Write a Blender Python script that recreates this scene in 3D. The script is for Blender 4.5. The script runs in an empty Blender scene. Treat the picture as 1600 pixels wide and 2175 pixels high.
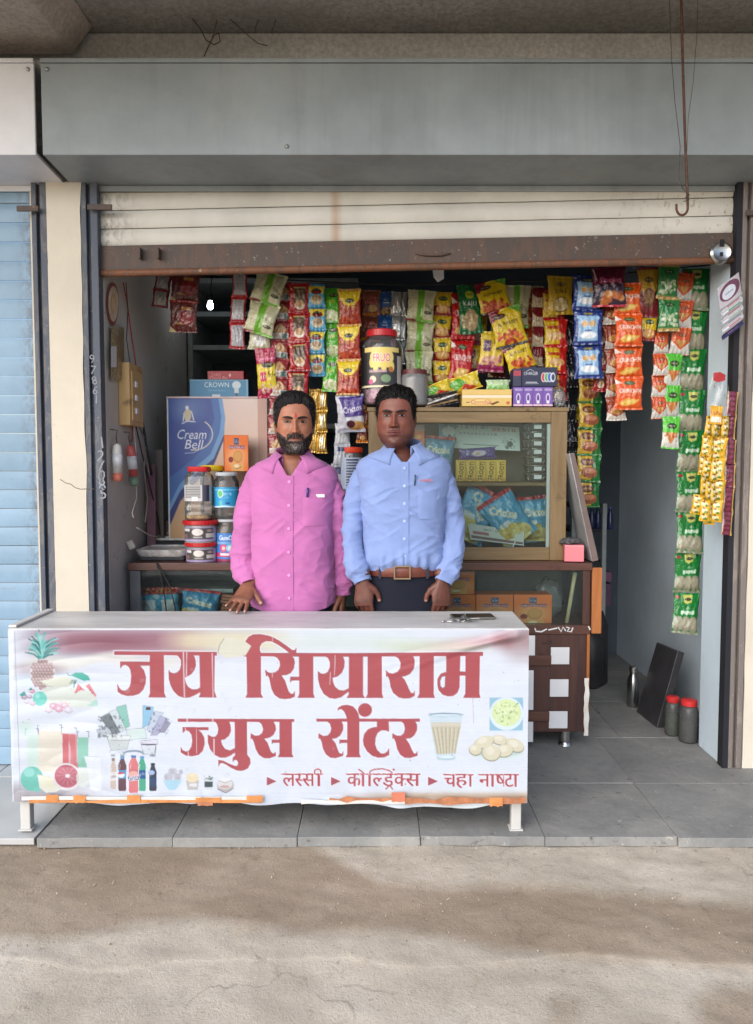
import bpy, bmesh, math, random
import numpy as np
from mathutils import Vector, Matrix, noise

SC = bpy.context.scene
COL = SC.collection
R = math.radians
random.seed(7)
RNG = np.random.default_rng(7)

# ------------------------------------------------------------------ camera, sky, sun, exposure
FPX, PITCH, CAMH = 1610.0, R(3.3), 1.25
cam_data = bpy.data.cameras.new('camera')
cam_data.sensor_fit = 'VERTICAL'; cam_data.sensor_height = 36.0
cam_data.lens = FPX / 2175.0 * 36.0
cam_data.clip_start = 0.05; cam_data.clip_end = 600
cam = bpy.data.objects.new('camera', cam_data); COL.objects.link(cam)
cam.location = (0, 0, CAMH); cam.rotation_euler = (R(90) - PITCH, 0, 0)
SC.camera = cam

SUN_EL, SUN_AZ = R(31), R(215)          # azimuth clockwise from +Y: the light comes from behind the camera, from the left
world = bpy.data.worlds.new('World'); SC.world = world; world.use_nodes = True
wn = world.node_tree.nodes; wl = world.node_tree.links
sky = wn.new('ShaderNodeTexSky'); sky.sky_type = 'NISHITA'; sky.sun_disc = False
sky.sun_elevation = SUN_EL; sky.sun_rotation = SUN_AZ
sky.air_density = 0.8; sky.dust_density = 1.5; sky.ozone_density = 0.3
wn['Background'].inputs['Strength'].default_value = 0.09
wl.new(sky.outputs[0], wn['Background'].inputs['Color'])

sun_d = bpy.data.lights.new('sun', 'SUN'); sun_d.energy = 1.45; sun_d.angle = R(75); sun_d.color = (1.0, 0.99, 0.985)
sun = bpy.data.objects.new('sun', sun_d); COL.objects.link(sun)
sdir = Vector((math.sin(SUN_AZ) * math.cos(SUN_EL), math.cos(SUN_AZ) * math.cos(SUN_EL), math.sin(SUN_EL)))
sun.location = sdir * 30
sun.rotation_euler = sdir.to_track_quat('Z', 'Y').to_euler()

vs = SC.view_settings
vs.view_transform = 'Standard'; vs.look = 'None'; vs.gamma = 1.0; vs.exposure = 1.27
SC.display_settings.display_device = 'sRGB'
SC.render.engine = 'CYCLES'
SC.cycles.use_denoising = True
SC.cycles.max_bounces = 8; SC.cycles.diffuse_bounces = 5; SC.cycles.transparent_max_bounces = 16
SC.cycles.sample_clamp_indirect = 4.0
SC.cycles.caustics_reflective = False; SC.cycles.caustics_refractive = False

# ------------------------------------------------------------------ helpers
_cp, _sp = math.cos(PITCH), math.sin(PITCH)
def P(px, py, Y):
    """point at depth Y seen at pixel (px, py) of the 1600 x 2175 photograph"""
    xr = (px - 800.0) / FPX; yr = -(py - 1087.5) / FPX
    d = Vector((xr, _cp + yr * _sp, -_sp + yr * _cp))
    t = Y / d.y
    return Vector((d.x * t, Y, CAMH + d.z * t))
def PZ(px, py, z):
    xr = (px - 800.0) / FPX; yr = -(py - 1087.5) / FPX
    d = Vector((xr, _cp + yr * _sp, -_sp + yr * _cp))
    t = (z - CAMH) / d.z
    return Vector((d.x * t, d.y * t, z))
def proj(v):
    """numpy (n,3) world -> pixels"""
    v = np.asarray(v, float)
    x, y, z = v[:, 0], v[:, 1], v[:, 2] - CAMH
    f = y * _cp - z * _sp; u = y * _sp + z * _cp
    return 800 + FPX * x / f, 1087.5 - FPX * u / f
def PXM(Y): return FPX / Y

def lin1(c):
    c = c / 255.0
    return c / 12.92 if c <= 0.04045 else ((c + 0.055) / 1.055) ** 2.4
def lin(c): return tuple(lin1(x) for x in c[:3]) + (1.0,)
def linarr(a):
    a = np.clip(np.asarray(a, float), 0, 255) / 255.0
    return np.where(a <= 0.04045, a / 12.92, ((a + 0.055) / 1.055) ** 2.4)

class NT:
    def __init__(s, name):
        s.m = bpy.data.materials.new(name); s.m.use_nodes = True
        s.n = s.m.node_tree.nodes; s.l = s.m.node_tree.links
        s.b = s.n['Principled BSDF']
        s.tc = None
    def node(s, t, **kw):
        n = s.n.new(t)
        for k, v in kw.items(): setattr(n, k, v)
        return n
    def link(s, a, b): s.l.new(a, b)
    def coord(s, kind='Object'):
        if s.tc is None: s.tc = s.node('ShaderNodeTexCoord')
        return s.tc.outputs[kind]
    def pos(s):
        return s.node('ShaderNodeNewGeometry').outputs['Position']
    def noise(s, scale, detail=4, rough=.55, vec=None, stretch=None, dist=0):
        n = s.node('ShaderNodeTexNoise')
        n.inputs['Scale'].default_value = scale; n.inputs['Detail'].default_value = detail
        n.inputs['Roughness'].default_value = rough; n.inputs['Distortion'].default_value = dist
        v = vec if vec is not None else s.coord()
        if stretch:
            mp = s.node('ShaderNodeMapping'); mp.inputs['Scale'].default_value = stretch
            s.link(v, mp.inputs['Vector']); v = mp.outputs[0]
        s.link(v, n.inputs['Vector'])
        return n.outputs['Fac']
    def ramp(s, fac, stops):
        r = s.node('ShaderNodeValToRGB'); cr = r.color_ramp
        while len(cr.elements) < len(stops): cr.elements.new(0.5)
        for e, (p, c) in zip(cr.elements, stops):
            e.position = p; e.color = c if len(c) == 4 else lin(c)
        s.link(fac, r.inputs['Fac']); return r.outputs['Color']
    def mask(s, fac, lo, hi):
        r = s.node('ShaderNodeMapRange'); r.clamp = True
        r.inputs['From Min'].default_value = lo; r.inputs['From Max'].default_value = hi
        s.link(fac, r.inputs['Value']); return r.outputs['Result']
    def mix(s, fac, a, b, mode='MIX'):
        n = s.node('ShaderNodeMix', data_type='RGBA', blend_type=mode)
        for sock, v in ((n.inputs[0], fac), (n.inputs[6], a), (n.inputs[7], b)):
            if isinstance(v, (int, float)): sock.default_value = v
            elif isinstance(v, tuple): sock.default_value = v if len(v) == 4 else lin(v)
            else: s.link(v, sock)
        return n.outputs[2]
    def math(s, op, a, b=0.0):
        n = s.node('ShaderNodeMath', operation=op)
        for sock, v in ((n.inputs[0], a), (n.inputs[1], b)):
            if isinstance(v, (int, float)): sock.default_value = v
            else: s.link(v, sock)
        return n.outputs[0]
    def bump(s, h, strength=.3, dist=.01):
        n = s.node('ShaderNodeBump'); n.inputs['Strength'].default_value = strength
        n.inputs['Distance'].default_value = dist
        s.link(h, n.inputs['Height']); s.link(n.outputs[0], s.b.inputs['Normal'])
    def set(s, **kw):
        names = dict(color='Base Color', rough='Roughness', metal='Metallic', spec='Specular IOR Level', trans='Transmission Weight',
                     ior='IOR', alpha='Alpha', coat='Coat Weight', sheen='Sheen Weight', sss='Subsurface Weight')
        for k, v in kw.items():
            sock = s.b.inputs[names[k]]
            if isinstance(v, (int, float)): sock.default_value = v
            elif isinstance(v, tuple): sock.default_value = v if len(v) == 4 else lin(v)
            else: s.link(v, sock)
        return s

MATS = {}
def M(name, col, rough=.6, metal=0, var=.12, scale=9, bump=0, bscale=60, spec=.5, stretch=None, **kw):
    """plain procedural material: a colour that wanders a little, and fine relief"""
    if name in MATS: return MATS[name]
    t = NT(name)
    a = tuple(max(0, c * (1 - var)) for c in col); b = tuple(min(255, c * (1 + var * .7)) for c in col)
    n = t.noise(scale, 5, .6, stretch=stretch)
    t.set(color=t.ramp(n, [(.28, a), (.72, b)]), rough=rough, metal=metal, spec=spec, **kw)
    if bump: t.bump(t.noise(bscale, 4, .6, stretch=stretch), bump, .004)
    MATS[name] = t.m; return t.m

def attr_mat(name, rough=.35, bump=.15, bscale=35, spec=.5, metal=0, var=.06, dist=.006, coat=0, gain=1.0, **kw):
    """print carried by the colour attribute Col"""
    if name in MATS: return MATS[name]
    t = NT(name)
    a = t.node('ShaderNodeVertexColor', layer_name='Col')
    oi = t.node('ShaderNodeObjectInfo')
    mp = t.node('ShaderNodeVectorMath', operation='ADD')
    t.link(t.coord(), mp.inputs[0])
    cmb = t.node('ShaderNodeCombineXYZ'); r10 = t.math('MULTIPLY', oi.outputs['Random'], 9.0)
    for i in range(3): t.link(r10, cmb.inputs[i])
    t.link(cmb.outputs[0], mp.inputs[1])
    n = t.noise(18, 3, .6, vec=mp.outputs[0])
    t.set(color=t.mix(1.0, a.outputs['Color'], t.ramp(n, [(.25, (gain * (1 - var),) * 3 + (1,)), (.75, (gain, gain, gain, 1))]), 'MULTIPLY'),
          rough=rough, spec=spec, metal=metal, coat=coat, **kw)
    if bump: t.bump(t.noise(bscale, 3, .55, vec=mp.outputs[0]), bump, dist)
    MATS[name] = t.m; return t.m

class MB:
    def __init__(s): s.v = []; s.f = []
    def add(s, v, f):
        o = len(s.v); s.v.extend([tuple(map(float, q)) for q in v]); s.f.extend([tuple(i + o for i in q) for q in f]); return s
    def box(s, x0, x1, y0, y1, z0, z1, mat=None):
        v = [Vector(q) for q in ((x0, y0, z0), (x1, y0, z0), (x1, y1, z0), (x0, y1, z0), (x0, y0, z1), (x1, y0, z1), (x1, y1, z1), (x0, y1, z1))]
        if mat is not None: v = [mat @ q for q in v]
        return s.add(v, [(0, 3, 2, 1), (4, 5, 6, 7), (0, 1, 5, 4), (1, 2, 6, 5), (2, 3, 7, 6), (3, 0, 4, 7)])
    def tube(s, pts, r, n=8, caps=True):
        pts = [Vector(p) for p in pts]; m = len(pts)
        rr = r if isinstance(r, (list, tuple)) else [r] * m
        vs_, fs = [], []; prev = None
        for i, p in enumerate(pts):
            d = (pts[min(i + 1, m - 1)] - pts[max(i - 1, 0)]).normalized()
            if prev is None:
                a = Vector((0, 0, 1)) if abs(d.z) < .9 else Vector((1, 0, 0)); u = d.cross(a).normalized()
            else:
                u = (prev - d * prev.dot(d))
                u = u.normalized() if u.length > 1e-6 else d.orthogonal().normalized()
            prev = u; w = d.cross(u)
            for k in range(n):
                t = 2 * math.pi * k / n
                vs_.append(p + (u * math.cos(t) + w * math.sin(t)) * rr[i])
        for i in range(m - 1):
            for k in range(n):
                k2 = (k + 1) % n
                fs.append((i * n + k, i * n + k2, (i + 1) * n + k2, (i + 1) * n + k))
        if caps: fs.append(tuple(range(n))[::-1]); fs.append(tuple((m - 1) * n + k for k in range(n)))
        return s.add(vs_, fs)
    def lathe(s, prof, c=(0, 0, 0), n=24, mat=None, sq=None):
        """prof: list of (r, z); sq = superellipse exponent for squarish jars"""
        vs_, fs = [], []
        for (r, z) in prof:
            for k in range(n):
                t = 2 * math.pi * k / n; x, y = math.cos(t), math.sin(t)
                if sq:
                    q = (abs(x) ** sq + abs(y) ** sq) ** (-1 / sq); x *= q; y *= q
                p = Vector((r * x, r * y, z))
                if mat is not None: p = mat @ p
                vs_.append(Vector(c) + p)
        for i in range(len(prof) - 1):
            for k in range(n):
                k2 = (k + 1) % n
                fs.append((i * n + k, i * n + k2, (i + 1) * n + k2, (i + 1) * n + k))
        if prof[0][0] > 1e-5: fs.append(tuple(range(n))[::-1])
        if prof[-1][0] > 1e-5: fs.append(tuple((len(prof) - 1) * n + k for k in range(n)))
        return s.add(vs_, fs)
    def prism(s, poly, y0, y1):
        """(x,z) polygon extruded along y"""
        n = len(poly)
        v = [(x, y0, z) for x, z in poly] + [(x, y1, z) for x, z in poly]
        f = [tuple(range(n)), tuple(range(2 * n - 1, n - 1, -1))]
        f += [(i, i + n, (i + 1) % n + n, (i + 1) % n) for i in range(n)]
        return s.add(v, f)
    def grid(s, pts):
        """pts: rows x cols of points"""
        nr, nc = len(pts), len(pts[0])
        v = [q for r in pts for q in r]
        f = [(i * nc + j, i * nc + j + 1, (i + 1) * nc + j + 1, (i + 1) * nc + j) for i in range(nr - 1) for j in range(nc - 1)]
        return s.add(v, f)
    def loft(s, rings, cap0=True, cap1=True):
        n = len(rings[0]); v = [q for r in rings for q in r]; f = []
        for i in range(len(rings) - 1):
            for k in range(n):
                k2 = (k + 1) % n
                f.append((i * n + k, i * n + k2, (i + 1) * n + k2, (i + 1) * n + k))
        if cap0: f.append(tuple(range(n))[::-1])
        if cap1: f.append(tuple((len(rings) - 1) * n + k for k in range(n)))
        return s.add(v, f)

ORG = {}
def org_of(o): return ORG.get(o.name, Vector((0, 0, 0)))
def link_obj(name, me, mat, parent=None, local=False):
    o = bpy.data.objects.new(name, me); COL.objects.link(o)
    if mat is not None and not me.materials: me.materials.append(mat)
    if parent is not None:
        o.parent = parent; ORG[o.name] = org_of(parent)
    return o
def fix_normals(me):
    bm = bmesh.new(); bm.from_mesh(me); bmesh.ops.recalc_face_normals(bm, faces=bm.faces); bm.to_mesh(me); bm.free()
def obj(name, mb, mat, parent=None, smooth=False, bevel=0, local=False, seg=2, fix=True):
    """mesh given in world coordinates; its origin goes to the parent's base or to its own bottom centre"""
    v = np.array(mb.v, float).reshape(-1, 3)
    if parent is not None:
        if not local: v = v - np.array(org_of(parent))
        loc = Vector((0, 0, 0))
    else:
        if local: loc = Vector((0, 0, 0))
        else:
            lo, hi = v.min(0), v.max(0); loc = Vector(((lo[0] + hi[0]) / 2, (lo[1] + hi[1]) / 2, lo[2])); v = v - np.array(loc)
    me = bpy.data.meshes.new(name); me.from_pydata(v.tolist(), [], mb.f); me.update()
    if fix: fix_normals(me)
    if smooth:
        me.shade_smooth()
        if smooth == 'auto': me.set_sharp_from_angle(angle=R(38))
    o = link_obj(name, me, mat, parent)
    if parent is None: o.location = loc; ORG[o.name] = loc.copy()
    if bevel:
        md = o.modifiers.new('bevel', 'BEVEL'); md.width = bevel; md.segments = seg; md.limit_method = 'ANGLE'; md.angle_limit = R(40)
    return o
def tag(o, label=None, cat=None, group=None, kind=None):
    if label: o['label'] = label
    if cat: o['category'] = cat
    if group: o['group'] = group
    if kind: o['kind'] = kind
    return o
def thing(name, label, cat, loc, group=None, rot=None):
    o = bpy.data.objects.new(name, None); COL.objects.link(o); o.location = loc; o.empty_display_size = .05
    if rot is not None: o.rotation_euler = rot
    ORG[o.name] = Vector(loc)
    return tag(o, label, cat, group)
def struct(name, mb, mat, **kw):
    return tag(obj(name, mb, mat, **kw), kind='structure')
def setcol(me, arr):
    a = me.color_attributes.get('Col') or me.color_attributes.new('Col', 'FLOAT_COLOR', 'POINT')
    out = np.ones((len(me.vertices), 4), np.float32); out[:, :3] = arr
    a.data.foreach_set('color', out.ravel())

# ------------------------------------------------------------------ canvas: flat print, drawn once and carried by vertex colours
_TXT = {}
def text_tris(s):
    if s in _TXT: return _TXT[s]
    c = bpy.data.curves.new('t', 'FONT'); c.body = s; c.resolution_u = 2
    o = bpy.data.objects.new('t', c); COL.objects.link(o)
    me = bpy.data.meshes.new_from_object(o.evaluated_get(bpy.context.evaluated_depsgraph_get()))
    me.calc_loop_triangles()
    v = np.array([q.co[:2] for q in me.vertices]).reshape(-1, 2)
    t = np.array([q.vertices[:] for q in me.loop_triangles], int).reshape(-1, 3)
    bpy.data.meshes.remove(me); bpy.data.objects.remove(o); bpy.data.curves.remove(c)
    _TXT[s] = (v, t); return v, t

class Cv:
    """x right, y down; colours are display values 0..255"""
    def __init__(s, x0, y0, x1, y1, res, bg):
        s.x0, s.y0, s.res = x0, y0, res
        s.w = max(2, int(round((x1 - x0) * res))); s.h = max(2, int(round((y1 - y0) * res)))
        s.a = np.empty((s.h, s.w, 3)); s.a[:] = bg
        s.xx = x0 + (np.arange(s.w) + .5) / res; s.yy = y0 + (np.arange(s.h) + .5) / res
    def _win(s, xa, xb, ya, yb):
        i0 = max(0, int((xa - s.x0) * s.res) - 1); i1 = min(s.w, int((xb - s.x0) * s.res) + 2)
        j0 = max(0, int((ya - s.y0) * s.res) - 1); j1 = min(s.h, int((yb - s.y0) * s.res) + 2)
        return i0, i1, j0, j1
    def _put(s, i0, i1, j0, j1, m, col, al):
        m = (m * al)[..., None]; w = s.a[j0:j1, i0:i1]
        s.a[j0:j1, i0:i1] = w * (1 - m) + np.asarray(col, float) * m
    def _pmask(s, p, X, Y):
        n = len(p); m = np.zeros(X.shape, bool)
        for i in range(n):
            (xa, ya), (xb, yb) = p[i], p[(i + 1) % n]
            if ya == yb: continue
            c = ((ya > Y) != (yb > Y)) & (X < (xb - xa) * (Y - ya) / (yb - ya) + xa)
            m ^= c
        return m
    def poly(s, p, col, al=1.0, holes=()):
        p = [tuple(q) for q in p]
        xs = [q[0] for q in p]; ys = [q[1] for q in p]
        i0, i1, j0, j1 = s._win(min(xs), max(xs), min(ys), max(ys))
        if i1 <= i0 or j1 <= j0: return s
        acc = 0; d = .25 / s.res
        for ox, oy in ((-d, -d), (d, -d), (-d, d), (d, d)):
            X, Y = np.meshgrid(s.xx[i0:i1] + ox, s.yy[j0:j1] + oy)
            m = s._pmask(p, X, Y)
            for h in holes: m &= ~s._pmask(h, X, Y)
            acc = acc + m
        s._put(i0, i1, j0, j1, acc / 4.0, col, al); return s
    def rect(s, xa, ya, xb, yb, col, al=1.0): return s.poly([(xa, ya), (xb, ya), (xb, yb), (xa, yb)], col, al)
    def ell(s, cx, cy, rx, ry, col, al=1.0, rot=0, soft=None):
        m_ = max(rx, ry) * (1 + (soft or 0)) + 1 / s.res
        i0, i1, j0, j1 = s._win(cx - m_, cx + m_, cy - m_, cy + m_)
        if i1 <= i0 or j1 <= j0: return s
        X, Y = np.meshgrid(s.xx[i0:i1] - cx, s.yy[j0:j1] - cy)
        c, sn = math.cos(rot), math.sin(rot)
        r = np.sqrt(((X * c + Y * sn) / rx) ** 2 + ((-X * sn + Y * c) / ry) ** 2)
        e = soft if soft else .7 / (s.res * min(rx, ry))
        s._put(i0, i1, j0, j1, np.clip((1 + e - r) / (2 * e), 0, 1), col, al); return s
    def line(s, p, w, col, al=1.0):
        xs = [q[0] for q in p]; ys = [q[1] for q in p]
        i0, i1, j0, j1 = s._win(min(xs) - w, max(xs) + w, min(ys) - w, max(ys) + w)
        if i1 <= i0 or j1 <= j0: return s
        X, Y = np.meshgrid(s.xx[i0:i1], s.yy[j0:j1]); best = np.full(X.shape, 1e9)
        for (xa, ya), (xb, yb) in zip(p[:-1], p[1:]):
            dx, dy = xb - xa, yb - ya; L = dx * dx + dy * dy + 1e-12
            t = np.clip(((X - xa) * dx + (Y - ya) * dy) / L, 0, 1)
            best = np.minimum(best, np.hypot(X - xa - t * dx, Y - ya - t * dy))
        s._put(i0, i1, j0, j1, np.clip((w / 2 - best) * s.res + .5, 0, 1), col, al); return s
    def text(s, st, x, y, hgt, col, al=1.0, wid=None, rot=0, slant=0, anchor='c', clip=None, outline=None, bold=0):
        """text inside a box: hgt = height of its outline; x,y = centre ('c') or left baseline box corner ('l')"""
        v, t = text_tris(st)
        if len(t) == 0: return s
        used = v[np.unique(t)]; lo, hi = used.min(0), used.max(0); sc = hgt / (hi[1] - lo[1])
        sx = sc if wid is None else wid / (hi[0] - lo[0])
        q = np.stack([(v[:, 0] - lo[0]) * sx, (hi[1] - v[:, 1]) * sc], 1)
        W, H = (hi[0] - lo[0]) * sx, hgt
        q[:, 0] += (H - q[:, 1]) * slant
        if anchor == 'c': q -= (W / 2, H / 2)
        c, sn = math.cos(rot), math.sin(rot)
        q = np.stack([x + q[:, 0] * c - q[:, 1] * sn, y + q[:, 0] * sn + q[:, 1] * c], 1)
        i0, i1, j0, j1 = s._win(q[:, 0].min() - 2, q[:, 0].max() + 2, q[:, 1].min() - 2, q[:, 1].max() + 2)
        if i1 <= i0 or j1 <= j0: return s
        acc = 0; d = .25 / s.res
        for ox, oy in ((-d, -d), (d, -d), (-d, d), (d, d)):
            m = np.zeros((j1 - j0, i1 - i0), bool)
            for tri in t:
                p = q[tri]; a0, a1, b0, b1 = s._win(p[:, 0].min(), p[:, 0].max(), p[:, 1].min(), p[:, 1].max())
                if a1 <= a0 or b1 <= b0: continue
                X, Y = np.meshgrid(s.xx[a0:a1] + ox, s.yy[b0:b1] + oy)
                e = []
                for k in range(3):
                    (xa, ya), (xb, yb) = p[k], p[(k + 1) % 3]
                    e.append((xb - xa) * (Y - ya) - (yb - ya) * (X - xa))
                mm = ((e[0] >= 0) & (e[1] >= 0) & (e[2] >= 0)) | ((e[0] <= 0) & (e[1] <= 0) & (e[2] <= 0))
                m[b0 - j0:b1 - j0, a0 - i0:a1 - i0] |= mm
            acc = acc + m
        acc = acc / 4.0
        if clip is not None: acc = acc * (s.xx[i0:i1] < q[:, 0].min() + clip * W)[None, :]
        for _ in range(bold):
            g = acc.copy(); g[:, 1:] = np.maximum(g[:, 1:], acc[:, :-1]); acc = g
        if outline is not None:
            g = acc.copy()
            for _ in range(2):
                h = g.copy(); h[1:] = np.maximum(h[1:], g[:-1]); h[:-1] = np.maximum(h[:-1], g[1:])
                h[:, 1:] = np.maximum(h[:, 1:], g[:, :-1]); h[:, :-1] = np.maximum(h[:, :-1], g[:, 1:]); g = h
            s._put(i0, i1, j0, j1, g, outline, al)
        s._put(i0, i1, j0, j1, acc, col, al); return s
    def speck(s, n, r, col, al=.6, box=None, rng=None):
        rng = rng or random
        xa, ya, xb, yb = box or (s.xx[0], s.yy[0], s.xx[-1], s.yy[-1])
        for _ in range(n):
            k = rng.uniform(.5, 1.3)
            s.ell(rng.uniform(xa, xb), rng.uniform(ya, yb), r * k, r * k * rng.uniform(.6, 1.2), col, al * rng.uniform(.5, 1), rng.uniform(0, 3))
        return s
    def sample(s, x, y):
        """linear-light colours at points"""
        fx = np.clip((np.asarray(x) - s.x0) * s.res - .5, 0, s.w - 1.001); fy = np.clip((np.asarray(y) - s.y0) * s.res - .5, 0, s.h - 1.001)
        i, j = fx.astype(int), fy.astype(int); a, b = (fx - i)[:, None], (fy - j)[:, None]
        A = s.a
        c = A[j, i] * (1 - a) * (1 - b) + A[j, i + 1] * a * (1 - b) + A[j + 1, i] * (1 - a) * b + A[j + 1, i + 1] * a * b
        return linarr(c)

def npgrid(nu, nv):
    """faces of a (nv+1) x (nu+1) vertex grid"""
    j, i = np.mgrid[0:nv, 0:nu]; a = j * (nu + 1) + i
    return np.stack([a, a + nu + 1, a + nu + 2, a + 1], -1).reshape(-1, 4)
def np_mesh(name, v, f):
    me = bpy.data.meshes.new(name); v = np.asarray(v, np.float32); f = np.asarray(f, np.int32)
    me.vertices.add(len(v)); me.vertices.foreach_set('co', v.ravel())
    me.loops.add(f.size); me.loops.foreach_set('vertex_index', f.ravel())
    me.polygons.add(len(f)); me.polygons.foreach_set('loop_start', np.arange(len(f), dtype=np.int32) * 4)
    me.update(calc_edges=True); me.validate(); return me
def panel(name, cv, o, ux, uy, nu, nv, mat, parent=None, depth=None, smooth=True):
    """flat printed sheet: corner o (top left), edge vectors ux (right) and uy (down); canvas cv stretched over it"""
    uu, vv = np.meshgrid(np.linspace(0, 1, nu + 1), np.linspace(0, 1, nv + 1))
    uu, vv = uu.ravel(), vv.ravel()
    p = np.array(o) + uu[:, None] * np.array(ux) + vv[:, None] * np.array(uy)
    if depth is not None: p = p + depth(uu, vv)
    if parent is not None: p = p - np.array(org_of(parent)); loc = None
    else: loc = Vector(p.mean(0)); loc.z = p[:, 2].min(); p = p - np.array(loc)
    me = np_mesh(name, p, npgrid(nu, nv))
    setcol(me, cv.sample(cv.x0 + uu * cv.w / cv.res, cv.y0 + vv * cv.h / cv.res))
    if smooth: me.shade_smooth()
    ob = link_obj(name, me, mat, parent)
    if loc is not None: ob.location = loc; ORG[ob.name] = loc
    return ob
def wob(*a, s=1.0): return noise.noise(Vector((a[0] * s, (a[1] if len(a) > 1 else 0) * s, (a[2] if len(a) > 2 else 0) * s)))
# ------------------------------------------------------------------ surface materials
def concrete(name, c1, c2, stain=(96, 84, 72), amt=.5, bump=.4, rough=.9, sc=2.2):
    t = NT(name); p = t.pos()
    base = t.ramp(t.noise(sc, 8, .65, vec=p), [(.3, c1), (.7, c2)])
    fine = t.noise(60, 6, .7, vec=p)
    base = t.mix(t.mask(fine, .35, .75), base, tuple(c * .82 for c in c1))
    st = t.mask(t.noise(.9, 6, .7, vec=p, dist=.6), .52, .75)
    base = t.mix(t.math('MULTIPLY', st, amt), base, stain)
    t.set(color=base, rough=rough, spec=.25)
    h = t.math('ADD', t.math('MULTIPLY', t.noise(14, 6, .7, vec=p), .7), t.math('MULTIPLY', fine, .3))
    t.bump(h, bump, .02); MATS[name] = t.m; return t.m

def street_mat():
    t = NT('street_concrete'); p = t.pos()
    base = t.ramp(t.noise(1.7, 9, .68, vec=p, dist=.5), [(.3, (170, 159, 143)), (.5, (187, 177, 162)), (.72, (209, 201, 188))])
    grit = t.noise(160, 4, .75, vec=p)
    base = t.mix(t.math('MULTIPLY', t.mask(grit, .56, .7), .5), base, (132, 119, 102))
    base = t.mix(t.math('MULTIPLY', t.mask(grit, .4, .28), .5), base, (214, 206, 192))
    ring = t.noise(6, 8, .75, vec=p, dist=2.0)
    base = t.mix(t.math('MULTIPLY', t.mask(ring, .55, .7), .3), base, (140, 124, 100))
    mid = t.noise(34, 6, .8, vec=p); base = t.mix(t.math('MULTIPLY', t.mask(mid, .58, .66), .55), base, (128, 114, 98)); base = t.mix(t.math('MULTIPLY', t.mask(mid, .40, .32), .45), base, (216, 209, 196))
    ve = t.node('ShaderNodeTexVoronoi', feature='DISTANCE_TO_EDGE'); ve.inputs['Scale'].default_value = 1.5
    wv = t.node('ShaderNodeVectorMath', operation='ADD'); nz = t.node('ShaderNodeTexNoise'); nz.inputs['Scale'].default_value = 5; nz.inputs['Detail'].default_value = 8; t.link(p, nz.inputs['Vector'])
    sv = t.node('ShaderNodeVectorMath', operation='SCALE'); sv.inputs['Scale'].default_value = .35; t.link(nz.outputs['Color'], sv.inputs[0]); t.link(p, wv.inputs[0]); t.link(sv.outputs[0], wv.inputs[1]); t.link(wv.outputs[0], ve.inputs['Vector'])
    crk = t.math('MULTIPLY', t.mask(ve.outputs['Distance'], .010, .003), t.mask(t.noise(2.1, 4, .6, vec=p), .5, .62)); base = t.mix(t.math('MULTIPLY', crk, .42), base, (96, 84, 70))
    # small stones
    vo = t.node('ShaderNodeTexVoronoi'); vo.inputs['Scale'].default_value = 46; vo.inputs['Randomness'].default_value = 1
    t.link(p, vo.inputs['Vector'])
    peb = t.mask(vo.outputs['Distance'], .16, .08)
    sel = t.mask(t.noise(30, 2, .5, vec=p), .58, .64)
    pebm = t.math('MULTIPLY', peb, sel)
    base = t.mix(t.math('MULTIPLY', pebm, .6), base, (205, 195, 178))
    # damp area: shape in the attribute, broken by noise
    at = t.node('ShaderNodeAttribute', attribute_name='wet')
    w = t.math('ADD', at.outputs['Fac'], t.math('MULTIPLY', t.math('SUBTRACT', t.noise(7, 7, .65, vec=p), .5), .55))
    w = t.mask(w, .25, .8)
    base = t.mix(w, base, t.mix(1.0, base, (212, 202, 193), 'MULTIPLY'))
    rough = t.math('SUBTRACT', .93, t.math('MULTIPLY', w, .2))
    t.set(color=base, rough=rough, spec=.3)
    h = t.math('ADD', t.math('MULTIPLY', t.noise(9, 9, .75, vec=p), 1.0), t.math('MULTIPLY', grit, .34))
    h = t.math('ADD', h, t.math('MULTIPLY', pebm, .25))
    t.bump(h, .42, .03); return t.m
def stone_mat():
    t = NT('floor_stone'); p = t.pos()
    oi = t.node('ShaderNodeObjectInfo')
    base = t.ramp(t.noise(3.2, 9, .7, vec=p, dist=.8), [(.28, (122, 124, 124)), (.55, (146, 146, 143)), (.75, (168, 165, 158))])
    base = t.mix(t.mask(oi.outputs['Random'], 0, 1), base, t.mix(1.0, base, (240, 239, 240), 'MULTIPLY'))
    base = t.mix(t.mask(t.noise(24, 6, .7, vec=p), .6, .72), base, (84, 80, 76))
    base = t.mix(t.mask(t.noise(40, 4, .7, vec=p, dist=1), .64, .7), base, (176, 172, 164))
    t.set(color=base, rough=t.mask(t.noise(5, 4, .6, vec=p), -.6, 1.1), spec=.35)
    t.bump(t.noise(22, 7, .7, vec=p), .35, .012); return t.m
def paint_metal(name, c, rust=(96, 66, 48), amt=.25, rough=.5, thr=.6, streak=True, metal=0.0, chips=None, sc=1.0):
    """painted steel with chipped and rusty spots"""
    t = NT(name); p = t.pos()
    base = t.ramp(t.noise(3 * sc, 6, .6, vec=p), [(.3, tuple(q * .93 for q in c)), (.7, tuple(min(255, q * 1.04) for q in c))])
    n1 = t.noise(16 * sc, 8, .75, vec=p, stretch=(1, 1, .5) if streak else None)
    n2 = t.noise(2.2 * sc, 4, .6, vec=p)
    m = t.math('MULTIPLY', t.mask(n1, thr, thr + .1), t.mask(n2, .42, .62))
    base = t.mix(t.math('MULTIPLY', m, amt * 4 if amt < .25 else 1.0), base, rust)
    if chips:
        base = t.mix(t.mask(t.noise(70 * sc, 4, .7, vec=p), .68, .72), base, chips)
    t.set(color=base, rough=rough, spec=.4, metal=metal); t.bump(t.noise(90, 4, .6, vec=p), .08, .004)
    MATS[name] = t.m; return t.m
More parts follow.
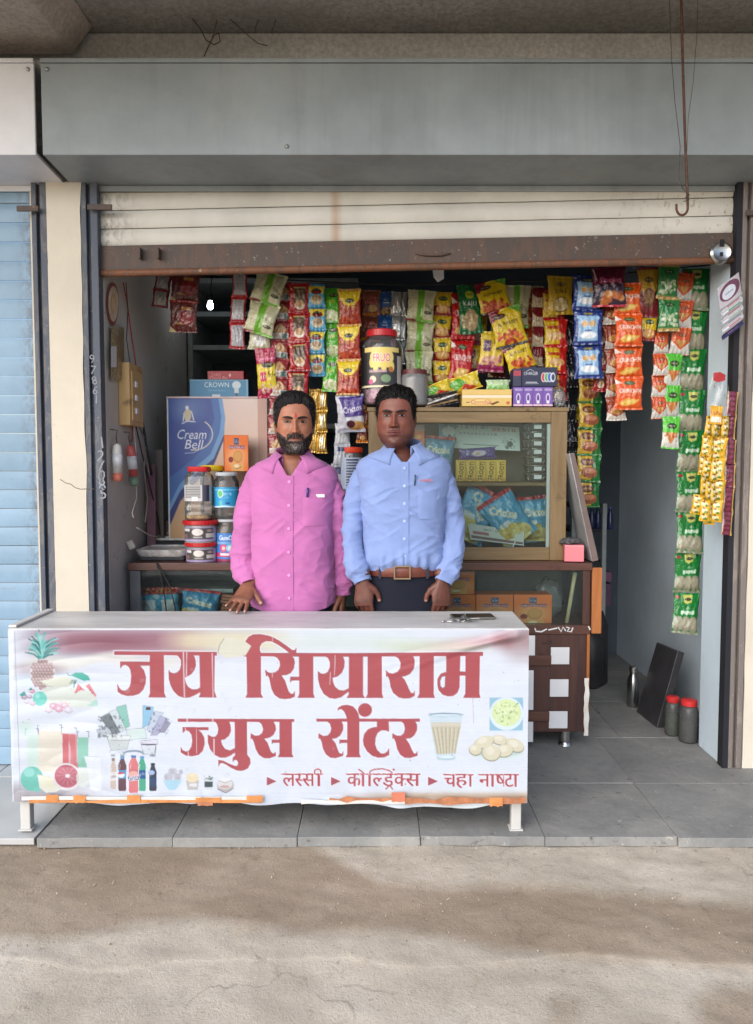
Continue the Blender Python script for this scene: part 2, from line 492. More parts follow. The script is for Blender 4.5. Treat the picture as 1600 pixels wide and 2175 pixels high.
def grimy_metal(name, c, rust, kind):
    t = NT(name); p = t.pos(); sep = t.node('ShaderNodeSeparateXYZ'); t.link(p, sep.inputs[0]); X = sep.outputs[0]; Z = sep.outputs[2]
    base = t.ramp(t.noise(2.6, 7, .62, vec=p), [(.3, tuple(q * .90 for q in c)), (.7, tuple(min(255, q * 1.04) for q in c))])
    streak = t.noise(9, 7, .7, vec=p, stretch=(1.0, 1.0, .07), dist=.3); dust = t.noise(1.4, 8, .7, vec=p)
    spots = t.noise(38, 7, .78, vec=p, stretch=(1, 1, .55))
    if kind == 'galv':
        base = t.mix(t.math('MULTIPLY', t.mask(streak, .48, .72), .32), base, rust)
        base = t.mix(t.math('MULTIPLY', t.mask(dust, .52, .72), .35), base, (176, 172, 162))
        base = t.mix(t.math('MULTIPLY', t.mask(spots, .66, .72), .5), base, (86, 88, 86))
    if kind == 'shutter':
        g = t.math('MULTIPLY', t.mask(X, .75, 1.5), t.mask(spots, .56, .64)); base = t.mix(t.math('MULTIPLY', g, .85), base, rust)
        base = t.mix(t.math('MULTIPLY', t.mask(spots, .665, .70), .7), base, (120, 110, 100))
        cx_ = t.math('ABSOLUTE', t.math('SUBTRACT', X, -.165)); g = t.math('MULTIPLY', t.mask(cx_, .028, .004), t.mask(streak, .35, .6)); base = t.mix(t.math('MULTIPLY', g, .55), base, (168, 122, 78))
        g = t.math('MULTIPLY', t.mask(X, -.95, -1.13), t.mask(spots, .46, .6)); base = t.mix(t.math('MULTIPLY', g, .8), base, (92, 80, 74))
        base = t.mix(t.math('MULTIPLY', t.mask(Z, 2.33, 2.44), .5), base, (176, 160, 136))
    if kind == 'blue':
        g = t.math('MULTIPLY', t.mask(X, -1.47, -1.375), t.mask(spots, .42, .58)); base = t.mix(t.math('MULTIPLY', g, .9), base, rust)
        base = t.mix(t.math('MULTIPLY', t.mask(t.noise(20, 7, .75, vec=p, stretch=(.25, 1, 2.2)), .62, .68), .6), base, (112, 116, 122))
        base = t.mix(t.math('MULTIPLY', t.mask(dust, .5, .7), .3), base, (150, 168, 182))
    t.set(color=base, rough=t.mask(dust, -.4, 1.4), spec=.4)
    h = t.math('ADD', t.math('MULTIPLY', t.noise(3.5, 3, .5, vec=p), 1.0), t.math('MULTIPLY', spots, .06)); t.bump(h, .22, .05); MATS[name] = t.m; return t.m
def worn_rail(name, c, c2, c3):
    t = NT(name); p = t.pos()
    n = t.noise(9, 8, .72, vec=p, stretch=(1.6, 1.6, .45), dist=.8)
    base = t.ramp(n, [(.32, c), (.5, c), (.58, c2), (.64, c), (.78, c3)])
    base = t.mix(t.mask(t.noise(50, 5, .7, vec=p), .63, .68), base, (150, 140, 130))
    t.set(color=base, rough=.6, spec=.35); t.bump(t.noise(35, 6, .7, vec=p), .3, .006)
    MATS[name] = t.m; return t.m
def wood(name, c1, c2, rough=.4, stretch=(1, 1, .09), sc=26):
    if name in MATS: return MATS[name]
    t = NT(name); p = t.pos()
    n = t.noise(sc, 6, .65, vec=p, stretch=stretch, dist=.6)
    base = t.ramp(n, [(.3, c1), (.7, c2)])
    base = t.mix(t.mask(t.noise(6, 5, .7, vec=p), .62, .7), base, tuple(q * .75 for q in c1))
    t.set(color=base, rough=rough, spec=.45); t.bump(n, .12, .003)
    MATS[name] = t.m; return t.m
def plaster(name, c, dirt=(112, 104, 96), amt=.6, rough=.85, thr=.6):
    t = NT(name); p = t.pos()
    base = t.ramp(t.noise(2.5, 6, .6, vec=p), [(.3, tuple(q * .92 for q in c)), (.7, c)])
    m = t.math('MULTIPLY', t.mask(t.noise(5, 9, .75, vec=p, dist=1.2), thr, thr + .12), amt)
    base = t.mix(m, base, dirt)
    base = t.mix(t.math('MULTIPLY', t.mask(t.noise(45, 5, .75, vec=p), .66, .71), amt), base, tuple(q * .7 for q in dirt))
    t.set(color=base, rough=rough, spec=.25); t.bump(t.noise(18, 8, .7, vec=p), .18, .012)
    MATS[name] = t.m; return t.m

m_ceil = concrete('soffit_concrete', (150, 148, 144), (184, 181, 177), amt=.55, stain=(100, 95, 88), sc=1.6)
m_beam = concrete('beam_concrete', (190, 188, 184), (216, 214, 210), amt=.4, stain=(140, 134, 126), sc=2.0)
m_bracket = concrete('bracket_concrete', (176, 166, 157), (206, 196, 188), amt=.5, stain=(138, 124, 116), sc=3)
m_street = street_mat(); m_stone = stone_mat()
m_bed = concrete('mortar', (110, 106, 100), (134, 130, 122), amt=.3)
m_soil = concrete('earth', (160, 146, 126), (190, 176, 154), amt=.5, sc=.6)
m_cream = plaster('cream_paint', (216, 208, 192), dirt=(150, 138, 122), amt=.45, thr=.62)
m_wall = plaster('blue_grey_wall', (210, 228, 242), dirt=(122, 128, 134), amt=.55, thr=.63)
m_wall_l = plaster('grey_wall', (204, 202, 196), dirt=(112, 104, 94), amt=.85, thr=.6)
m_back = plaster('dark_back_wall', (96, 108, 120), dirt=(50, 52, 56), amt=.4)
m_galv = grimy_metal('galvanised_sheet', (148, 156, 160), rust=(104, 108, 108), kind='galv')
m_whitebox = paint_metal('white_sheet', (222, 222, 226), rust=(190, 186, 180), amt=.1, rough=.45, thr=.68)
m_shutter = grimy_metal('white_slat_paint', (208, 205, 196), rust=(128, 92, 66), kind='shutter')
m_blue = grimy_metal('blue_slat_paint', (134, 164, 188), rust=(84, 72, 70), kind='blue')
m_rail = worn_rail('rail_steel', (84, 90, 102), (110, 110, 112), (94, 92, 94))
m_rust = worn_rail('rusty_steel', (82, 71, 66), (96, 76, 66), (92, 80, 74))
m_rusttube = worn_rail('rust_tube', (118, 78, 56), (92, 70, 58), (140, 104, 84))
m_black = M('black_gap', (26, 28, 36), .8)
m_iron = M('iron_rod', (84, 54, 42), .7, .3, var=.35, scale=60, bump=.3)
m_wire = M('thin_wire', (60, 56, 52), .5, .5)
m_steel = M('steel', (190, 190, 190), .28, 1.0, var=.1, scale=30)
m_tile = M('white_tile', (182, 183, 182), .35, var=.06, scale=5)

# ------------------------------------------------------------------ ground
YP = PZ(800, 1777, 0).y          # front edge of the shop's stone step
YF = PZ(800, 1630, 0).y          # face of the pillars
YE = PZ(800, 2050, -.035).y      # broken edge of the concrete apron
ZA = -.035
XB = PZ(72, 1786, 0).x           # where the neighbour's white tiles meet the stone
struct('ground', MB().grid([[(x, y, -.47 + (.02 * wob(x, y, s=.7))) for x in np.linspace(-40, 40, 41)] for y in np.linspace(-50, 12, 41)]), m_soil)

def apron():
    xs = np.concatenate([np.linspace(-9, -2, 15)[:-1], np.linspace(-2, 2, 161), np.linspace(2, 9, 15)[1:]])
    prof = [(YP + .12, ZA)] + [(y, ZA) for y in np.linspace(YP + .02, YE + .03, 70)]
    for a in np.linspace(10, 80, 6): prof.append((YE + .03 - .02 * math.sin(R(a)), ZA - .002 + .002 * math.cos(R(a))))
    prof += [(YE + .0, ZA - .003), (YE - .015, ZA - .004)] + [(y, ZA - .0045 - .01 * (YE - y)) for y in np.linspace(YE - .03, 1.0, 40)] + [(.98, -.12), (.95, -.3), (.94, -.5)]
    rows, wet = [], []
    for i, (y, z) in enumerate(prof):
        row = []
        for x in xs:
            e = .075 * wob(x, 3.1, s=1.3) + .04 * wob(x, 8.1, s=5) + .014 * wob(x, 2.1, s=21)
            k = min(1, max(0, (YE + .5 - y) / .5))
            yy = y + e * k
            zz = z + .006 * wob(x, yy, 1.7, s=5) + .0035 * wob(x, yy, 5.2, s=19) - .012 * max(0, min(1, (y - YP + .25) / .4)) * (wob(x, 2, s=3) * .5)
            if 70 < i < 82: yy += .006 * wob(x, 1.1, 9, s=7)
            if i > 80: zz += .004 * wob(x, yy, 3.3, s=6) + .003 * wob(x, yy, 8.3, s=17)
            row.append((x, yy, zz))
        rows.append(row)
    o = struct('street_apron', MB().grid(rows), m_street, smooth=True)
    me = o.data; co = np.empty(len(me.vertices) * 3); me.vertices.foreach_get('co', co); co = co.reshape(-1, 3) + np.array(o.location)
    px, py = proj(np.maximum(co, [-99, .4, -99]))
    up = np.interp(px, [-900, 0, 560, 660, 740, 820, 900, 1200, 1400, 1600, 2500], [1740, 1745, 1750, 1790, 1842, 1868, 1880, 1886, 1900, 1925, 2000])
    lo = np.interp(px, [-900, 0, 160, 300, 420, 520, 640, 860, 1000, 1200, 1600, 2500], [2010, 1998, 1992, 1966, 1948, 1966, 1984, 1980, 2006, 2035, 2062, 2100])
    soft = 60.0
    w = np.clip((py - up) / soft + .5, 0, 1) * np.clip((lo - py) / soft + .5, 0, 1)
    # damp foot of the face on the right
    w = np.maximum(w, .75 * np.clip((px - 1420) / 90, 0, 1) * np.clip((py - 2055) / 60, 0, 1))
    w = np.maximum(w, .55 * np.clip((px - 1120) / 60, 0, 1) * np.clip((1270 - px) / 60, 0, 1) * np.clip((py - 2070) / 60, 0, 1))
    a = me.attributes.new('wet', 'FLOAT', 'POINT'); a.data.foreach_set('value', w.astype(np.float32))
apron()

def gravel():
    rg = random.Random(5); mb = MB()
    for k in range(520):
        px, py = rg.uniform(-60, 1660), (1792 + abs(rg.gauss(0, 10)) if k < 240 else rg.uniform(1795, 2035)); q = PZ(px, py, ZA); r = rg.uniform(.0012, .0032) * (1.7 if rg.random() < .06 else 1)
        ax = [rg.uniform(.7, 1.3) * r for _ in range(3)]; v = [(q.x + ax[0] * a, q.y + ax[1] * b, ZA + .002 + ax[2] * (c + .5)) for a, b, c in ((1, .2, 0), (-.9, .3, .1), (.1, 1, -.1), (0, -.9, .1), (.1, 0, 1), (0, 0, -1))]
        mb.add(v, [(0, 2, 4), (2, 1, 4), (1, 3, 4), (3, 0, 4), (2, 0, 5), (1, 2, 5), (3, 1, 5), (0, 3, 5)])
    tag(obj('gravel', mb, M('grit', (170, 158, 142), .9, var=.35, scale=40)), 'scattered small stones and grit along the foot of the step', 'gravel', kind='stuff')
gravel()
fl = struct('shop_floor', MB().box(XB + .002, 3.2, YP + .02, 5.3, -.2, -.006), m_bed)
xs_j = [XB] + [P(q, 1780, YP).x for q in (368, 632, 893, 1158, 1440)] + [1.9, 2.4, 3.0]
ys_j = [YP, YP + .44, YP + .95, YP + 1.5, YP + 2.1, 5.28]
for j in range(5):
    for i in range(len(xs_j) - 1):
        off = 0 if j == 0 else (.11 * ((j * 7) % 3 - 1))
        xa = xs_j[i] + (0 if i == 0 else off) + .0009; xb = xs_j[i + 1] + (0 if i == len(xs_j) - 2 else off) - .0009
        d = random.uniform(-.0008, .0008); bm_ = MB()
        ya, yb = ys_j[j] + (.0 if j else random.uniform(-.012, .012)), ys_j[j + 1] - .002
        n = 7
        fr = [(xa + (xb - xa) * k / n, ya + (0.008 * wob(xa + k, 4, s=3) if j == 0 else 0)) for k in range(n + 1)]
        v = [(x, y, z) for z in (-.034, d) for (x, y) in fr + [(xb, yb), (xa, yb)]]
        m_ = n + 3
        f = [tuple(range(m_))[::-1], tuple(range(m_, 2 * m_))] + [(q, (q + 1) % m_, (q + 1) % m_ + m_, q + m_) for q in range(m_)]
        bm_.add(v, f); obj('stone_slab', bm_, m_stone, fl, bevel=.0022)
nf = struct('neighbour_floor', MB().box(-4, XB - .012, YP + .01, 3.6, -.2, -.016), m_bed)
for i in range(4):
    for j in range(2):
        xb = XB - .014 - .4 * i; ya = YP + .0 + .52 * j
        obj('tile', MB().box(xb - .396, xb, ya + .002, ya + .516, -.03, -.008), m_tile, nf, bevel=.002)

# ------------------------------------------------------------------ shell of the building
XL, XR, XRW, YB = -1.12, P(1550, 1100, YF).x, 1.62, 5.05
struct('wall_left', MB().box(XL - .10, XL, YF + .06, YB + .1, 0, 2.9), m_wall_l)
struct('wall_right', MB().box(XRW, XRW + .12, YF + .2, YB + .1, 0, 2.9), m_wall)
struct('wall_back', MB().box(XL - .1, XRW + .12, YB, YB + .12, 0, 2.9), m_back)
struct('shop_ceiling', MB().box(XL - .1, XRW + .12, YF + .1, YB + .1, 2.62, 2.74), M('whitewash', (214, 214, 210), .9))
ZC = P(800, 68, 3.02).z
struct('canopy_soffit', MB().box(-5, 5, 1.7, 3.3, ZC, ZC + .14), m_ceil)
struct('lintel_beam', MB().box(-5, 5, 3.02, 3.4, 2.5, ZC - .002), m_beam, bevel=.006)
struct('upper_wall', MB().box(-5, 5, 3.0, 5.4, ZC + .142, 6.5), m_cream)
# bracket beam that runs out under the soffit at the left
a = P(153, 117, 2.98); zb = a.z
struct('bracket_beam', MB().add([(a.x - .62, 2.985, zb), (a.x, 2.985, zb), (a.x + .085, 2.985, ZC - .003), (a.x - .62, 2.985, ZC - .003),
       (a.x - .62, 1.72, zb), (a.x, 1.72, zb), (a.x + .085, 1.72, ZC - .003), (a.x - .62, 1.72, ZC - .003)],
       [(0, 1, 2, 3), (7, 6, 5, 4), (0, 4, 5, 1), (1, 5, 6, 2), (2, 6, 7, 3), (3, 7, 4, 0)]), m_bracket, bevel=.012)

def strip_wavy(xa, xb, z0, z1, amp, n=40, seed=0):
    """outline with uneven long edges"""
    l = [(xa + amp * wob(k * .31, seed), z0 + (z1 - z0) * k / n) for k in range(n + 1)]
    r = [(xb + amp * wob(k * .27, seed + 9), z0 + (z1 - z0) * k / n) for k in range(n + 1)]
    return l + r[::-1]
pil = thing('pillar', 'cream plastered pillar between the blue shutter and the open shop', 'pillar', (-1.25, YF + .1, 0))
obj('core', MB().box(-1.40, XL - .003, YF + .02, YF + .22, 0, 2.62), m_cream, pil)
pw = MB(); ol = strip_wavy(-1.325, -1.187, 0, P(0, 388, YF).z, .010, 46, 3); half = len(ol) // 2
v = [(x, YF - .006, z) for x, z in ol] + [(x, YF + .021, z) for x, z in ol]; n = len(ol)
f = [(k, k + 1, n - 2 - k, n - 1 - k) for k in range(half - 1)] + [(q, q + n, (q + 1) % n + n, (q + 1) % n) for q in range(n)]
obj('plaster_coat', pw.add(v, f), m_cream, pil)
# thin crack across the plaster
cp = [P(x, y, YF - .007) for x, y in ((128, 1018), (140, 1026), (150, 1028), (160, 1036), (172, 1039), (188, 1038), (200, 1039))]
obj('crack', MB().tube(cp, .0014, 4), M('crack_dark', (120, 108, 96), .9), pil)

pr = thing('pillar', 'blue grey brick pillar at the right end of the shop opening', 'pillar', (XR + .12, YF + .12, 0))
obj('core', MB().box(XR, XR + .55, YF + .045, YF + .245, 0, 2.62), m_wall, pr, bevel=.006)
obj('plaster_coat', MB().prism(strip_wavy(P(1583, 1300, YF).x, XR + .50, 0, 2.4, .008, 40, 21), YF - .01, YF + .0445), m_cream, pr)
obj('cable', MB().tube([P(1533, 722, YF + .2) + Vector((-.02, 0, 0)), P(1536, 780, YF + .2) + Vector((-.02, 0, 0)), P(1531, 800, YF + .2) + Vector((-.02, 0, 0))], .002, 5), m_wire, pr)

# ------------------------------------------------------------------ shutters, their boxes
def slat(name, xa, xb, y, z0, z1, mat, parent, dz=0.0, bow=.007):
    prof = [(y, z0), (y - bow * .7, z0 + (z1 - z0) * .12), (y - bow, z0 + (z1 - z0) * .5), (y - bow * .6, z0 + (z1 - z0) * .85), (y + .002, z1 - .003), (y + .006, z1 - .003), (y + .006, z0)]
    mb = MB(); nx = 12; rings = []
    for k in range(nx + 1):
        x = xa + (xb - xa) * k / nx; s = dz * k / nx
        rings.append([(x, q[0] + .0012 * wob(k, z0 * 9), q[1] + s + .0010 * wob(k * .7, z0 * 3, 4)) for q in prof])
    return obj(name, mb.loft(rings), mat, parent, smooth='auto')
def channel(xa, xb, y, z0, z1, mat, parent, slot):
    w = xb - xa; mb = MB()
    mb.box(xa, xa + w * .32, y, y + .045, z0, z1); mb.box(xb - w * .42, xb, y - .003, y + .045, z0, z1); mb.box(xa + .001, xb - .001, y + .0225, y + .05, z0, z1)
    return obj('guide_rail', mb, mat, parent, bevel=.002)

YS = YF + .035
sh = thing('rolling_shutter', 'white rolling shutter pulled up over the shop, rusty bottom rail', 'shutter', (.18, YS, 2.1))
TILT = (P(1600, 418, YS).z - P(206, 447, YS).z)
lz = [P(206, q, YS).z for q in (585, 523, 486, 447, 407, 368, 330)]
xa_, xb_ = XL - .012, XR + .02
for i in range(1, 6):
    slat('slat', xa_, xb_, YS, lz[i], lz[i + 1], m_shutter, sh, TILT)
def tilt_box(x0, x1, y0, y1, z0, z1):
    mb = MB(); s0, s1 = TILT * (x0 - xa_) / (xb_ - xa_), TILT * (x1 - xa_) / (xb_ - xa_)
    return mb.add([(x0, y0, z0 + s0), (x1, y0, z0 + s1), (x1, y1, z0 + s1), (x0, y1, z0 + s0), (x0, y0, z1 + s0), (x1, y0, z1 + s1), (x1, y1, z1 + s1), (x0, y1, z1 + s0)],
                  [(0, 3, 2, 1), (4, 5, 6, 7), (0, 1, 5, 4), (1, 2, 6, 5), (2, 3, 7, 6), (3, 0, 4, 7)])
obj('bottom_rail', tilt_box(xa_ + .006, xb_, YS - .012, YS + .012, lz[0] + .012, lz[1] - .002), m_rust, sh, bevel=.003)
tz = lz[0] + .004
obj('rail_tube', MB().tube([(xa_ + .004 + (xb_ - xa_) * k / 12, YS - .012, tz + TILT * k / 12) for k in range(13)], .0145, 10), m_rusttube, sh, smooth=True)
for q in (301, 340):
    p = P(q, 541, YS - .013)
    obj('lock_bracket', MB().box(p.x - .004, p.x + .004, YS - .045, YS - .012, p.z - .022, p.z + .022), m_rust, sh, bevel=.002)
p = P(920, 541, YS - .013); obj('pull_slot', MB().tube([p + Vector((-.07, 0, .004)), p + Vector((-.03, -.006, -.003)), p + Vector((.03, -.006, -.004)), p + Vector((.07, 0, .004))], .004, 6), m_rust, sh, smooth=True)
lk = P(1530, 538, YS - .02)
lko = obj('shutter_lock', MB().lathe([(0, -.012), (.04, -.012), (.045, -.006), (.044, .01), (.036, .017), (.03, .014), (0, .014)], lk, 28, Matrix.Rotation(R(90), 4, 'X')), m_steel, sh, smooth='auto')
obj('key_slot', MB().box(lk.x - .006, lk.x + .004, lk.y - .018, lk.y - .012, lk.z - .015, lk.z + .0), m_black, lko)
obj('shackle_gap', MB().box(lk.x - .008, lk.x + .008, lk.y - .019, lk.y - .012, lk.z + .022, lk.z + .05), m_black, lko)
channel(-1.186, XL + .002, YF - .004, 0, 2.46, m_rail, sh, 1)
channel(XR + .016, P(1580, 1300, YF).x, YF - .012, 0, 2.46, worn_rail('rail_brown', (118, 110, 106), (138, 130, 124), (104, 96, 92)), sh, 0)
obj('slot_lining', MB().box(XR - .006, XR + .0155, YF - .008, YF + .04, 0, 2.45), m_black, sh)
for (x0, x1, yy) in ((186, 238, 440), (1585, 1625, 452)):
    p, q = P(x0, yy, YF - .03), P(x1, yy - 2, YF - .03)
    obj('stop_bar', MB().box(p.x, q.x, YF - .034, YF - .026, p.z - .011, p.z + .011), m_rust, sh, bevel=.002)
# pencilled numbers on the left guide rail
m_chalk = M('chalk', (140, 144, 152), .9)
def flat_text(name, s, p, h, mat, parent, wid=None, rotz=0):
    v, t = text_tris(s); lo, hi = v.min(0), v.max(0); k = h / (hi[1] - lo[1]); kx = k if wid is None else wid / (hi[0] - lo[0])
    mb = MB(); c, sn = math.cos(rotz), math.sin(rotz)
    q = [((a - (lo[0] + hi[0]) / 2) * kx, (b - (lo[1] + hi[1]) / 2) * k) for a, b in v]
    mb.add([(p.x + a * c - b * sn, p.y, p.z + a * sn + b * c) for a, b in q], [tuple(r) for r in t])
    return obj(name, mb, mat, parent, fix=False)
for s_, x, y in (('9', 196, 762), ('7', 199, 786), ('8', 201, 808), ('6', 203, 829), ('1', 205, 848), ('1', 217, 940), ('2', 214, 968), ('7', 215, 990), ('0', 216, 1010), ('8', 217, 1030), ('5', 219, 1048)):
    flat_text('chalk_number', s_, P(x, y, YF - .0078), .034 if y < 900 else .045, m_chalk, sh, rotz=R(random.uniform(-12, 12)))

nb = thing('rolling_shutter', 'closed pale blue rolling shutter of the shop next door', 'shutter', (-1.75, YS, 0))
z = .0; zt = 2.46; pitch = .0775; k = 0
while z < zt:
    slat('slat', -2.3, -1.372, YS, z, min(z + pitch, zt), m_blue, nb, bow=.0016); z += pitch; k += 1
channel(-1.384, -1.322, YF - .004, 0, 2.46, m_rail, nb, 0)
p, q = P(36, 443, YF - .03), P(82, 444, YF - .03)
obj('stop_bar', MB().box(p.x, q.x, YF - .034, YF - .026, p.z - .011, p.z + .011), m_rust, nb, bevel=.002)

YH = 2.86
def housing(name, label, xa, xb, mat):
    z0, z1 = P(800, 329, YH).z, P(800, 134, YH).z; yb_ = YS - .01
    h = thing(name, label, 'shutter box', ((xa + xb) / 2, YH, z0))
    obj('front_panel', MB().box(xa, xb, YH, YH + .012, z0, z1), mat, h, bevel=.003)
    obj('bottom_panel', MB().add([(xa + .002, YH + .0125, z0 + .001), (xb - .002, YH + .0125, z0 + .001), (xb - .002, yb_, z0 - .012), (xa + .002, yb_, z0 - .012), (xa + .002, YH + .0125, z0 + .013), (xb - .002, YH + .0125, z0 + .013), (xb - .002, yb_, z0), (xa + .002, yb_, z0)],
        [(0, 3, 2, 1), (4, 5, 6, 7), (0, 1, 5, 4), (1, 2, 6, 5), (2, 3, 7, 6), (3, 0, 4, 7)]), mat, h)
    obj('top_flange', MB().box(xa, xb, YH - .006, YH + .16, z1 + .001, z1 + .016), mat, h, bevel=.003)
    obj('lower_lip', MB().box(xa + .03, xb, yb_ - .006, yb_ + .004, z0 - .036, z0 - .0125), mat, h, bevel=.003)
    obj('end_cap', MB().box(xa + .002, xa + .01, YH + .0125, yb_, z0 + .014, z1), m_black, h)
    for px_ in ((xa + .025, z1 - .022), (xa + .9, z0 + .03)) if xa > -2 else ((xb - .022, z1 - .022),):
        obj('rivet', MB().lathe([(.008, 0), (.006, .005), (0, .006)], (px_[0], YH, px_[1]), 10, Matrix.Rotation(R(90), 4, 'X')), m_steel, h, smooth=True)
    return h
housing('shutter_box', 'grey galvanised shutter box spanning the top of the open shop', P(88, 220, YH).x, 2.4, m_galv)
housing('shutter_box', 'white sheet metal shutter box over the blue shutter', -3.2, P(74, 220, YH).x, m_whitebox)

# dark stained drips on the grey box
hk = thing('iron_hook', 'rusty iron rod with a bent hook end and a thin wire hanging from the canopy', 'hook', P(1450, 0, 2.62))
YK = 2.62
rod = [P(x, y, YK) for x, y in ((1446, -60), (1448, 40), (1451, 150), (1455, 280), (1459, 380), (1461, 425), (1461, 440))]
rod += [P(1461 - 12 + 12 * math.cos(a), 442 + 15 * math.sin(a), YK) for a in np.linspace(0.1, 3.0, 9)] + [P(1437, 434, YK)]
obj('rod', MB().tube(rod, [.0046] * 6 + [.0042] * (len(rod) - 6), 8), m_iron, hk, smooth=True)
obj('tie_wire', MB().tube([P(x, y, YK - .006) for x, y in ((1421, -40), (1424, 60), (1427, 130), (1434, 220), (1445, 310), (1442, 372), (1447, 395), (1458, 410), (1466, 414), (1455, 420), (1464, 424), (1452, 428))], .0013, 5), m_wire, hk)
obj('tie_wire', MB().tube([P(x, y, YK - .004) for x, y in ((1483, -30), (1480, 80), (1472, 180), (1462, 250), (1459, 330), (1461, 420))], .0009, 5), m_wire, hk)

lw = thing('loose_wires', 'tangle of thin rusty wires sticking out of the concrete beam', 'wire', P(460, 60, 2.9))
for k, (pts, r, m) in enumerate([
    ([(392, 20), (425, 60), (438, 85), (455, 95), (468, 88), (465, 70), (455, 75), (440, 105), (434, 120)], .0022, m_iron),
    ([(457, 0), (470, 25), (500, 50), (528, 76), (548, 92), (568, 97)], .0016, m_wire),
    ([(565, -10), (555, 30), (545, 52), (541, 70)], .0012, m_wire), ([(598, -10), (590, 30), (580, 60), (577, 70)], .0012, m_wire),
    ([(468, 0), (462, 40), (455, 70), (450, 80)], .0012, m_wire)]):
    obj('wire', MB().tube([P(x, y, 2.93 + .01 * math.sin(i)) for i, (x, y) in enumerate(pts)], r, 5), m, lw, smooth=True)
# ------------------------------------------------------------------ table with the printed banner
YT = PZ(800, 1768, 0).y
ZT = P(800, 1334, YT).z
YTB = PZ(800, 1298, ZT).y
XT0, XT1 = P(21, 1336, YT).x, P(1121, 1336, YT).x
def table_top_mat():
    t = NT('table_top_paint'); p = t.pos()
    base = t.ramp(t.noise(5, 8, .7, vec=p, stretch=(.5, 1.5, 1)), [(.3, (176, 174, 172)), (.6, (206, 205, 203)), (.8, (220, 219, 216))])
    base = t.mix(t.math('MULTIPLY', t.mask(t.noise(16, 8, .75, vec=p, stretch=(.4, 1.6, 1), dist=.8), .6, .68), .7), base, (132, 126, 118))
    base = t.mix(t.mask(t.noise(3, 6, .7, vec=p), .66, .72), base, (150, 142, 130))
    t.set(color=base, rough=.42, spec=.45); t.bump(t.noise(12, 5, .6, vec=p), .1, .01); return t.m
m_top = table_top_mat()
m_twhite = paint_metal('white_table_steel', (205, 204, 200), rust=(140, 120, 100), amt=.25, thr=.62, rough=.45)
tb = thing('table', 'long low white metal table standing on the stone step in front of the shop', 'table', ((XT0 + XT1) / 2, (YT + YTB) / 2, 0))
obj('top', MB().box(XT0 - .004, XT1 + .004, YT - .004, YTB, ZT - .018, ZT), m_top, tb, bevel=.004)
obj('raised_edge', MB().box(XT0 - .006, XT0 + .022, YT + .002, YTB - .002, ZT + .0005, ZT + .010), m_twhite, tb, bevel=.003)
zb_ = P(600, 1708, YT).z
for sx, x in ((0, XT0 + .012), (1, XT1 - .012)):
    for y in (YT + .012, YTB - .045):
        xa = x if sx == 0 else x - .034
        lg = obj('leg', MB().box(xa, xa + .034, y, y + .034, .004, ZT - .019), m_twhite, tb, bevel=.003)
        obj('foot_plate', MB().box(xa - .006, xa + .04, y - .006, y + .04, .001, .0055), m_twhite, lg)
obj('frame', MB().box(XT0 + .05, XT1 - .05, YT + .016, YT + .034, zb_ + .02, zb_ + .05).box(XT0 + .05, XT1 - .05, YTB - .04, YTB - .02, zb_ + .02, zb_ + .05)
    .box(XT0 + .015, XT0 + .033, YT + .05, YTB - .05, zb_ + .02, zb_ + .05).box(XT1 - .033, XT1 - .015, YT + .05, YTB - .05, zb_ + .02, zb_ + .05), m_twhite, tb)
obj('side_panel', MB().box(XT0 + .002, XT0 + .008, YT + .008, YTB - .008, zb_ + .01, ZT - .019), m_twhite, tb)
obj('side_panel', MB().box(XT1 - .008, XT1 - .002, YT + .008, YTB - .008, zb_ + .01, ZT - .019), m_twhite, tb)
obj('front_panel', MB().box(XT0 + .01, XT1 - .01, YT + .005, YT + .009, zb_ + .012, ZT - .019), m_twhite, tb)

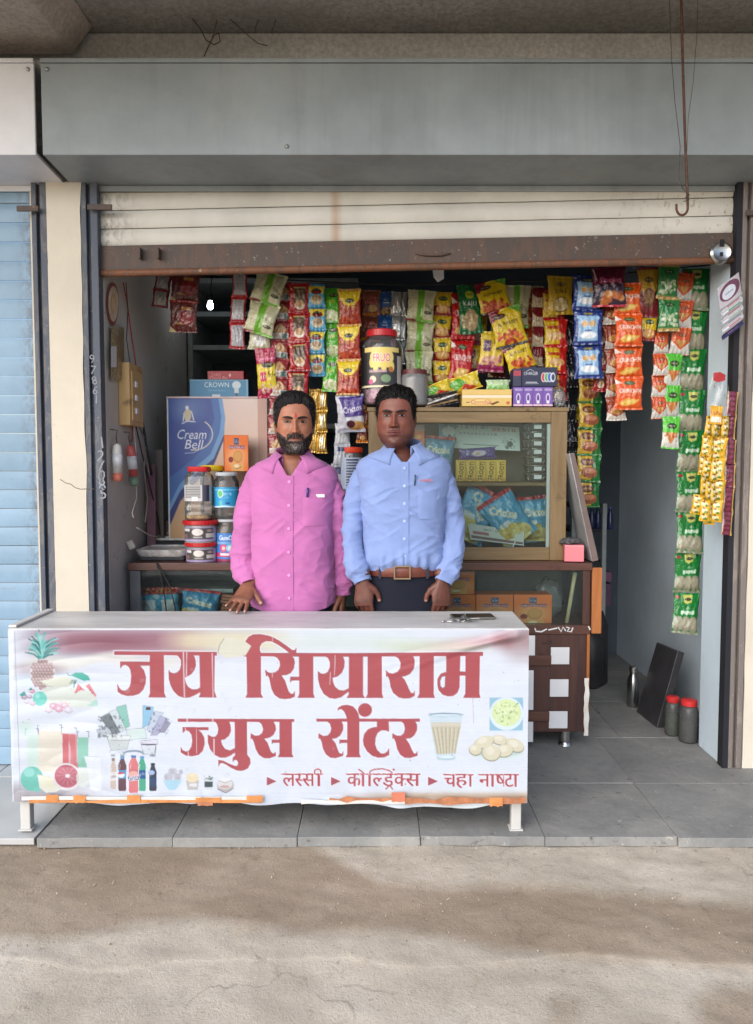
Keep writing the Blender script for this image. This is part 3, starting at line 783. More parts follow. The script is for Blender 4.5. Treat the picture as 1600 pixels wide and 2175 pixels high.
def banner_canvas():
    c = Cv(8, 1326, 1140, 1716, 1.6, (226, 230, 238))
    X, Y = np.meshgrid(c.xx, c.yy)
    def blend(m, col):
        m = np.clip(m, 0, 1)[..., None]; c.a[:] = c.a * (1 - m) + np.array(col, float) * m
    def band(x0, x1, y0, y1, sx, sy): return np.clip((X - x0) / sx, 0, 1) * np.clip((x1 - X) / sx, 0, 1) * np.clip((Y - y0) / sy, 0, 1) * np.clip((y1 - Y) / sy, 0, 1)
    rip = 6 * np.sin(X * .021) + 5 * np.sin(X * .043 + Y * .05)
    blend(.85 * band(20, 620, 1300, 1412 , 60, 34) * np.clip(1.35 - X / 560, 0, 1), (170, 152, 166))
    blend(.75 * band(90, 460, 1330, 1394, 60, 20) , (158, 92, 108))
    blend(.6 * np.exp(-((X - 235) / 70) ** 2 - ((Y - 1365) / 16) ** 2), (140, 70, 88))
    blend(.8 * band(20, 420, 1388 + rip, 1424 + rip, 60, 12), (232, 226, 212))
    blend(.55 * band(20, 150, 1405, 1440, 30, 12), (178, 150, 156))
    blend(.6 * band(20, 200, 1424, 1460, 40, 12), (208, 226, 236))
    blend(.8 * band(330, 640, 1330, 1392, 70, 22), (234, 220, 176))
    blend(.55 * band(560, 900, 1336, 1392, 90, 24), (214, 222, 206))
    blend(.7 * band(780, 1060, 1350, 1398, 80, 22), (206, 216, 176))
    blend(.8 * np.clip((X - 860) / 200, 0, 1) * np.exp(-((Y - (1384 - (X - 860) * .13)) / 13) ** 2), (196, 128, 126))
    blend(.9 * np.clip((X - 1040) / 40, 0, 1) * np.exp(-((Y - 1362) / 20) ** 2), (150, 84, 88))
    blend(.7 * np.clip((X - 1060) / 40, 0, 1) * np.clip((1420 - Y) / 30, 0, 1), (190, 170, 170))
    blend(.6 * np.clip((X - 780) / 200, 0, 1) * np.clip((Y - 1660) / 40, 0, 1), (222, 226, 214))
    blend(.85 * np.exp(-((Y - 1692) / 8) ** 2) * np.clip((X - 700) / 160, 0, 1), (196, 160, 126))
    blend(.8 * np.clip((250 - X) / 120, 0, 1) * np.clip((Y - 1655) / 30, 0, 1), (170, 158, 160))
    # white hems
    c.rect(8, 1326, 1140, 1338, (235, 236, 238)); c.rect(8, 1326, 29, 1716, (236, 238, 242)); c.line([(31, 1340), (44, 1700)], 1.2, (150, 156, 170), .8)
    # ---- pineapple
    rg = random.Random(3)
    for k in range(46):
        a = R(rg.uniform(-78, 78)); L = rg.uniform(18, 44); y0 = 1402 - rg.uniform(0, 30)
        x1, y1 = 89 + math.sin(a) * L * .95, y0 - math.cos(a) * L * .85 - 3
        col = rg.choice([(92, 190, 178), (60, 148, 138), (134, 214, 204), (74, 128, 130), (46, 112, 110)])
        c.line([(89 + math.sin(a) * 3, y0), (89 + math.sin(a) * L * .55, y0 - L * .62 * math.cos(a) - 3), (x1, y1)], rg.uniform(2.2, 4), col, .9)
    c.ell(91, 1432, 27, 33, (232, 224, 224), .95)
    for i in range(-4, 5):
        for j in range(-4, 6):
            x = 91 + i * 7.2 + (j % 2) * 3.6; y = 1430 + j * 6.3
            if ((x - 91) / 25) ** 2 + ((y - 1432) / 31) ** 2 < 1:
                c.ell(x, y, 3.9, 3.6, (132, 98, 98), .85 - .03 * abs(i)); c.ell(x + .5, y - .3, 2.7, 2.5, (228, 196, 190), .95); c.ell(x, y, .9, .9, (110, 70, 74))
    c.poly([(84, 1446), (100, 1444), (120, 1438), (140, 1436), (160, 1446), (150, 1456), (120, 1462), (100, 1458)], (226, 226, 204))
    c.line([(86, 1447), (105, 1458), (125, 1462), (150, 1456)], 1.0, (150, 150, 120), .7)
    c.poly([(90, 1462), (130, 1458), (160, 1462), (200, 1470), (208, 1492), (206, 1500), (170, 1504), (110, 1500), (94, 1490)], (224, 228, 214))
    c.poly([(184, 1500), (206, 1484), (208, 1499)], (178, 222, 206))
    c.poly([(150, 1434), (160, 1429), (176, 1429), (188, 1436), (192, 1445), (178, 1446), (164, 1440)], (70, 186, 164)); c.line([(143, 1430), (146, 1434), (152, 1434)], 1.2, (90, 120, 110))
    for k in range(4): c.line([(148 + k * 4, 1452), (154 + k * 3, 1444)], 1.2, (70, 128, 116))
    c.line([(157, 1460), (160, 1447)], 1.8, (70, 140, 120))
    c.poly([(166, 1452), (181, 1467), (172, 1466), (158, 1474)], (236, 130, 134)); c.poly([(182, 1457), (190, 1452), (205, 1477), (203, 1480)], (236, 130, 134))
    for q in ((171, 1462), (162, 1471), (192, 1466), (196, 1472)): c.ell(q[0], q[1], 1.2, 1.2, (110, 60, 60))
    c.ell(85, 1484, 15, 15, (112, 214, 196)); c.ell(80, 1478, 5, 6, (170, 236, 224), .7)
    for (x, y, r_, cc) in ((52, 1480, 7, (196, 158, 180)), (64, 1480, 5, (190, 168, 190)), (58, 1490, 6, (226, 216, 226)), (69, 1468, 6, (224, 160, 178)), (70, 1494, 6, (226, 190, 202)),
                           (114, 1500, 9, (222, 162, 180)), (126, 1506, 9, (236, 176, 192)), (138, 1498, 8, (234, 188, 200)), (146, 1508, 9, (226, 216, 226)), (104, 1508, 8, (232, 214, 222)), (128, 1494, 6, (236, 200, 208))):
        c.ell(x, y, r_, r_ * .8, cc, .95); c.ell(x - 1.5, y - 1.5, r_ * .4, r_ * .3, (248, 240, 244), .7); c.line([(x - r_, y + r_ * .3), (x, y + r_ * .8), (x + r_, y + r_ * .3)], .9, (130, 104, 120), .6)
    c.poly([(41, 1476), (52, 1468), (56, 1476), (48, 1480)], (80, 170, 160)); c.poly([(60, 1466), (66, 1460), (70, 1466)], (60, 150, 140))
    # ---- juice glasses, citrus
    c.ell(56, 1546, 16, 14, (206, 232, 214), .7, soft=.3)
    for (x0, x1, y0, y1, cc, al) in ((58, 82, 1560, 1640, (206, 232, 206), .6), (82, 132, 1553, 1640, (236, 224, 200), .9), (133, 146, 1558, 1640, (222, 104, 108), .95), (146, 160, 1558, 1630, (226, 150, 152), .6), (150, 164, 1560, 1640, (222, 112, 116), .7), (165, 188, 1566, 1630, (138, 206, 176), .9)):
        c.rect(x0, y0, x1, y1, cc, al)
    for (x0, x1, y0) in ((80, 131, 1540), (54, 82, 1548), (131, 163, 1546), (165, 189, 1554)): c.line([(x0, y0 + 14), (x0, y0), (x0 + 4, y0)], .9, (120, 124, 134)); c.line([(x1, y0 + 12), (x1, y0), (x1 - 5, y0)], 1.1, (100, 104, 116))
    c.poly([(144, 1560), (158, 1560), (166, 1632), (160, 1632)], (226, 120, 122), .9)
    c.ell(68, 1654, 24, 26, (112, 202, 182)); c.ell(62, 1640, 12, 10, (160, 228, 214), .7); c.poly([(70, 1676), (82, 1668), (86, 1682), (74, 1682)], (120, 208, 188))
    c.poly([(80, 1646), (138, 1656), (136, 1672), (120, 1682), (98, 1684), (84, 1672)], (238, 236, 218)); c.ell(108, 1664, 22, 12, (244, 238, 200), .7); c.line([(80, 1646), (138, 1656)], 2, (226, 222, 190))
    c.ell(142, 1650, 31, 29, (238, 228, 226), .95, .4); c.ell(142, 1649, 26, 24, (206, 106, 122), 1, .4)
    for k in range(12): a = k * math.pi / 6; c.line([(144, 1648), (144 + 23 * math.cos(a), 1648 + 20 * math.sin(a))], .9, (230, 170, 176))
    c.ell(144, 1648, 5, 4, (244, 232, 232))
    c.ell(176, 1652, 14, 20, (232, 236, 222), .8); c.poly([(179, 1606), (214, 1608), (216, 1676), (204, 1680), (192, 1676), (188, 1640)], (236, 240, 244), .95); c.line([(181, 1606), (214, 1608)], 1, (190, 196, 206))
    # ---- ice cream bars and tubs
    for (pts, cc) in (([(247, 1502), (268, 1496), (276, 1542), (266, 1548)], (134, 200, 180)), ([(232, 1512), (248, 1506), (268, 1550), (254, 1556)], (206, 216, 218)), ([(212, 1524), (232, 1514), (256, 1556), (240, 1560)], (120, 128, 132)), ([(205, 1550), (226, 1542), (236, 1562), (212, 1566)], (186, 192, 196)),
                      ([(304, 1498), (327, 1502), (316, 1540), (303, 1546)], (138, 196, 226)), ([(327, 1510), (348, 1514), (322, 1556), (312, 1550)], (196, 208, 222)), ([(340, 1520), (356, 1526), (334, 1562), (320, 1562)], (176, 176, 204)), ([(352, 1528), (363, 1536), (350, 1556), (338, 1556)], (150, 146, 168)),
                      ([(268, 1550), (308, 1546), (312, 1568), (272, 1572)], (216, 232, 224)), ([(228, 1568), (276, 1570), (270, 1592), (236, 1594)], (206, 212, 206)), ([(226, 1560), (278, 1562), (276, 1572), (230, 1572)], (230, 234, 226)),
                      ([(300, 1578), (332, 1578), (328, 1602), (304, 1602)], (220, 224, 230)), ([(298, 1574), (334, 1570), (336, 1580), (300, 1582)], (226, 222, 232))):
        c.poly(pts, cc, .95); c.line(pts + [pts[0]], .8, (120, 130, 140), .7)
    c.speck(60, 2.2, (84, 92, 98), .7, (208, 1520, 262, 1566), rg); c.speck(26, 2.0, (96, 96, 124), .6, (316, 1512, 362, 1564), rg); c.speck(18, 2.2, (150, 158, 150), .6, (232, 1566, 334, 1600), rg)
    c.rect(310, 1502, 320, 1508, (90, 60, 58)); c.rect(302, 1580, 330, 1583, (90, 90, 110)); c.line([(332, 1580), (330, 1600)], 1.4, (90, 96, 110))
    c.ell(284, 1600, 22, 7, (120, 140, 160), .8); c.ell(284, 1602, 19, 5, (226, 232, 238))
    # ---- bottles
    def bottle(x, y0, y1, w, body, cap, lab=None, txt=None, tc=(255, 255, 255)):
        c.rect(x - w * .22, y0, x + w * .22, y0 + 7, cap); pts = [(x - w * .22, y0 + 6), (x + w * .22, y0 + 6), (x + w * .5, y0 + 20), (x + w * .46, (y0 + y1) / 2), (x + w * .5, y1 - 6), (x + w * .4, y1), (x - w * .4, y1), (x - w * .5, y1 - 6), (x - w * .46, (y0 + y1) / 2), (x - w * .5, y0 + 20)]
        c.poly(pts, (244, 246, 250)); c.poly([(x + (a - x) * .88, b) for a, b in pts], body)
        if lab: c.rect(x - w * .42, y0 + 30, x + w * .42, y0 + 48, lab)
        if txt: c.text(txt, x, y0 + 39, 8, tc, wid=w * .8, rot=-.1)
        c.line([(x - w * .25, y0 + 18), (x - w * .28, y0 + 28)], 1.3, (250, 250, 250), .7)
    bottle(241, 1610, 1676, 15, (214, 192, 176), (150, 120, 110), (232, 226, 222), 'coke', (140, 110, 104))
    bottle(260, 1606, 1680, 20, (112, 76, 84), (96, 150, 206), (86, 160, 214)); c.ell(258, 1646, 7, 6, (240, 240, 246)); c.poly([(251, 1645), (265, 1643), (264, 1640), (252, 1640)], (216, 70, 74))
    bottle(302, 1606, 1680, 19, (70, 176, 138), (90, 150, 200), (44, 92, 156), 'sprite', (226, 240, 240))
    bottle(325, 1621, 1680, 19, (56, 66, 84), (40, 50, 60), (48, 74, 116)); c.ell(322, 1641, 7, 5, (170, 190, 226))
    bottle(284, 1604, 1684, 24, (232, 122, 124), (70, 120, 180), (226, 118, 122)); c.ell(284, 1646, 11, 8, (244, 180, 170)); c.text('fanta', 284, 1652, 11, (34, 44, 104), wid=24, rot=-.15, outline=(240, 240, 244))
    for q in (236, 256, 318, 322): c.rect(q, 1602, q + 9, 1607, (120, 130, 140), .6)
    # ---- sundae, cups
    c.poly([(346, 1656), (388, 1656), (378, 1672), (372, 1678), (360, 1678), (354, 1672)], (176, 220, 236)); c.line([(346, 1656), (388, 1656)], 1.2, (200, 230, 240))
    for (x, y, r_) in ((358, 1650, 10), (367, 1639, 10), (377, 1650, 9), (384, 1640, 5)):
        c.ell(x, y, r_, r_ * .85, (206, 204, 212)); [c.line([(x - r_ * .7, y + k), (x + r_ * .7, y + k - 1)], .8, (130, 126, 140), .7) for k in (-4, -1, 2, 5)]
    c.poly([(395, 1658), (423, 1658), (420, 1678), (399, 1678)], (196, 190, 184)); c.rect(403, 1664, 418, 1671, (230, 228, 224)); c.ell(409, 1652, 13, 10, (240, 220, 176)); c.ell(408, 1645, 6, 4, (244, 228, 190))
    c.poly([(433, 1652), (454, 1652), (451, 1677), (437, 1677)], (214, 220, 220)); c.rect(435, 1660, 452, 1672, (70, 86, 90)); c.speck(14, 1.8, (60, 84, 76), .9, (434, 1648, 453, 1656), rg)
    c.ell(479, 1668, 18, 15, (196, 188, 184)); c.ell(478, 1664, 16, 12, (228, 224, 220)); c.ell(478, 1657, 14, 6, (238, 236, 234)); c.line([(464, 1658), (478, 1663), (492, 1658)], 1, (140, 130, 130)); c.ell(478, 1671, 10, 3, (214, 170, 166)); c.line([(462, 1676), (480, 1684), (496, 1674)], 1.4, (120, 112, 112))
    # ---- tea glass, plates
    c.poly([(911, 1516), (984, 1516), (966, 1612), (930, 1614), (924, 1600)], (206, 222, 230)); c.poly([(916, 1540), (980, 1540), (966, 1600), (928, 1602)], (206, 196, 168)); c.rect(916, 1534, 979, 1543, (216, 206, 182))
    for k in range(7): c.line([(920 + k * 9.2, 1546), (931 + k * 5.9, 1600)], 2.2, (180, 166, 132), .8); c.line([(924 + k * 9, 1546), (934 + k * 5.9, 1600)], 1.1, (232, 226, 206), .8)
    c.ell(947, 1518, 36, 4, (120, 150, 164)); c.ell(947, 1519, 33, 2.6, (214, 228, 236)); c.ell(948, 1610, 20, 5, (178, 206, 214)); c.ell(948, 1608, 16, 3, (222, 236, 240))
    c.rect(1040, 1482, 1111, 1552, (150, 196, 216)); c.ell(1076, 1516, 36, 35, (220, 234, 240)); c.ell(1076, 1514, 31, 29, (222, 236, 170))
    c.speck(46, 1.7, (112, 160, 76), .9, (1052, 1492, 1102, 1538), rg); c.speck(40, 3, (240, 246, 206), .6, (1052, 1492, 1102, 1538), rg)
    c.ell(1056, 1600, 56, 15, (216, 230, 226)); c.ell(1056, 1597, 52, 11, (196, 214, 208))
    for (x, y, rx, ry, rot) in ((1062, 1571, 17, 10, .2), (1028, 1576, 21, 12, -.3), (1094, 1582, 20, 13, .5), (1010, 1592, 13, 11, .2), (1072, 1594, 18, 13, -.2), (1044, 1598, 19, 17, .1)):
        c.ell(x, y + 1.5, rx + 1, ry + 1, (150, 140, 110), .8, rot); c.ell(x, y, rx, ry, (226, 216, 184), 1, rot); c.ell(x - 3, y - 3, rx * .5, ry * .5, (240, 232, 208), .7, rot)
    # ---- lettering
    red, wht = (190, 78, 84), (246, 236, 238)
    def tr(pts, sc, ox, oy): return [(ox + a / sc, oy + b / sc) for a, b in pts]
    z1 = (6.667, 240, 1370); z2 = (6.667, 510, 1330); z3 = (5.333, 740, 1370); z4 = (5.926, 370, 1510); z5 = (6.4, 660, 1480)
    G = [
     (z1, [(20,90),(1470,100),(1470,148),(20,138)]), (z1, [(525,136),(720,136),(725,680),(750,740),(505,740),(528,690)]),
     (z1, [(105,235),(527,240),(527,288),(380,290),(440,360),(465,450),(462,540),(430,630),(370,690),(290,715),(200,718),(120,695),(70,660),(65,555),(85,600),(120,640),(165,650),(210,630),(240,590),(258,520),(262,430),(250,350),(220,300),(180,280),(140,285),(105,330)]),
     (z1, [(890,130),(930,160),(965,210),(970,280),(950,350),(910,390),(860,405),(810,385),(790,355),(795,480),(815,560),(860,650),(930,720),(1010,745),(1080,742),(1160,710),(1245,660),(1245,600),(1190,630),(1120,630),(1060,590),(1030,530),(1015,460),(1060,440),(1110,410),(1150,360),(1175,290),(1170,220),(1155,170),(1130,130)]),
     (z1, [(1228,140),(1440,140),(1435,650),(1465,740),(1220,740),(1240,690)]),
     (z2, [(50,380),(1600,385),(1600,430),(50,425)]),
     (z2, [(85,430),(80,300),(80,210),(125,150),(190,118),(290,115),(400,135),(470,160),(560,210),(660,280),(740,340),(780,340),(798,305),(795,385),(710,385),(640,330),(540,260),(450,215),(370,210),(310,240),(280,290),(280,340),(295,385),(295,960),(325,1010),(80,1010),(105,960),(95,430)]),
     (z2, [(480,425),(530,445),(565,500),(570,560),(545,620),(500,655),(440,665),(395,655),(360,620),(370,710),(390,690),(415,730),(430,800),(450,890),(490,970),(560,1020),(640,1030),(720,1020),(775,995),(775,920),(755,960),(720,960),(690,930),(665,860),(640,780),(600,720),(585,695),(660,690),(720,660),(760,600),(775,520),(765,460),(735,425)]),
     (z2, [(715,720),(840,720),(840,765),(730,770),(712,795)]), (z2, [(838,425),(1035,425),(1035,950),(1055,1012),(820,1012),(842,960)]),
     (z2, [(1210,425),(1250,450),(1275,510),(1275,580),(1245,650),(1200,675),(1150,675),(1105,640),(1110,760),(1135,860),(1190,960),(1270,1015),(1350,1025),(1430,1005),(1545,920),(1545,880),(1470,915),(1400,905),(1345,860),(1315,790),(1310,730),(1380,710),(1440,660),(1475,580),(1480,500),(1465,450),(1445,425)]),
     (z3, [(0,95),(1525,80),(1525,122),(0,130)]), (z3, [(10,125),(165,125),(165,560),(185,597),(-16,597),(8,560)]), (z3, [(222,125),(378,125),(380,550),(395,597),(200,597),(220,560)]),
     (z3, [(530,124),(570,150),(595,200),(590,260),(560,305),(510,325),(460,318),(428,290),(430,360),(450,350),(470,400),(480,470),(510,540),(570,590),(630,605),(700,600),(752,575),(752,520),(740,548),(710,545),(690,510),(665,450),(635,390),(600,360),(650,350),(700,325),(740,270),(752,200),(745,150),(725,118)]),
     (z3, [(810,122),(968,122),(965,550),(978,597),(785,597),(808,550)]),
     (z3, [(1112,120),(1268,120),(1262,300),(1330,305),(1330,118),(1490,116),(1482,550),(1495,597),(1305,597),(1328,550),(1330,345),(1262,345),(1258,480),(1235,540),(1190,575),(1130,580),(1070,560),(1025,510),(1010,440),(1015,380),(1045,330),(1090,310),(1112,310)]),
     (z4, [(50,100),(1510,105),(1510,135),(50,135)]),
     (z4, [(110,205),(432,208),(432,240),(300,240),(345,275),(380,340),(383,420),(360,500),(310,550),(230,568),(150,560),(85,520),(85,455),(105,495),(150,515),(190,500),(220,450),(232,380),(222,300),(190,255),(150,240),(110,275)]),
     (z4, [(510,125),(540,160),(560,220),(550,290),(520,325),(480,330),(425,300),(430,400),(455,480),(510,550),(580,585),(650,585),(710,560),(768,520),(768,470),(700,500),(640,480),(600,420),(590,365),(640,355),(690,310),(715,250),(708,180),(690,128)]),
     (z4, [(765,130),(915,130),(918,550),(955,600),(960,660),(930,720),(870,750),(800,750),(720,715),(650,670),(600,650),(575,665),(560,700),(560,620),(620,630),(700,670),(770,695),(800,690),(810,650),(790,615),(760,615),(740,640),(742,590),(770,560)]),
     (z4, [(1060,130),(1105,165),(1125,230),(1110,280),(1070,310),(1020,315),(968,285),(965,350),(985,345),(1010,400),(1030,480),(1070,550),(1130,590),(1200,595),(1280,565),(1280,520),(1250,540),(1220,520),(1200,470),(1175,400),(1130,350),(1200,335),(1250,300),(1280,240),(1275,180),(1245,130)]),
     (z4, [(1232,365),(1330,365),(1330,398),(1245,400),(1232,415)]), (z4, [(1330,130),(1480,130),(1480,540),(1500,580),(1310,580),(1330,540)]),
     (z5, [(82,300),(1482,300),(1482,335),(82,335)]),
     (z5, [(225,330),(265,365),(285,430),(270,490),(230,530),(170,535),(110,500),(110,570),(130,560),(155,620),(170,700),(210,780),(270,825),(340,832),(440,800),(445,745),(425,780),(385,765),(360,700),(335,630),(285,570),(350,560),(400,525),(440,450),(440,380),(415,330)]),
     (z5, [(395,585),(502,588),(502,622),(410,625),(395,640)]),
     (z5, [(500,335),(490,270),(460,200),(420,165),(385,170),(370,190),(375,150),(430,120),(500,112),(570,130),(620,180),(650,240),(660,300),(662,780),(680,820),(480,820),(500,780)]),
     (z5, [(740 + 92 * math.cos(k * math.pi / 10), 180 + 90 * math.sin(k * math.pi / 10)) for k in range(20)]),
     (z5, [(905,330),(1058,330),(1065,470),(1020,455),(960,455),(910,490),(880,560),(875,650),(900,720),(950,770),(1000,775),(1040,750),(1065,705),(1065,790),(1000,820),(920,825),(840,800),(770,740),(725,660),(715,590),(730,510),(780,445),(840,420),(905,410)]),
     (z5, [(1230,330),(1270,365),(1285,430),(1270,495),(1230,530),(1170,530),(1115,500),(1115,570),(1135,560),(1160,620),(1180,710),(1220,785),(1280,825),(1350,830),(1450,800),(1450,745),(1430,775),(1400,770),(1370,710),(1340,640),(1290,570),(1360,560),(1410,520),(1445,450),(1445,380),(1415,330)])]
    P2 = [tr(p, *z) for z, p in G]
    for p in P2: c.line(p + [p[0]], 5.0, wht, .9)
    for p in P2: c.line(p + [p[0]], 1.5, (150, 110, 130), .8)
    for p in P2: c.poly(p, red)
    for p in P2:                                       # a fold-like fade in the ink
        pass
    hole = tr([(1100,350),(1060,360),(1040,410),(1045,465),(1070,490),(1095,470)], *z3)
    c.poly(hole, (226, 230, 238)); c.line(hole + [hole[0]], 1.2, (150, 110, 130), .7)
    # scratches through the ink
    for (x0, y0, x1, y1, w) in ((390, 1386, 392, 1480, 3), (397, 1386, 396, 1436, 2.4), (451, 1388, 453, 1480, 2.2), (579, 1352, 579, 1362, 1.4), (579, 1428, 579, 1438, 1.8), (712, 1392, 711, 1434, 1.6), (702, 1428, 701, 1454, 1.6),
                                (398, 1527, 398, 1534, 3), (452, 1527, 452, 1533, 3), (455, 1570, 455, 1604, 3), (418, 1548, 418, 1600, 1.2), (394, 1546, 394, 1552, 2), (400, 1596, 400, 1606, 2)):
        c.line([(x0, y0), (x1, y1)], w, (228, 206, 212), .85)
    # small line
    def word(seq, x, y0, h, gap=0):
        for st, clip, dx, w, yo, hh in seq:
            c.text(st, x + dx, y0 + yo, hh, red, wid=w, anchor='l', clip=clip, outline=wht, bold=2)
    for x in (567, 703, 910): c.poly([(x - 1.5, 1647), (x + 24, 1659.5), (x - 1.5, 1672)], wht); c.poly([(x, 1650), (x + 21, 1659.5), (x, 1669)], (178, 84, 96))
    def head(x0, x1, y=1644.5): c.line([(x0, y), (x1, y)], 4.6, wht); c.line([(x0, y), (x1, y)], 2.8, red)
    head(598, 686); head(736, 893, 1643.5); head(942, 1006, 1645); head(1016, 1101, 1645)
    y0, H = 1643, 27
    word([('ल', None, 0, 27, 0, H), ('स', .66, 26, 26, 0, H), ('स', None, 42, 27, 0, H), ('ा', None, 70, 14, 0, H)], 600, y0, H)
    c.line([(681, 1645), (682, 1637), (676, 1633), (669, 1636), (668, 1644)], 4.4, wht); c.line([(681, 1645), (682, 1637), (676, 1633), (669, 1636), (668, 1644)], 2.8, red)
    word([('क', None, 0, 30, 0, H), ('ा', None, 28, 12, 0, H), ('ा', None, 42, 12, 0, H), ('ल', .7, 54, 28, 0, H), ('ड', None, 75, 24, 0, H), ('क', .8, 100, 30, 0, H), ('स', None, 124, 31, 0, H)], 737, y0, H)
    for q in ([(774, 1644), (768, 1638), (762, 1634)], [(785, 1644), (787, 1638), (796, 1634), (812, 1633), (826, 1636), (833, 1641)]): c.line(q, 4.2, wht); c.line(q, 2.6, red)
    c.ell(836.5, 1634.5, 2.4, 2.4, red); c.line([(820, 1676), (828, 1668), (834, 1676)], 2.6, red)
    word([('च', None, 0, 26, 0, H), ('ह', None, 24, 26, 0, H + 3), ('ा', None, 50, 12, 0, H)], 943, y0 + 1, H)
    word([('न', None, 0, 24, 0, H), ('ा', None, 23, 12, 0, H), ('ष', .72, 35, 25, 0, H), ('ट', None, 54, 20, 0, H), ('ा', None, 72, 12, 0, H)], 1017, y0 + 1, H)
    # torn patch in the print, marks, drips
    c.poly([(470, 1358), (482, 1354), (520, 1362), (534, 1372), (522, 1392), (500, 1396), (480, 1398), (463, 1386)], (226, 220, 196)); c.line([(463, 1386), (467, 1370), (476, 1356)], 1.2, (130, 120, 100))
    c.line([(1005, 1478), (1006, 1536)], .9, (180, 120, 130), .7)
    c.speck(50, 1.2, (120, 120, 126), .7, (40, 1400, 1110, 1690), rg); c.speck(30, 5, (206, 210, 214), .35, (40, 1400, 1110, 1690), rg)
    # weave of the sheet
    g = c.a.mean(2, keepdims=True); c.a[:] = (g + (c.a - g) * .86) * .86 * np.array((.975, 1.0, 1.035))
    c.a *= (1 + .012 * RNG.standard_normal((c.h, 1, 1)))
    return c
def build_banner():
    cv = banner_canvas(); nu, nv = 760, 250
    zt_ = ZT - .0015; uu, vv = np.meshgrid(np.linspace(0, 1, nu + 1), np.linspace(0, 1, nv + 1)); uu, vv = uu.ravel(), vv.ravel()
    xa, xb = XT0 - .002, XT1 + .003
    zbot = P(600, 1703, YT).z + .004 * np.sin(uu * 21) + .004 * np.sin(uu * 47 + 1) - .012 * np.clip((uu - .55) / .2, 0, 1) * np.clip((1 - uu) / .1, 0, 1)
    z = zt_ + (zbot - zt_) * vv; x = xa + (xb - xa) * uu
    # folds: pulled up to the right top corner, slack at the foot
    d = .0035 * np.sin(x * 9 + z * 14) * vv + .006 * np.clip(vv - .86, 0, 1) / .14 * np.sin(uu * 60 + 2 * np.sin(uu * 17)) * .6
    for k, (ang, ph) in enumerate(((.24, 0), (.34, .05), (.16, -.04))):
        dx = xb - x; line = zt_ - .01 - dx * ang + ph * .3
        d += .006 * np.exp(-((z - line) / .012) ** 2) * np.clip((.55 - dx) / .5, 0, 1) * np.clip(dx / .04, 0, 1)
    d += .002 * np.sin(vv * 40 + 3 * np.sin(uu * 9)) * np.exp(-((uu - .1) / .12) ** 2)
    d += .0022 * np.array([wob(a * 3, b * 7, s=1.0) for a, b in zip(x, z)])
    y = YT - .0085 - np.abs(d)
    p = np.stack([x, y, z], 1)
    px, py = proj(p)
    o0 = Vector(((xa + xb) / 2, YT - .008, float(p[:, 2].min())))
    me = np_mesh('banner', p - np.array(o0), npgrid(nu, nv)); setcol(me, cv.sample(px, py)); me.shade_smooth()
    b = link_obj('banner', me, attr_mat('banner_vinyl', rough=.38, bump=.12, bscale=26, var=.05, spec=.5)); b.location = o0; ORG[b.name] = o0
    tag(b, 'printed white vinyl banner with red lettering, fruit and drinks stretched over the table front', 'banner')
    orange = M('orange_tape', (206, 138, 84), .35, var=.15, scale=20); white = M('white_tape', (214, 212, 206), .4, var=.08); brown = M('brown_tape', (176, 118, 86), .35, var=.2, scale=30)
    def tape(x0, y0, x1, y1, m, w0=.0, k=0, jag=.0):
        n = 8; pts = []
        for r_ in range(2):
            row = []
            for i in range(n + 1):
                q = P(x0 + (x1 - x0) * i / n, (y0 if r_ == 0 else y1) + jag * wob(i * 1.3 + k, r_ * 5) * 6, YT - .021 - .0012 * k - .003 * abs(wob(i * .9 + k, r_)))
                row.append(q)
            pts.append(row)
        obj('tape', MB().grid(pts), m, b, smooth=True)
    tape(46, 1692, 560, 1700, white, k=0, jag=.6); tape(62, 1699, 556, 1706, orange, k=1, jag=.8)
    tape(98, 1688, 124, 1704, orange, k=2, jag=.5); tape(156, 1689, 182, 1705, orange, k=2, jag=.5); tape(270, 1689, 298, 1703, orange, k=3, jag=.5); tape(416, 1694, 470, 1704, orange, k=2, jag=.4); tape(524, 1690, 558, 1703, orange, k=3, jag=.7)
    tape(640, 1698, 860, 1708, white, k=1, jag=1.2); tape(832, 1683, 861, 1703, M('red_tape', (200, 120, 96), .35), k=3, jag=.3); tape(860, 1694, 1105, 1709, brown, k=1, jag=2.0); tape(700, 1694, 850, 1700, brown, k=2, jag=1.6); tape(1040, 1694, 1068, 1712, orange, k=3, jag=.6); tape(420, 1704, 452, 1711, brown, k=3, jag=.3)
    tape(1090, 1694, 1118, 1706, brown, k=4, jag=1.2)
build_banner()

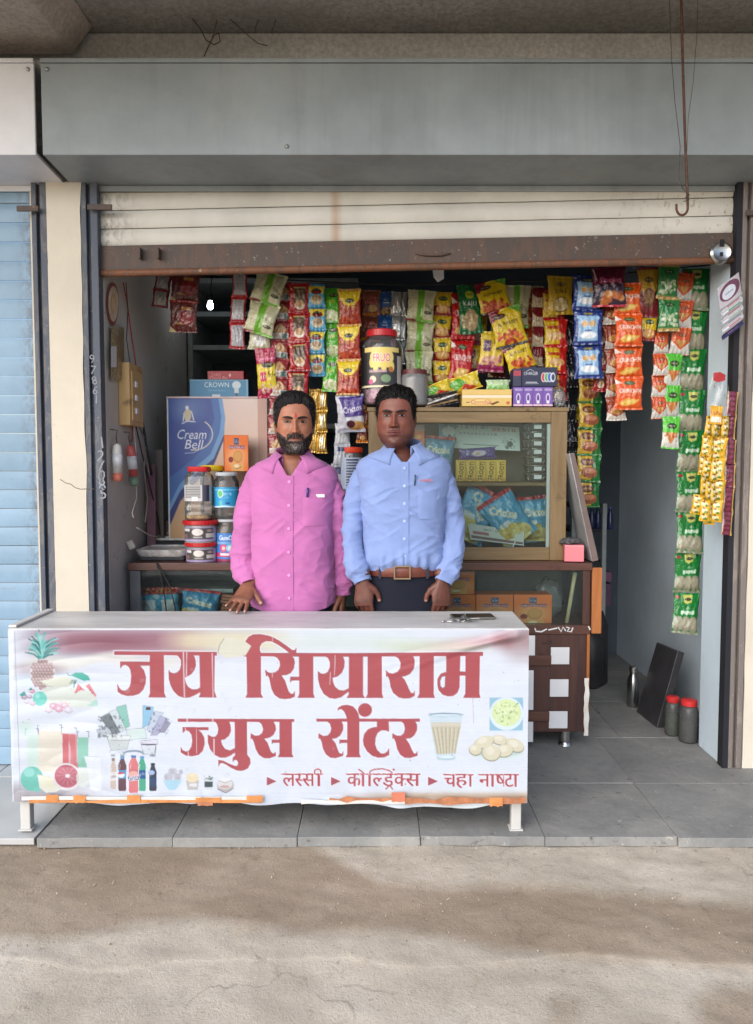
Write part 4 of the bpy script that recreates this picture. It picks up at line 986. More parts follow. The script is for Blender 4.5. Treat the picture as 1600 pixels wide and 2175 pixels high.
# ---------------- on the table
p = PZ(1004, 1313, ZT)
ph = thing('phone', 'dark mobile phone lying flat near the right end of the table', 'phone', (p.x, p.y, ZT + .001), rot=(0, 0, R(4)))
obj('body', MB().box(-.078, .078, -.037, .037, .001, .009), M('phone_grey', (110, 108, 100), .35, .4), ph, local=True, bevel=.004, seg=3)
obj('screen', MB().box(-.072, .072, -.033, .033, .0092, .0098), M('phone_glass', (18, 20, 24), .08, spec=.8), ph, local=True)
p = PZ(985, 1322, ZT)
ks = thing('key_bunch', 'bunch of metal keys on a ring lying in front of the phone', 'keys', (p.x, p.y, ZT + .001))
obj('ring', MB().tube([(.013 * math.cos(a), .013 * math.sin(a), .004) for a in np.linspace(0, 6.28, 20)], .0013, 6), m_steel, ks, local=True, smooth=True)
for k, (a, L) in enumerate(((20, .052), (150, .046), (185, .05), (340, .045), (80, .03))):
    mt = Matrix.Rotation(R(a), 4, 'Z') @ Matrix.Translation((.012, 0, .002 + .003 * k)) @ Matrix.Rotation(R(-3 - 2 * k), 4, 'Y')
    mb = MB().box(.012, L, -.0028, .0028, 0, .002, mt); mb.lathe([(.009, 0), (.009, .002)], (0, 0, 0), 12, mt @ Matrix.Translation((.006, 0, 0)))
    for t_ in range(3): mb.box(.024 + t_ * .007, .027 + t_ * .007, -.005, -.0027, 0, .0018, mt)
    obj('key', mb, m_steel, ks, local=True)
obj('chain', MB().tube([(-.012 - .008 * k, .004 * math.sin(k * 1.3), .003) for k in range(9)], [.002, .0032] * 4 + [.002], 6), m_steel, ks, local=True, smooth=True)
# ------------------------------------------------------------------ shop fittings
def PX(px, py, X):
    """point on the vertical plane x = X seen at a pixel"""
    xr = (px - 800.0) / FPX; yr = -(py - 1087.5) / FPX
    d = Vector((xr, _cp + yr * _sp, -_sp + yr * _cp)); t = X / d.x
    return Vector((X, d.y * t, CAMH + d.z * t))
def clear_mat(name, tint=(235, 240, 242), al=.16, rough=.06, gloss=1.0):
    """thin clear plastic or glass: see-through, with a real reflection"""
    if name in MATS: return MATS[name]
    t = NT(name)
    tr_ = t.node('ShaderNodeBsdfTransparent'); tr_.inputs[0].default_value = lin(tint)
    gl = t.node('ShaderNodeBsdfGlossy'); gl.inputs['Roughness'].default_value = rough
    df = t.node('ShaderNodeBsdfDiffuse'); df.inputs[0].default_value = lin((215, 218, 220))
    fr = t.node('ShaderNodeFresnel'); fr.inputs['IOR'].default_value = 1.45
    m1 = t.node('ShaderNodeMixShader'); m1.inputs[0].default_value = al; t.link(tr_.outputs[0], m1.inputs[1]); t.link(df.outputs[0], m1.inputs[2])
    m2 = t.node('ShaderNodeMixShader'); t.link(t.math('MULTIPLY', fr.outputs[0], gloss), m2.inputs[0]); t.link(m1.outputs[0], m2.inputs[1]); t.link(gl.outputs[0], m2.inputs[2])
    t.link(m2.outputs[0], t.n['Material Output'].inputs['Surface'])
    MATS[name] = t.m; return t.m
m_glass = clear_mat('pane_glass', (236, 243, 241), .012, .03, .7)
m_pet = clear_mat('jar_plastic', (244, 246, 248), .10, .1, 1.5)
m_petv = clear_mat('jar_plastic_violet', (226, 216, 240), .38, .15, 1.2)
m_bagfilm = clear_mat('bag_film', (240, 242, 244), .2, .2, 2.0)
m_brownwood = wood('dark_laminate', (62, 40, 38), (86, 58, 52), .35, (1, 1, .08))
m_topwood = wood('counter_edge_laminate', (74, 48, 42), (100, 66, 56), .35, (.08, 1, 1))
m_orangewood = wood('orange_board', (150, 88, 44), (186, 118, 66), .45, (1, 1, .1))
m_olive = wood('olive_wood', (112, 92, 62), (142, 119, 84), .5, (.1, 1, 1))
m_olivev = wood('olive_wood_upright', (112, 92, 62), (142, 119, 84), .5, (1, 1, .1))
m_card = attr_mat('card_print', rough=.42, bump=.05, var=.05)
m_film = attr_mat('packet_film', rough=.22, bump=.7, bscale=30, dist=.014, var=.08, spec=.6, gain=.88)
m_foil = attr_mat('packet_foil', rough=.26, bump=.6, bscale=24, dist=.012, var=.1, metal=.5)
m_sq = M('white_square', (222, 224, 226), .3, var=.03)
m_darkin = M('dark_inside', (52, 54, 58), .8, var=.2)
m_cable = M('black_cable', (32, 32, 34), .5); m_wcable = M('white_cable', (196, 190, 178), .5); m_rcable = M('red_cable', (176, 56, 54), .5)

YC = PZ(800, 1590, 0).y
ZCT = P(800, 1196, YC).z
xc0, xc1 = P(274, 1200, YC).x, P(1256, 1200, YC).x
dc = .46
zg = P(800, 1328, YC).z; zgt = P(800, 1212, YC).z
ct = thing('shop_counter', 'dark wood shop counter with a glass front behind the two men', 'counter', ((xc0 + xc1) / 2, YC + dc / 2, 0))
obj('top', MB().box(xc0 - .004, xc1 + .004, YC - .006, YC + dc, zgt + .001, ZCT), m_topwood, ct, bevel=.003)
obj('lower_cabinet', MB().box(xc0, xc1 - .014, YC + .004, YC + dc - .01, .075, zg - .04), m_brownwood, ct, bevel=.002)
obj('middle_rail', MB().box(xc0 + .001, xc1 - .001, YC - .004, YC + dc - .011, zg - .039, zg), m_topwood, ct, bevel=.002)
xs1 = P(1238, 1270, YC).x
obj('upright', MB().box(xs1, xc1 - .002, YC, YC + .03, zg + .001, zgt), m_brownwood, ct, bevel=.002)
obj('upright', MB().box(xc0 + .002, P(299, 1260, YC).x, YC, YC + .03, zg + .001, zgt), M('grey_upright', (78, 80, 86), .5), ct, bevel=.002)
obj('end_board', MB().box(xc1 - .0135, xc1, YC - .002, YC + dc - .012, .07, zg - .04), m_orangewood, ct, bevel=.002)
chp = strip_wavy(xc1 - .022, xc1 - .002, P(0, 1562, YC).z, P(0, 1440, YC).z, .006, 18, 5)
obj('chipped_edge', MB().prism(chp, YC - .0035, YC - .0022), M('chip_white', (220, 216, 206), .7), ct)
obj('side_glass', MB().box(xc1 - .012, xc1 - .006, YC + .031, YC + dc - .02, zg + .002, zgt - .001), m_glass, ct)
obj('glass_pane', MB().box(P(300, 1260, YC).x, xs1 - .001, YC + .006, YC + .011, zg + .001, zgt), m_glass, ct)
obj('back_board', MB().box(xc0 + .003, xc1 - .016, YC + dc - .02, YC + dc - .012, zg + .002, zgt), M('counter_back', (120, 126, 128), .6), ct)
obj('inner_shelf', MB().box(P(312, 1240, YC).x, P(480, 1240, YC).x, YC + .16, YC + dc - .022, P(0, 1256, YC + .2).z, P(0, 1248, YC + .2).z), M('shelf_board', (176, 184, 186), .45, var=.2, scale=12), ct)
for (x0, y0, x1, y1) in ((1170, 1375, 1210, 1411), (1168, 1443, 1208, 1480), (1166, 1511, 1206, 1547), (1118, 1350, 1137, 1400), (1118, 1424, 1134, 1508), (1118, 1533, 1133, 1576)):
    p, q = P(x0, y1, YC), P(x1, y0, YC)
    obj('white_inlay', MB().box(p.x, q.x, YC - .001, YC + .0035, p.z, q.z), m_sq, ct, bevel=.0015)
for (x0, y0, x1, y1) in ((1118, 1392, 1171, 1413), (1118, 1511, 1167, 1531)):
    p, q = P(x0, y1, YC), P(x1, y0, YC)
    obj('cross_band', MB().box(p.x, q.x, YC - .006, YC + .003, p.z, q.z), m_topwood, ct, bevel=.002)
for x in (1168, 1228):
    p = P(x, 1500, YC); obj('panel_seam', MB().box(p.x - .0015, p.x + .0015, YC + .002, YC + .0045, .08, zg - .045), m_darkin, ct)
for x in (xc0 + .12, P(1206, 1590, YC).x):
    obj('foot', MB().lathe([(.03, 0), (.028, .012), (.022, .018), (.022, .075)], (x, YC + .05, 0), 18), m_steel, ct, smooth='auto')
# worn white lettering left on the rail
tp = [[(1136, 1334), (1139, 1341), (1150, 1342), (1162, 1336)], [(1165, 1338), (1176, 1336), (1184, 1334)], [(1186, 1332), (1192, 1342), (1196, 1332), (1202, 1340)], [(1203, 1332), (1210, 1334), (1205, 1341), (1214, 1342), (1217, 1333)], [(1250, 1330), (1254, 1338)]]
for q in tp: obj('paint_mark', MB().tube([P(x, y, YC - .005) for x, y in q], .0035, 5), m_sq, ct)
wbd = tag(obj('wooden_board', MB().box(xc1 + .006, xc1 + .05, YC + .0, YC + .022, P(0, 1346, YC).z, P(0, 1206, YC).z), m_orangewood, bevel=.003), 'narrow varnished orange brown board fixed upright at the counter end', 'board')

# ---------------- printing helpers for boxes, bags, jars
def carton(name, label, cat, x0, y0, x1, y1, Y, depth, draw, side=(150, 120, 90), nu=None, group=None, rotz=0, side_draw=None, sc=1.0):
    p0, p1 = P(x0, y0, Y), P(x1, y1, Y); w, h = p1.x - p0.x, p0.z - p1.z
    t = thing(name, label, cat, ((p0.x + p1.x) / 2, Y, p1.z), group, rot=(0, 0, rotz))
    mb = MB().box(-w / 2, w / 2, 0, depth, 0, h)
    obj('carton', mb, M('card_%d_%d_%d' % tuple(side), side, .5, var=.06), t, local=True, bevel=.0015)
    def face(nm, drawf, o, ux, uy, pw, phh):
        cv = Cv(0, 0, pw, phh, 1.5 * sc, side); drawf(cv, pw, phh)
        nu_, nv_ = max(8, int(pw * .8 * sc)), max(8, int(phh * .8 * sc))
        sv = ORG[t.name]; ORG[t.name] = Vector((0, 0, 0)); fo = panel(nm, cv, o, ux, uy, nu_, nv_, m_card, t); ORG[t.name] = sv; ORG[fo.name] = sv
    face('front_print', draw, (-w / 2 + .001, -.0008, h - .001), (w - .002, 0, 0), (0, 0, -h + .002), x1 - x0, y1 - y0)
    if side_draw: face('side_print', side_draw, (w / 2 + .0008, .001, h - .001), (0, depth - .002, 0), (0, 0, -h + .002), 40, y1 - y0)
    return t

def pillow_mesh(name, w, h, th, cv, seed=0, nu=30, nv=40, back=None, crimp=.07, fill_low=.25):
    """sealed packet, front towards -y, hanging from its top edge at z = 0"""
    rg = np.random.default_rng(seed); u, v = np.meshgrid(np.linspace(-1, 1, nu + 1), np.linspace(0, 1, nv + 1)); u, v = u.ravel(), v.ravel()
    vv = np.clip((v - crimp) / (1 - 2 * crimp), 0, 1)
    prof = np.sin(np.pi * vv) ** .55 * (1 + fill_low * (vv - .5))
    bul = prof * np.sqrt(np.clip(1 - np.abs(u) ** 2.6, 0, 1))
    wr = np.zeros_like(u)
    for _ in range(5):
        a, b, ph_ = rg.uniform(3, 8), rg.uniform(-5, 5), rg.uniform(0, 6.3); wr += np.sin(a * u * 2 + b * v * 3 + ph_)
    edge = np.exp(-vv * 7) + np.exp(-(1 - vv) * 7)
    pl = sum(np.sin(rg.uniform(8, 18) * u + rg.uniform(0, 6)) for _ in range(3))
    x = u * w / 2 * (1 - .10 * prof + .015 * np.sin(v * 23 + seed) ) ; z = -v * h
    tilt = .02 * h * np.sin(u * 2 + rg.uniform(0, 6)) * (v - .5)
    front = -bul * th / 2 * (1 + .05 * wr) - .0012 * pl * edge * th / .03
    bk = bul * th / 2 * (1 + .04 * wr[::-1])
    z = z + tilt
    n = len(u); f = npgrid(nu, nv); V = np.concatenate([np.stack([x, front, z], 1), np.stack([x, np.maximum(bk, front + .0006), z], 1)])
    F = np.concatenate([f, f[:, ::-1] + n])
    me = np_mesh(name, V, F)
    W, H = cv.w / cv.res, cv.h / cv.res
    c = cv.sample(cv.x0 + (u + 1) / 2 * W, cv.y0 + v * H)
    cb = c if back is None else np.tile(linarr(np.array(back)), (n, 1))
    setcol(me, np.concatenate([c, cb])); me.shade_smooth(); return me

def bag(name, label, cat, cx, cy, wpx, hpx, Y, draw, rot=0, th=.035, mat=None, group=None, seed=1, tiltx=0, bg=(200, 200, 200), res=1.4, upside=False, nu=34, nv=44):
    """one loose pillow bag centred on a pixel"""
    c0 = P(cx, cy, Y); k = Y / FPX; w, h = wpx * k, hpx * k
    cv = Cv(0, 0, 100, 100.0 * hpx / wpx, res, bg); draw(cv, 100, 100.0 * hpx / wpx)
    me = pillow_mesh(name, w, h, th, cv, seed, nu, nv)
    co = np.empty(len(me.vertices) * 3); me.vertices.foreach_get('co', co); co = co.reshape(-1, 3); co[:, 2] += h / 2; me.vertices.foreach_set('co', co.ravel()); me.update()
    o = link_obj(name, me, mat or m_film); o.location = c0; o.rotation_euler = (tiltx, -rot, 0); ORG[o.name] = c0
    return tag(o, label, cat, group)

def jar(name, label, cat, cx, y0, y1, wpx, Y, lid=None, lab=None, labdraw=None, content=None, sq=None, mat=None, ribs=0, lidh=.1, neck=.8, group=None, cfill=.5):
    """clear jar; y0 top pixel, y1 base pixel"""
    b = P(cx, y1, Y); t_ = P(cx, y0, Y); h = t_.z - b.z; r = wpx / 2 * Y / FPX
    t = thing(name, label, cat, b, group)
    body = [(r * .86, 0), (r * .97, h * .02), (r, h * .06)]
    nb = 16
    for k in range(1, nb):
        q = k / nb; z = h * (.06 + q * .70); body.append((r * (1 + (.018 * math.sin(q * ribs * 6.28) if ribs else 0)), z))
    body += [(r * .98, h * .78), (r * .93, h * .83), (r * (neck + .04), h * .88), (r * neck, h * .90), (r * neck, h * (1 - lidh))]
    obj('body', MB().lathe(body, (0, 0, 0), 32, sq=sq), mat or m_pet, t, local=True, smooth=True)
    if lid:
        zl = h * (1 - lidh); rl = r * neck * 1.07; mb = MB().lathe([(rl, zl - .002), (rl * 1.03, zl), (rl * 1.03, h * .985), (rl * .95, h), (0, h)], (0, 0, 0), 32, sq=sq)
        lo = obj('lid', mb, M('lid_%d_%d_%d' % tuple(lid), lid, .35, var=.04), t, local=True, smooth='auto')
        rb = MB()
        for k in range(32):
            a = k * 2 * math.pi / 32; rb.box(rl * 1.03 - .001, rl * 1.03 + .0016, -.0018, .0018, zl + .001, h * .98, Matrix.Rotation(a, 4, 'Z'))
        if not sq: obj('grip', rb, MATS['lid_%d_%d_%d' % tuple(lid)], lo, local=True)
    if content:
        obj('contents', MB().lathe([(r * .80, .004), (r * .9, h * .05), (r * .9, h * cfill), (r * .6, h * (cfill + .02)), (0, h * (cfill + .03))], (0, 0, 0), 24, sq=sq), content, t, local=True, smooth=True)
    if lab:
        za, zb2 = h * lab[0], h * lab[1]; cvw = wpx * 1.57; cvh = (y1 - y0) * (lab[1] - lab[0]); cv = Cv(0, 0, cvw, cvh, 1.5, (255, 255, 255)); labdraw(cv, cvw, cvh)
        nu, nv = max(24, int(cvw * .8)), max(10, int(cvh * .8)); uu, vv = np.meshgrid(np.linspace(0, 1, nu + 1), np.linspace(0, 1, nv + 1)); uu, vv = uu.ravel(), vv.ravel()
        a = R(200) + uu * R(140); x, y = np.cos(a), np.sin(a)
        if sq: q = (np.abs(x) ** sq + np.abs(y) ** sq) ** (-1 / sq); x, y = x * q, y * q
        rr = r * 1.022
        me = np_mesh('label', np.stack([x * rr, y * rr, zb2 + (za - zb2) * vv], 1), npgrid(nu, nv)); setcol(me, cv.sample(uu * cvw, vv * cvh)); me.shade_smooth()
        link_obj('label', me, attr_mat('label_print', rough=.35, bump=.03), t)
    return t

# ---------------- glass cabinet on the counter
YK2 = YC + .09; dk = .30
kx0, kx1 = P(783, 1000, YK2).x, P(1204, 1000, YK2).x; kz0 = ZCT + .001; kz1 = P(0, 866, YK2).z
cab = thing('display_cabinet', 'olive brown wooden glass display cabinet standing on the counter', 'cabinet', ((kx0 + kx1) / 2, YK2 + dk / 2, kz0))
pw_ = P(1204, 1000, YK2).x - P(1170, 1000, YK2).x; rh = P(0, 1163, YK2).z - kz0; rt = kz1 - P(0, 890, YK2).z
obj('post', MB().box(kx1 - pw_, kx1, YK2, YK2 + .03, kz0, kz1 - .002), m_olivev, cab, bevel=.002)
obj('post', MB().box(kx0, kx0 + pw_, YK2, YK2 + .03, kz0, kz1 - .002), m_olivev, cab, bevel=.002)
obj('top_board', MB().box(kx0 - .006, kx1 + .006, YK2 - .006, YK2 + dk + .004, kz1 - .016, kz1 + .002), m_olive, cab, bevel=.002)
obj('top_rail', MB().box(kx0 + pw_ + .001, kx1 - pw_ - .001, YK2 + .002, YK2 + .026, kz1 - .0165 - rt, kz1 - .0165), m_olive, cab, bevel=.002)
obj('bottom_rail', MB().box(kx0 + pw_ + .001, kx1 - pw_ - .001, YK2 + .002, YK2 + .026, kz0 + .001, kz0 + rh), m_olive, cab, bevel=.002)
obj('back_panel', MB().box(kx0 + .002, kx1 - .002, YK2 + dk - .008, YK2 + dk, kz0, kz1 - .017), M('cabinet_back', (118, 114, 104), .6), cab)
obj('floor_panel', MB().box(kx0 + .004, kx1 - .004, YK2 + .031, YK2 + dk - .009, kz0, kz0 + .014), m_olive, cab)
for xx in (kx0 + .001, kx1 - .009): obj('side_panel', MB().box(xx, xx + .008, YK2 + .031, YK2 + dk - .009, kz0 + .015, kz1 - .017), m_olivev if xx < 0 else m_glass, cab)
zs = P(0, 1032, YK2 + .05).z
obj('shelf', MB().box(kx0 + .01, kx1 - .011, YK2 + .035, YK2 + dk - .01, zs, zs + .016), m_olive, cab, bevel=.002)
obj('glass_pane', MB().box(kx0 + pw_ + .002, kx1 - pw_ - .002, YK2 + .010, YK2 + .014, kz0 + rh + .001, kz1 - .018 - rt), m_glass, cab)
obj('inner_stile', MB().box(P(1168, 1000, YK2 + .02).x - .014, P(1168, 1000, YK2 + .02).x, YK2 + .016, YK2 + .03, kz0 + rh, kz1 - .02 - rt), m_sq, cab)
# things inside the cabinet
YI = YK2 + .09
def frooti(c, w, h):
    c.rect(0, 0, w, h, (224, 184, 72)); c.rect(0, h * .86, w, h, (198, 150, 60)); c.line([(1, 2), (w * .45, h)], w * .16, (240, 206, 110)); c.text('FROOTI', w * .52, h * .5, w * .46, (58, 34, 16), rot=-1.45, wid=h * .84, bold=2)
posn = ('leftmost, half hidden by the blue sleeve', 'second from the left', 'middle one', 'second from the right', 'rightmost')
for k in range(5):
    x0 = 969 + k * 21.3
    carton('juice_carton', 'small yellow juice carton on the cabinet shelf, %s' % posn[k], 'juice carton', x0, 977, x0 + 20.6, 1022.5, YI - .03, .028, frooti, (214, 176, 74), group='row of juice cartons in the cabinet', sc=2.2)
def poster(c, w, h):
    c.rect(0, 0, w, h, (206, 222, 220)); c.rect(0, 0, w * .22, h * .62, (120, 176, 196)); c.ell(w * .12, h * .3, w * .08, h * .22, (226, 234, 236)); c.rect(w * .2, h * .2, w * .25, h * .55, (196, 214, 214))
    for k, s in enumerate('ताअाडगिजि'): c.text(s, w * (.09 + k * .065), h * .08, h * .15, (86, 120, 140))
    for k, s in enumerate('कवषाम'): c.text(s, w * (.69 + k * .06), h * .12, h * .15, (190, 80, 90), rot=3.14)
    for k, s in enumerate('मडयनपरवगटस'): c.text(s, w * (.27 + k * .048), h * .34, h * .10, (90, 100, 110), rot=3.14)
    c.ell(w * .13, h * .5, w * .02, h * .08, (80, 90, 100)); c.ell(w * .88, h * .72, w * .035, h * .12, (70, 90, 84)); c.ell(w * .84, h * .85, w * .025, h * .1, (110, 120, 120)); c.speck(20, 2, (80, 100, 90), .7, (w * .78, h * .5, w * .96, h * .9)); c.rect(w * .3, h * .8, w * .74, h * .83, (110, 116, 112)); c.rect(w * .8, h * .45, w * .84, h * .8, (190, 206, 200))
cvp = Cv(0, 0, 171, 62, 1.6, (200, 220, 220)); poster(cvp, 171, 62)
p0, p1, p2 = P(932, 900, YI + .08), P(1103, 908, YI + .08), P(934, 950, YI + .08)
po = panel('poster', cvp, p0, p1 - p0, p2 - p0, 150, 55, m_card, depth=lambda u, v: np.stack([0 * u, .006 * np.sin(u * 5) * v, 0 * u], 1))
tag(po, 'pale blue printed leaflet hung behind the top of the cabinet glass', 'poster')
def crictos(c, w, h, base=(86, 166, 206), txt='Crictos', tc=(240, 214, 150), rot=-.5):
    c.rect(0, 0, w, h, base); c.rect(0, 0, w, h * .08, (190, 54, 60)); c.ell(w * .3, h * .75, w * .35, h * .22, (224, 206, 120)); c.ell(w * .62, h * .85, w * .28, h * .16, (236, 222, 150)); c.speck(8, 7, (214, 176, 80), .8, (w * .1, h * .62, w * .8, h * .95)); c.text(txt, w * .5, h * .35, h * .16, tc, rot=rot, wid=w * .7, outline=(230, 236, 240)); c.rect(w * .2, h * .52, w * .5, h * .6, (226, 232, 236))
bag('chips_bag', 'sky blue chips bag leaning at the left on the cabinet floor', 'chips bag', 1010, 1092, 88, 118, YI, lambda c, w, h: crictos(c, w, h, rot=.9), rot=R(-28), th=.05, seed=3)
bag('chips_bag', 'sky blue chips bag with a red corner in the middle of the cabinet floor', 'chips bag', 1078, 1102, 84, 112, YI - .03, lambda c, w, h: crictos(c, w, h, rot=.7), rot=R(35), th=.05, seed=4)
bag('chips_bag', 'sky blue chips bag behind the right post on the cabinet floor', 'chips bag', 1138, 1102, 74, 100, YI + .05, lambda c, w, h: crictos(c, w, h, rot=.05), rot=R(6), th=.05, seed=5)
bag('chips_bag', 'blue chips bag beside the blue collar on the cabinet shelf', 'chips bag', 930, 968, 72, 84, YI + .05, lambda c, w, h: crictos(c, w, h, (92, 156, 190), rot=0), rot=R(-4), th=.04, seed=6)
def purple(c, w, h): c.rect(0, 0, w, h, (92, 76, 156)); c.ell(w * .55, h * .5, w * .2, h * .28, (206, 196, 226)); c.text('CHOC', w * .55, h * .5, h * .3, (220, 180, 120)); c.rect(0, 0, w, h * .1, (70, 60, 110))
bag('biscuit_packet', 'purple biscuit packet lying on the yellow juice cartons', 'biscuit packet', 1014, 963, 82, 24, YI - .02, purple, rot=R(4), th=.022, seed=8)
def orangep(c, w, h): c.rect(0, 0, w, h, (230, 120, 66)); c.rect(0, 0, w, h * .28, (212, 172, 176)); c.ell(w * .45, h * .55, w * .3, h * .1, (240, 176, 110)); c.rect(w * .1, h * .72, w * .7, h * .8, (206, 90, 50))
carton('small_carton', 'small orange carton beside the ear of the man in blue', 'carton', 881, 902, 902, 948, YI + .02, .03, orangep, (220, 120, 70))
# stack of clear tubs at the right of the cabinet
for k in range(7):
    y1 = 1020 - k * 17.5
    t = thing('clear_tub', 'shallow clear tub in the stack inside the cabinet, %s' % ('lowest', 'second from the bottom', 'third from the bottom', 'middle one', 'third from the top', 'second from the top', 'topmost')[k], 'tub', P(1138, y1, YI), 'stack of clear tubs in the cabinet')
    r = 26 * YI / FPX; h = 15 * YI / FPX
    obj('tub', MB().lathe([(r * .85, 0), (r, h * .8), (r * 1.05, h * .82), (r * 1.05, h)], (0, 0, 0), 24), m_pet, t, local=True, smooth='auto')
    obj('price_slip', MB().box(-r * .35, r * .25, -r * 1.03 - .001, -r * 1.03, h * .2, h * .75), m_sq, t, local=True)
for k, (x, y) in enumerate(((1008, 1150), (1060, 1128))):
    pass
wf = thing('wire_price_frame', 'white wire price frame leaning in front of the blue chips bags', 'price frame', P(1045, 1160, YI - .045))
fr = [P(x, y, YI - .045) for x, y in ((995, 1112), (1000, 1145), (1112, 1158), (1112, 1128))]
obj('frame', MB().tube(fr, .0028, 6), m_sq, wf, smooth=True)
obj('foot', MB().tube([P(1095, 1150, YI - .045), P(1088, 1165, YI - .05)], .0028, 6), m_sq, wf)
cvq = Cv(0, 0, 112, 40, 1.5, (206, 212, 206)); cvq.text('सममा य अगि', 56, 10, 9, (96, 110, 110)); cvq.rect(6, 18, 40, 26, (176, 110, 116)); cvq.rect(2, 30, 110, 38, (120, 96, 92))
p0, p1, p2 = P(996, 1112, YI - .044), P(1110, 1128, YI - .044), P(1000, 1144, YI - .044)
panel('price_card', cvq, p0, p1 - p0, p2 - p0, 80, 26, m_card, wf)

# ---------------- on top of the cabinet
YO = YK2 + .08; zo = kz1 + .002
def fruo(c, w, h):
    c.rect(0, 0, w, h, (40, 38, 42)); c.rect(w * .18, 0, w * .82, h, (60, 58, 60)); pts = []
    c.rect(w * .12, 0, w * .88, h * .12, (236, 214, 130)); c.ell(w * .5, h * .25, w * .24, h * .24, (240, 216, 120))
    for k in range(6): c.ell(w * (.3 + .08 * k), h * (.38 + .10 * (k % 2)), w * .055, h * .13, (240, 216, 120))
    c.text('FRUO', w * .5, h * .26, h * .2, (226, 66, 90), wid=w * .34, outline=(250, 240, 240)); c.rect(w * .24, h * .56, w * .6, h * .63, (206, 170, 176), .8); c.ell(w * .58, h * .78, w * .1, h * .1, (130, 156, 120)); c.ell(w * .32, h * .8, w * .07, h * .09, (236, 220, 190)); c.ell(w * .28, h * .86, w * .05, h * .07, (214, 90, 150)); c.rect(0, h * .95, w, h, (240, 226, 190)); c.rect(w * .83, h * .2, w * .97, h * .9, (226, 222, 214), .8); c.ell(w * .68, h * .55, w * .05, h * .07, (190, 120, 60))
jar('candy_jar', 'big clear candy jar with red lid and black and yellow label on the cabinet', 'jar', 811, 702, 862, 86, YO, lid=(196, 36, 44), lab=(.22, .74), labdraw=fruo, content=M('pink_candy', (176, 120, 140), .5, var=.5, scale=60), cfill=.2, neck=.66, lidh=.09)
jar('candy_jar', 'brownish clear jar with maroon lid beside the snack pile on the cabinet', 'jar', 880, 786, 863, 60, YO - .01, lid=(104, 52, 52), content=M('brown_sweets', (120, 88, 76), .5, var=.4, scale=60), cfill=.6, neck=.8, mat=clear_mat('brown_jar', (200, 180, 160), .3, .15, 1.4), lidh=.14)
def chocostix(c, w, h):
    c.rect(0, 0, w, h, (222, 190, 112)); c.rect(0, h * .34, w, h * .5, (236, 222, 196)); c.ell(w * .38, h * .74, w * .2, h * .19, (236, 206, 130)); c.line([(w * (.38 + .2 * math.cos(a)), h * (.74 + .19 * math.sin(a))) for a in np.linspace(0, 6.3, 24)], .8, (180, 110, 90)); c.text('ChocoStix', w * .38, h * .74, h * .2, (176, 60, 90), slant=.2); c.poly([(w * .56, h * .86), (w * .72, h * .7), (w * .76, h * .76), (w * .62, h * .94)], (110, 58, 44)); c.rect(w * .08, h * .74, w * .15, h * .8, (90, 70, 60)); c.ell(w * .93, h * .8, w * .035, h * .1, (206, 90, 70)); c.rect(0, h * .3, w, h * .33, (196, 160, 90))
carton('chocolate_box', 'flat gold chocolate stick box on top of the cabinet', 'box', 982, 827, 1087, 863, YO - .05, .12, chocostix, (206, 176, 104), sc=1.3)
def charger(c, w, h):
    c.rect(0, 0, w, h, (44, 48, 76)); c.text('CHARGER', w * .26, h * .32, h * .17, (226, 228, 236), wid=w * .4); c.rect(w * .12, h * .76, w * .44, h * .8, (196, 200, 210)); c.rect(w * .1, h * .84, w * .48, h * .87, (170, 176, 190)); c.line([(w * .14, h * .2), (w * .24, h * .1), (w * .34, h * .2)], 1, (206, 210, 220))
    for k, cc in enumerate(((206, 70, 76), (96, 170, 110), (70, 110, 190), (220, 226, 236))): c.ell(w * (.62 + k * .085), h * .52, w * .075, h * .26, (210, 216, 226)); c.ell(w * (.62 + k * .085), h * .52, w * .055, h * .21, cc)
    c.ell(w * .885, h * .52, w * .045, h * .17, (60, 64, 96))
carton('tape_box', 'navy blue box with coloured rings standing on the purple packs', 'box', 1108, 780, 1184, 821, YO - .02, .09, charger, (44, 48, 76), sc=1.5)
def bluering(c, w, h): c.rect(0, 0, w, h, (56, 58, 84)); c.rect(0, h * .1, w, h * .4, (176, 64, 80))
carton('tape_box', 'end of a navy and red box left of the ringed box', 'box', 1091, 783, 1107, 821, YO - .03, .09, bluering, (56, 58, 84), sc=2)
def purp4(c, w, h): c.rect(0, 0, w, h, (120, 86, 170)); c.rect(0, h * .9, w, h, (226, 190, 206)); c.ell(w * .5, h * .55, w * .24, h * .24, (206, 196, 226)); c.ell(w * .5, h * .58, w * .13, h * .18, (96, 70, 140)); c.text('VEESH', w * .5, h * .13, h * .12, (236, 236, 246), wid=w * .8); c.rect(w * .35, h * .7, w * .65, h * .86, (226, 226, 236))
for k, nm in enumerate(('leftmost', 'second from left', 'third from left', 'rightmost')):
    carton('sachet_box', 'small purple carton under the navy box, %s of four' % nm, 'carton', 1091 + k * 21, 822, 1111.3 + k * 21, 863, YO - .055, .05, purp4, (120, 86, 170), group='purple cartons on the cabinet', sc=2.2)
def crumple(name, label, cat, cx, cy, wpx, hpx, Y, mat, seed=0, depth=.06, group=None):
    b = P(cx, cy, Y); a_, c_ = wpx / 2 * Y / FPX, hpx / 2 * Y / FPX
    bm = bmesh.new(); bmesh.ops.create_icosphere(bm, subdivisions=4, radius=1)
    for v in bm.verts:
        k = 1 + .28 * noise.noise(v.co * 2.1 + Vector((seed, 0, 0))) + .16 * abs(noise.noise(v.co * 5 + Vector((0, seed, 0))))
        v.co = Vector((v.co.x * a_ * k, v.co.y * depth * k, v.co.z * c_ * k))
    me = bpy.data.meshes.new(name); bm.to_mesh(me); bm.free(); me.shade_smooth(); o = link_obj(name, me, mat); o.location = b; ORG[o.name] = b
    return tag(o, label, cat, group)
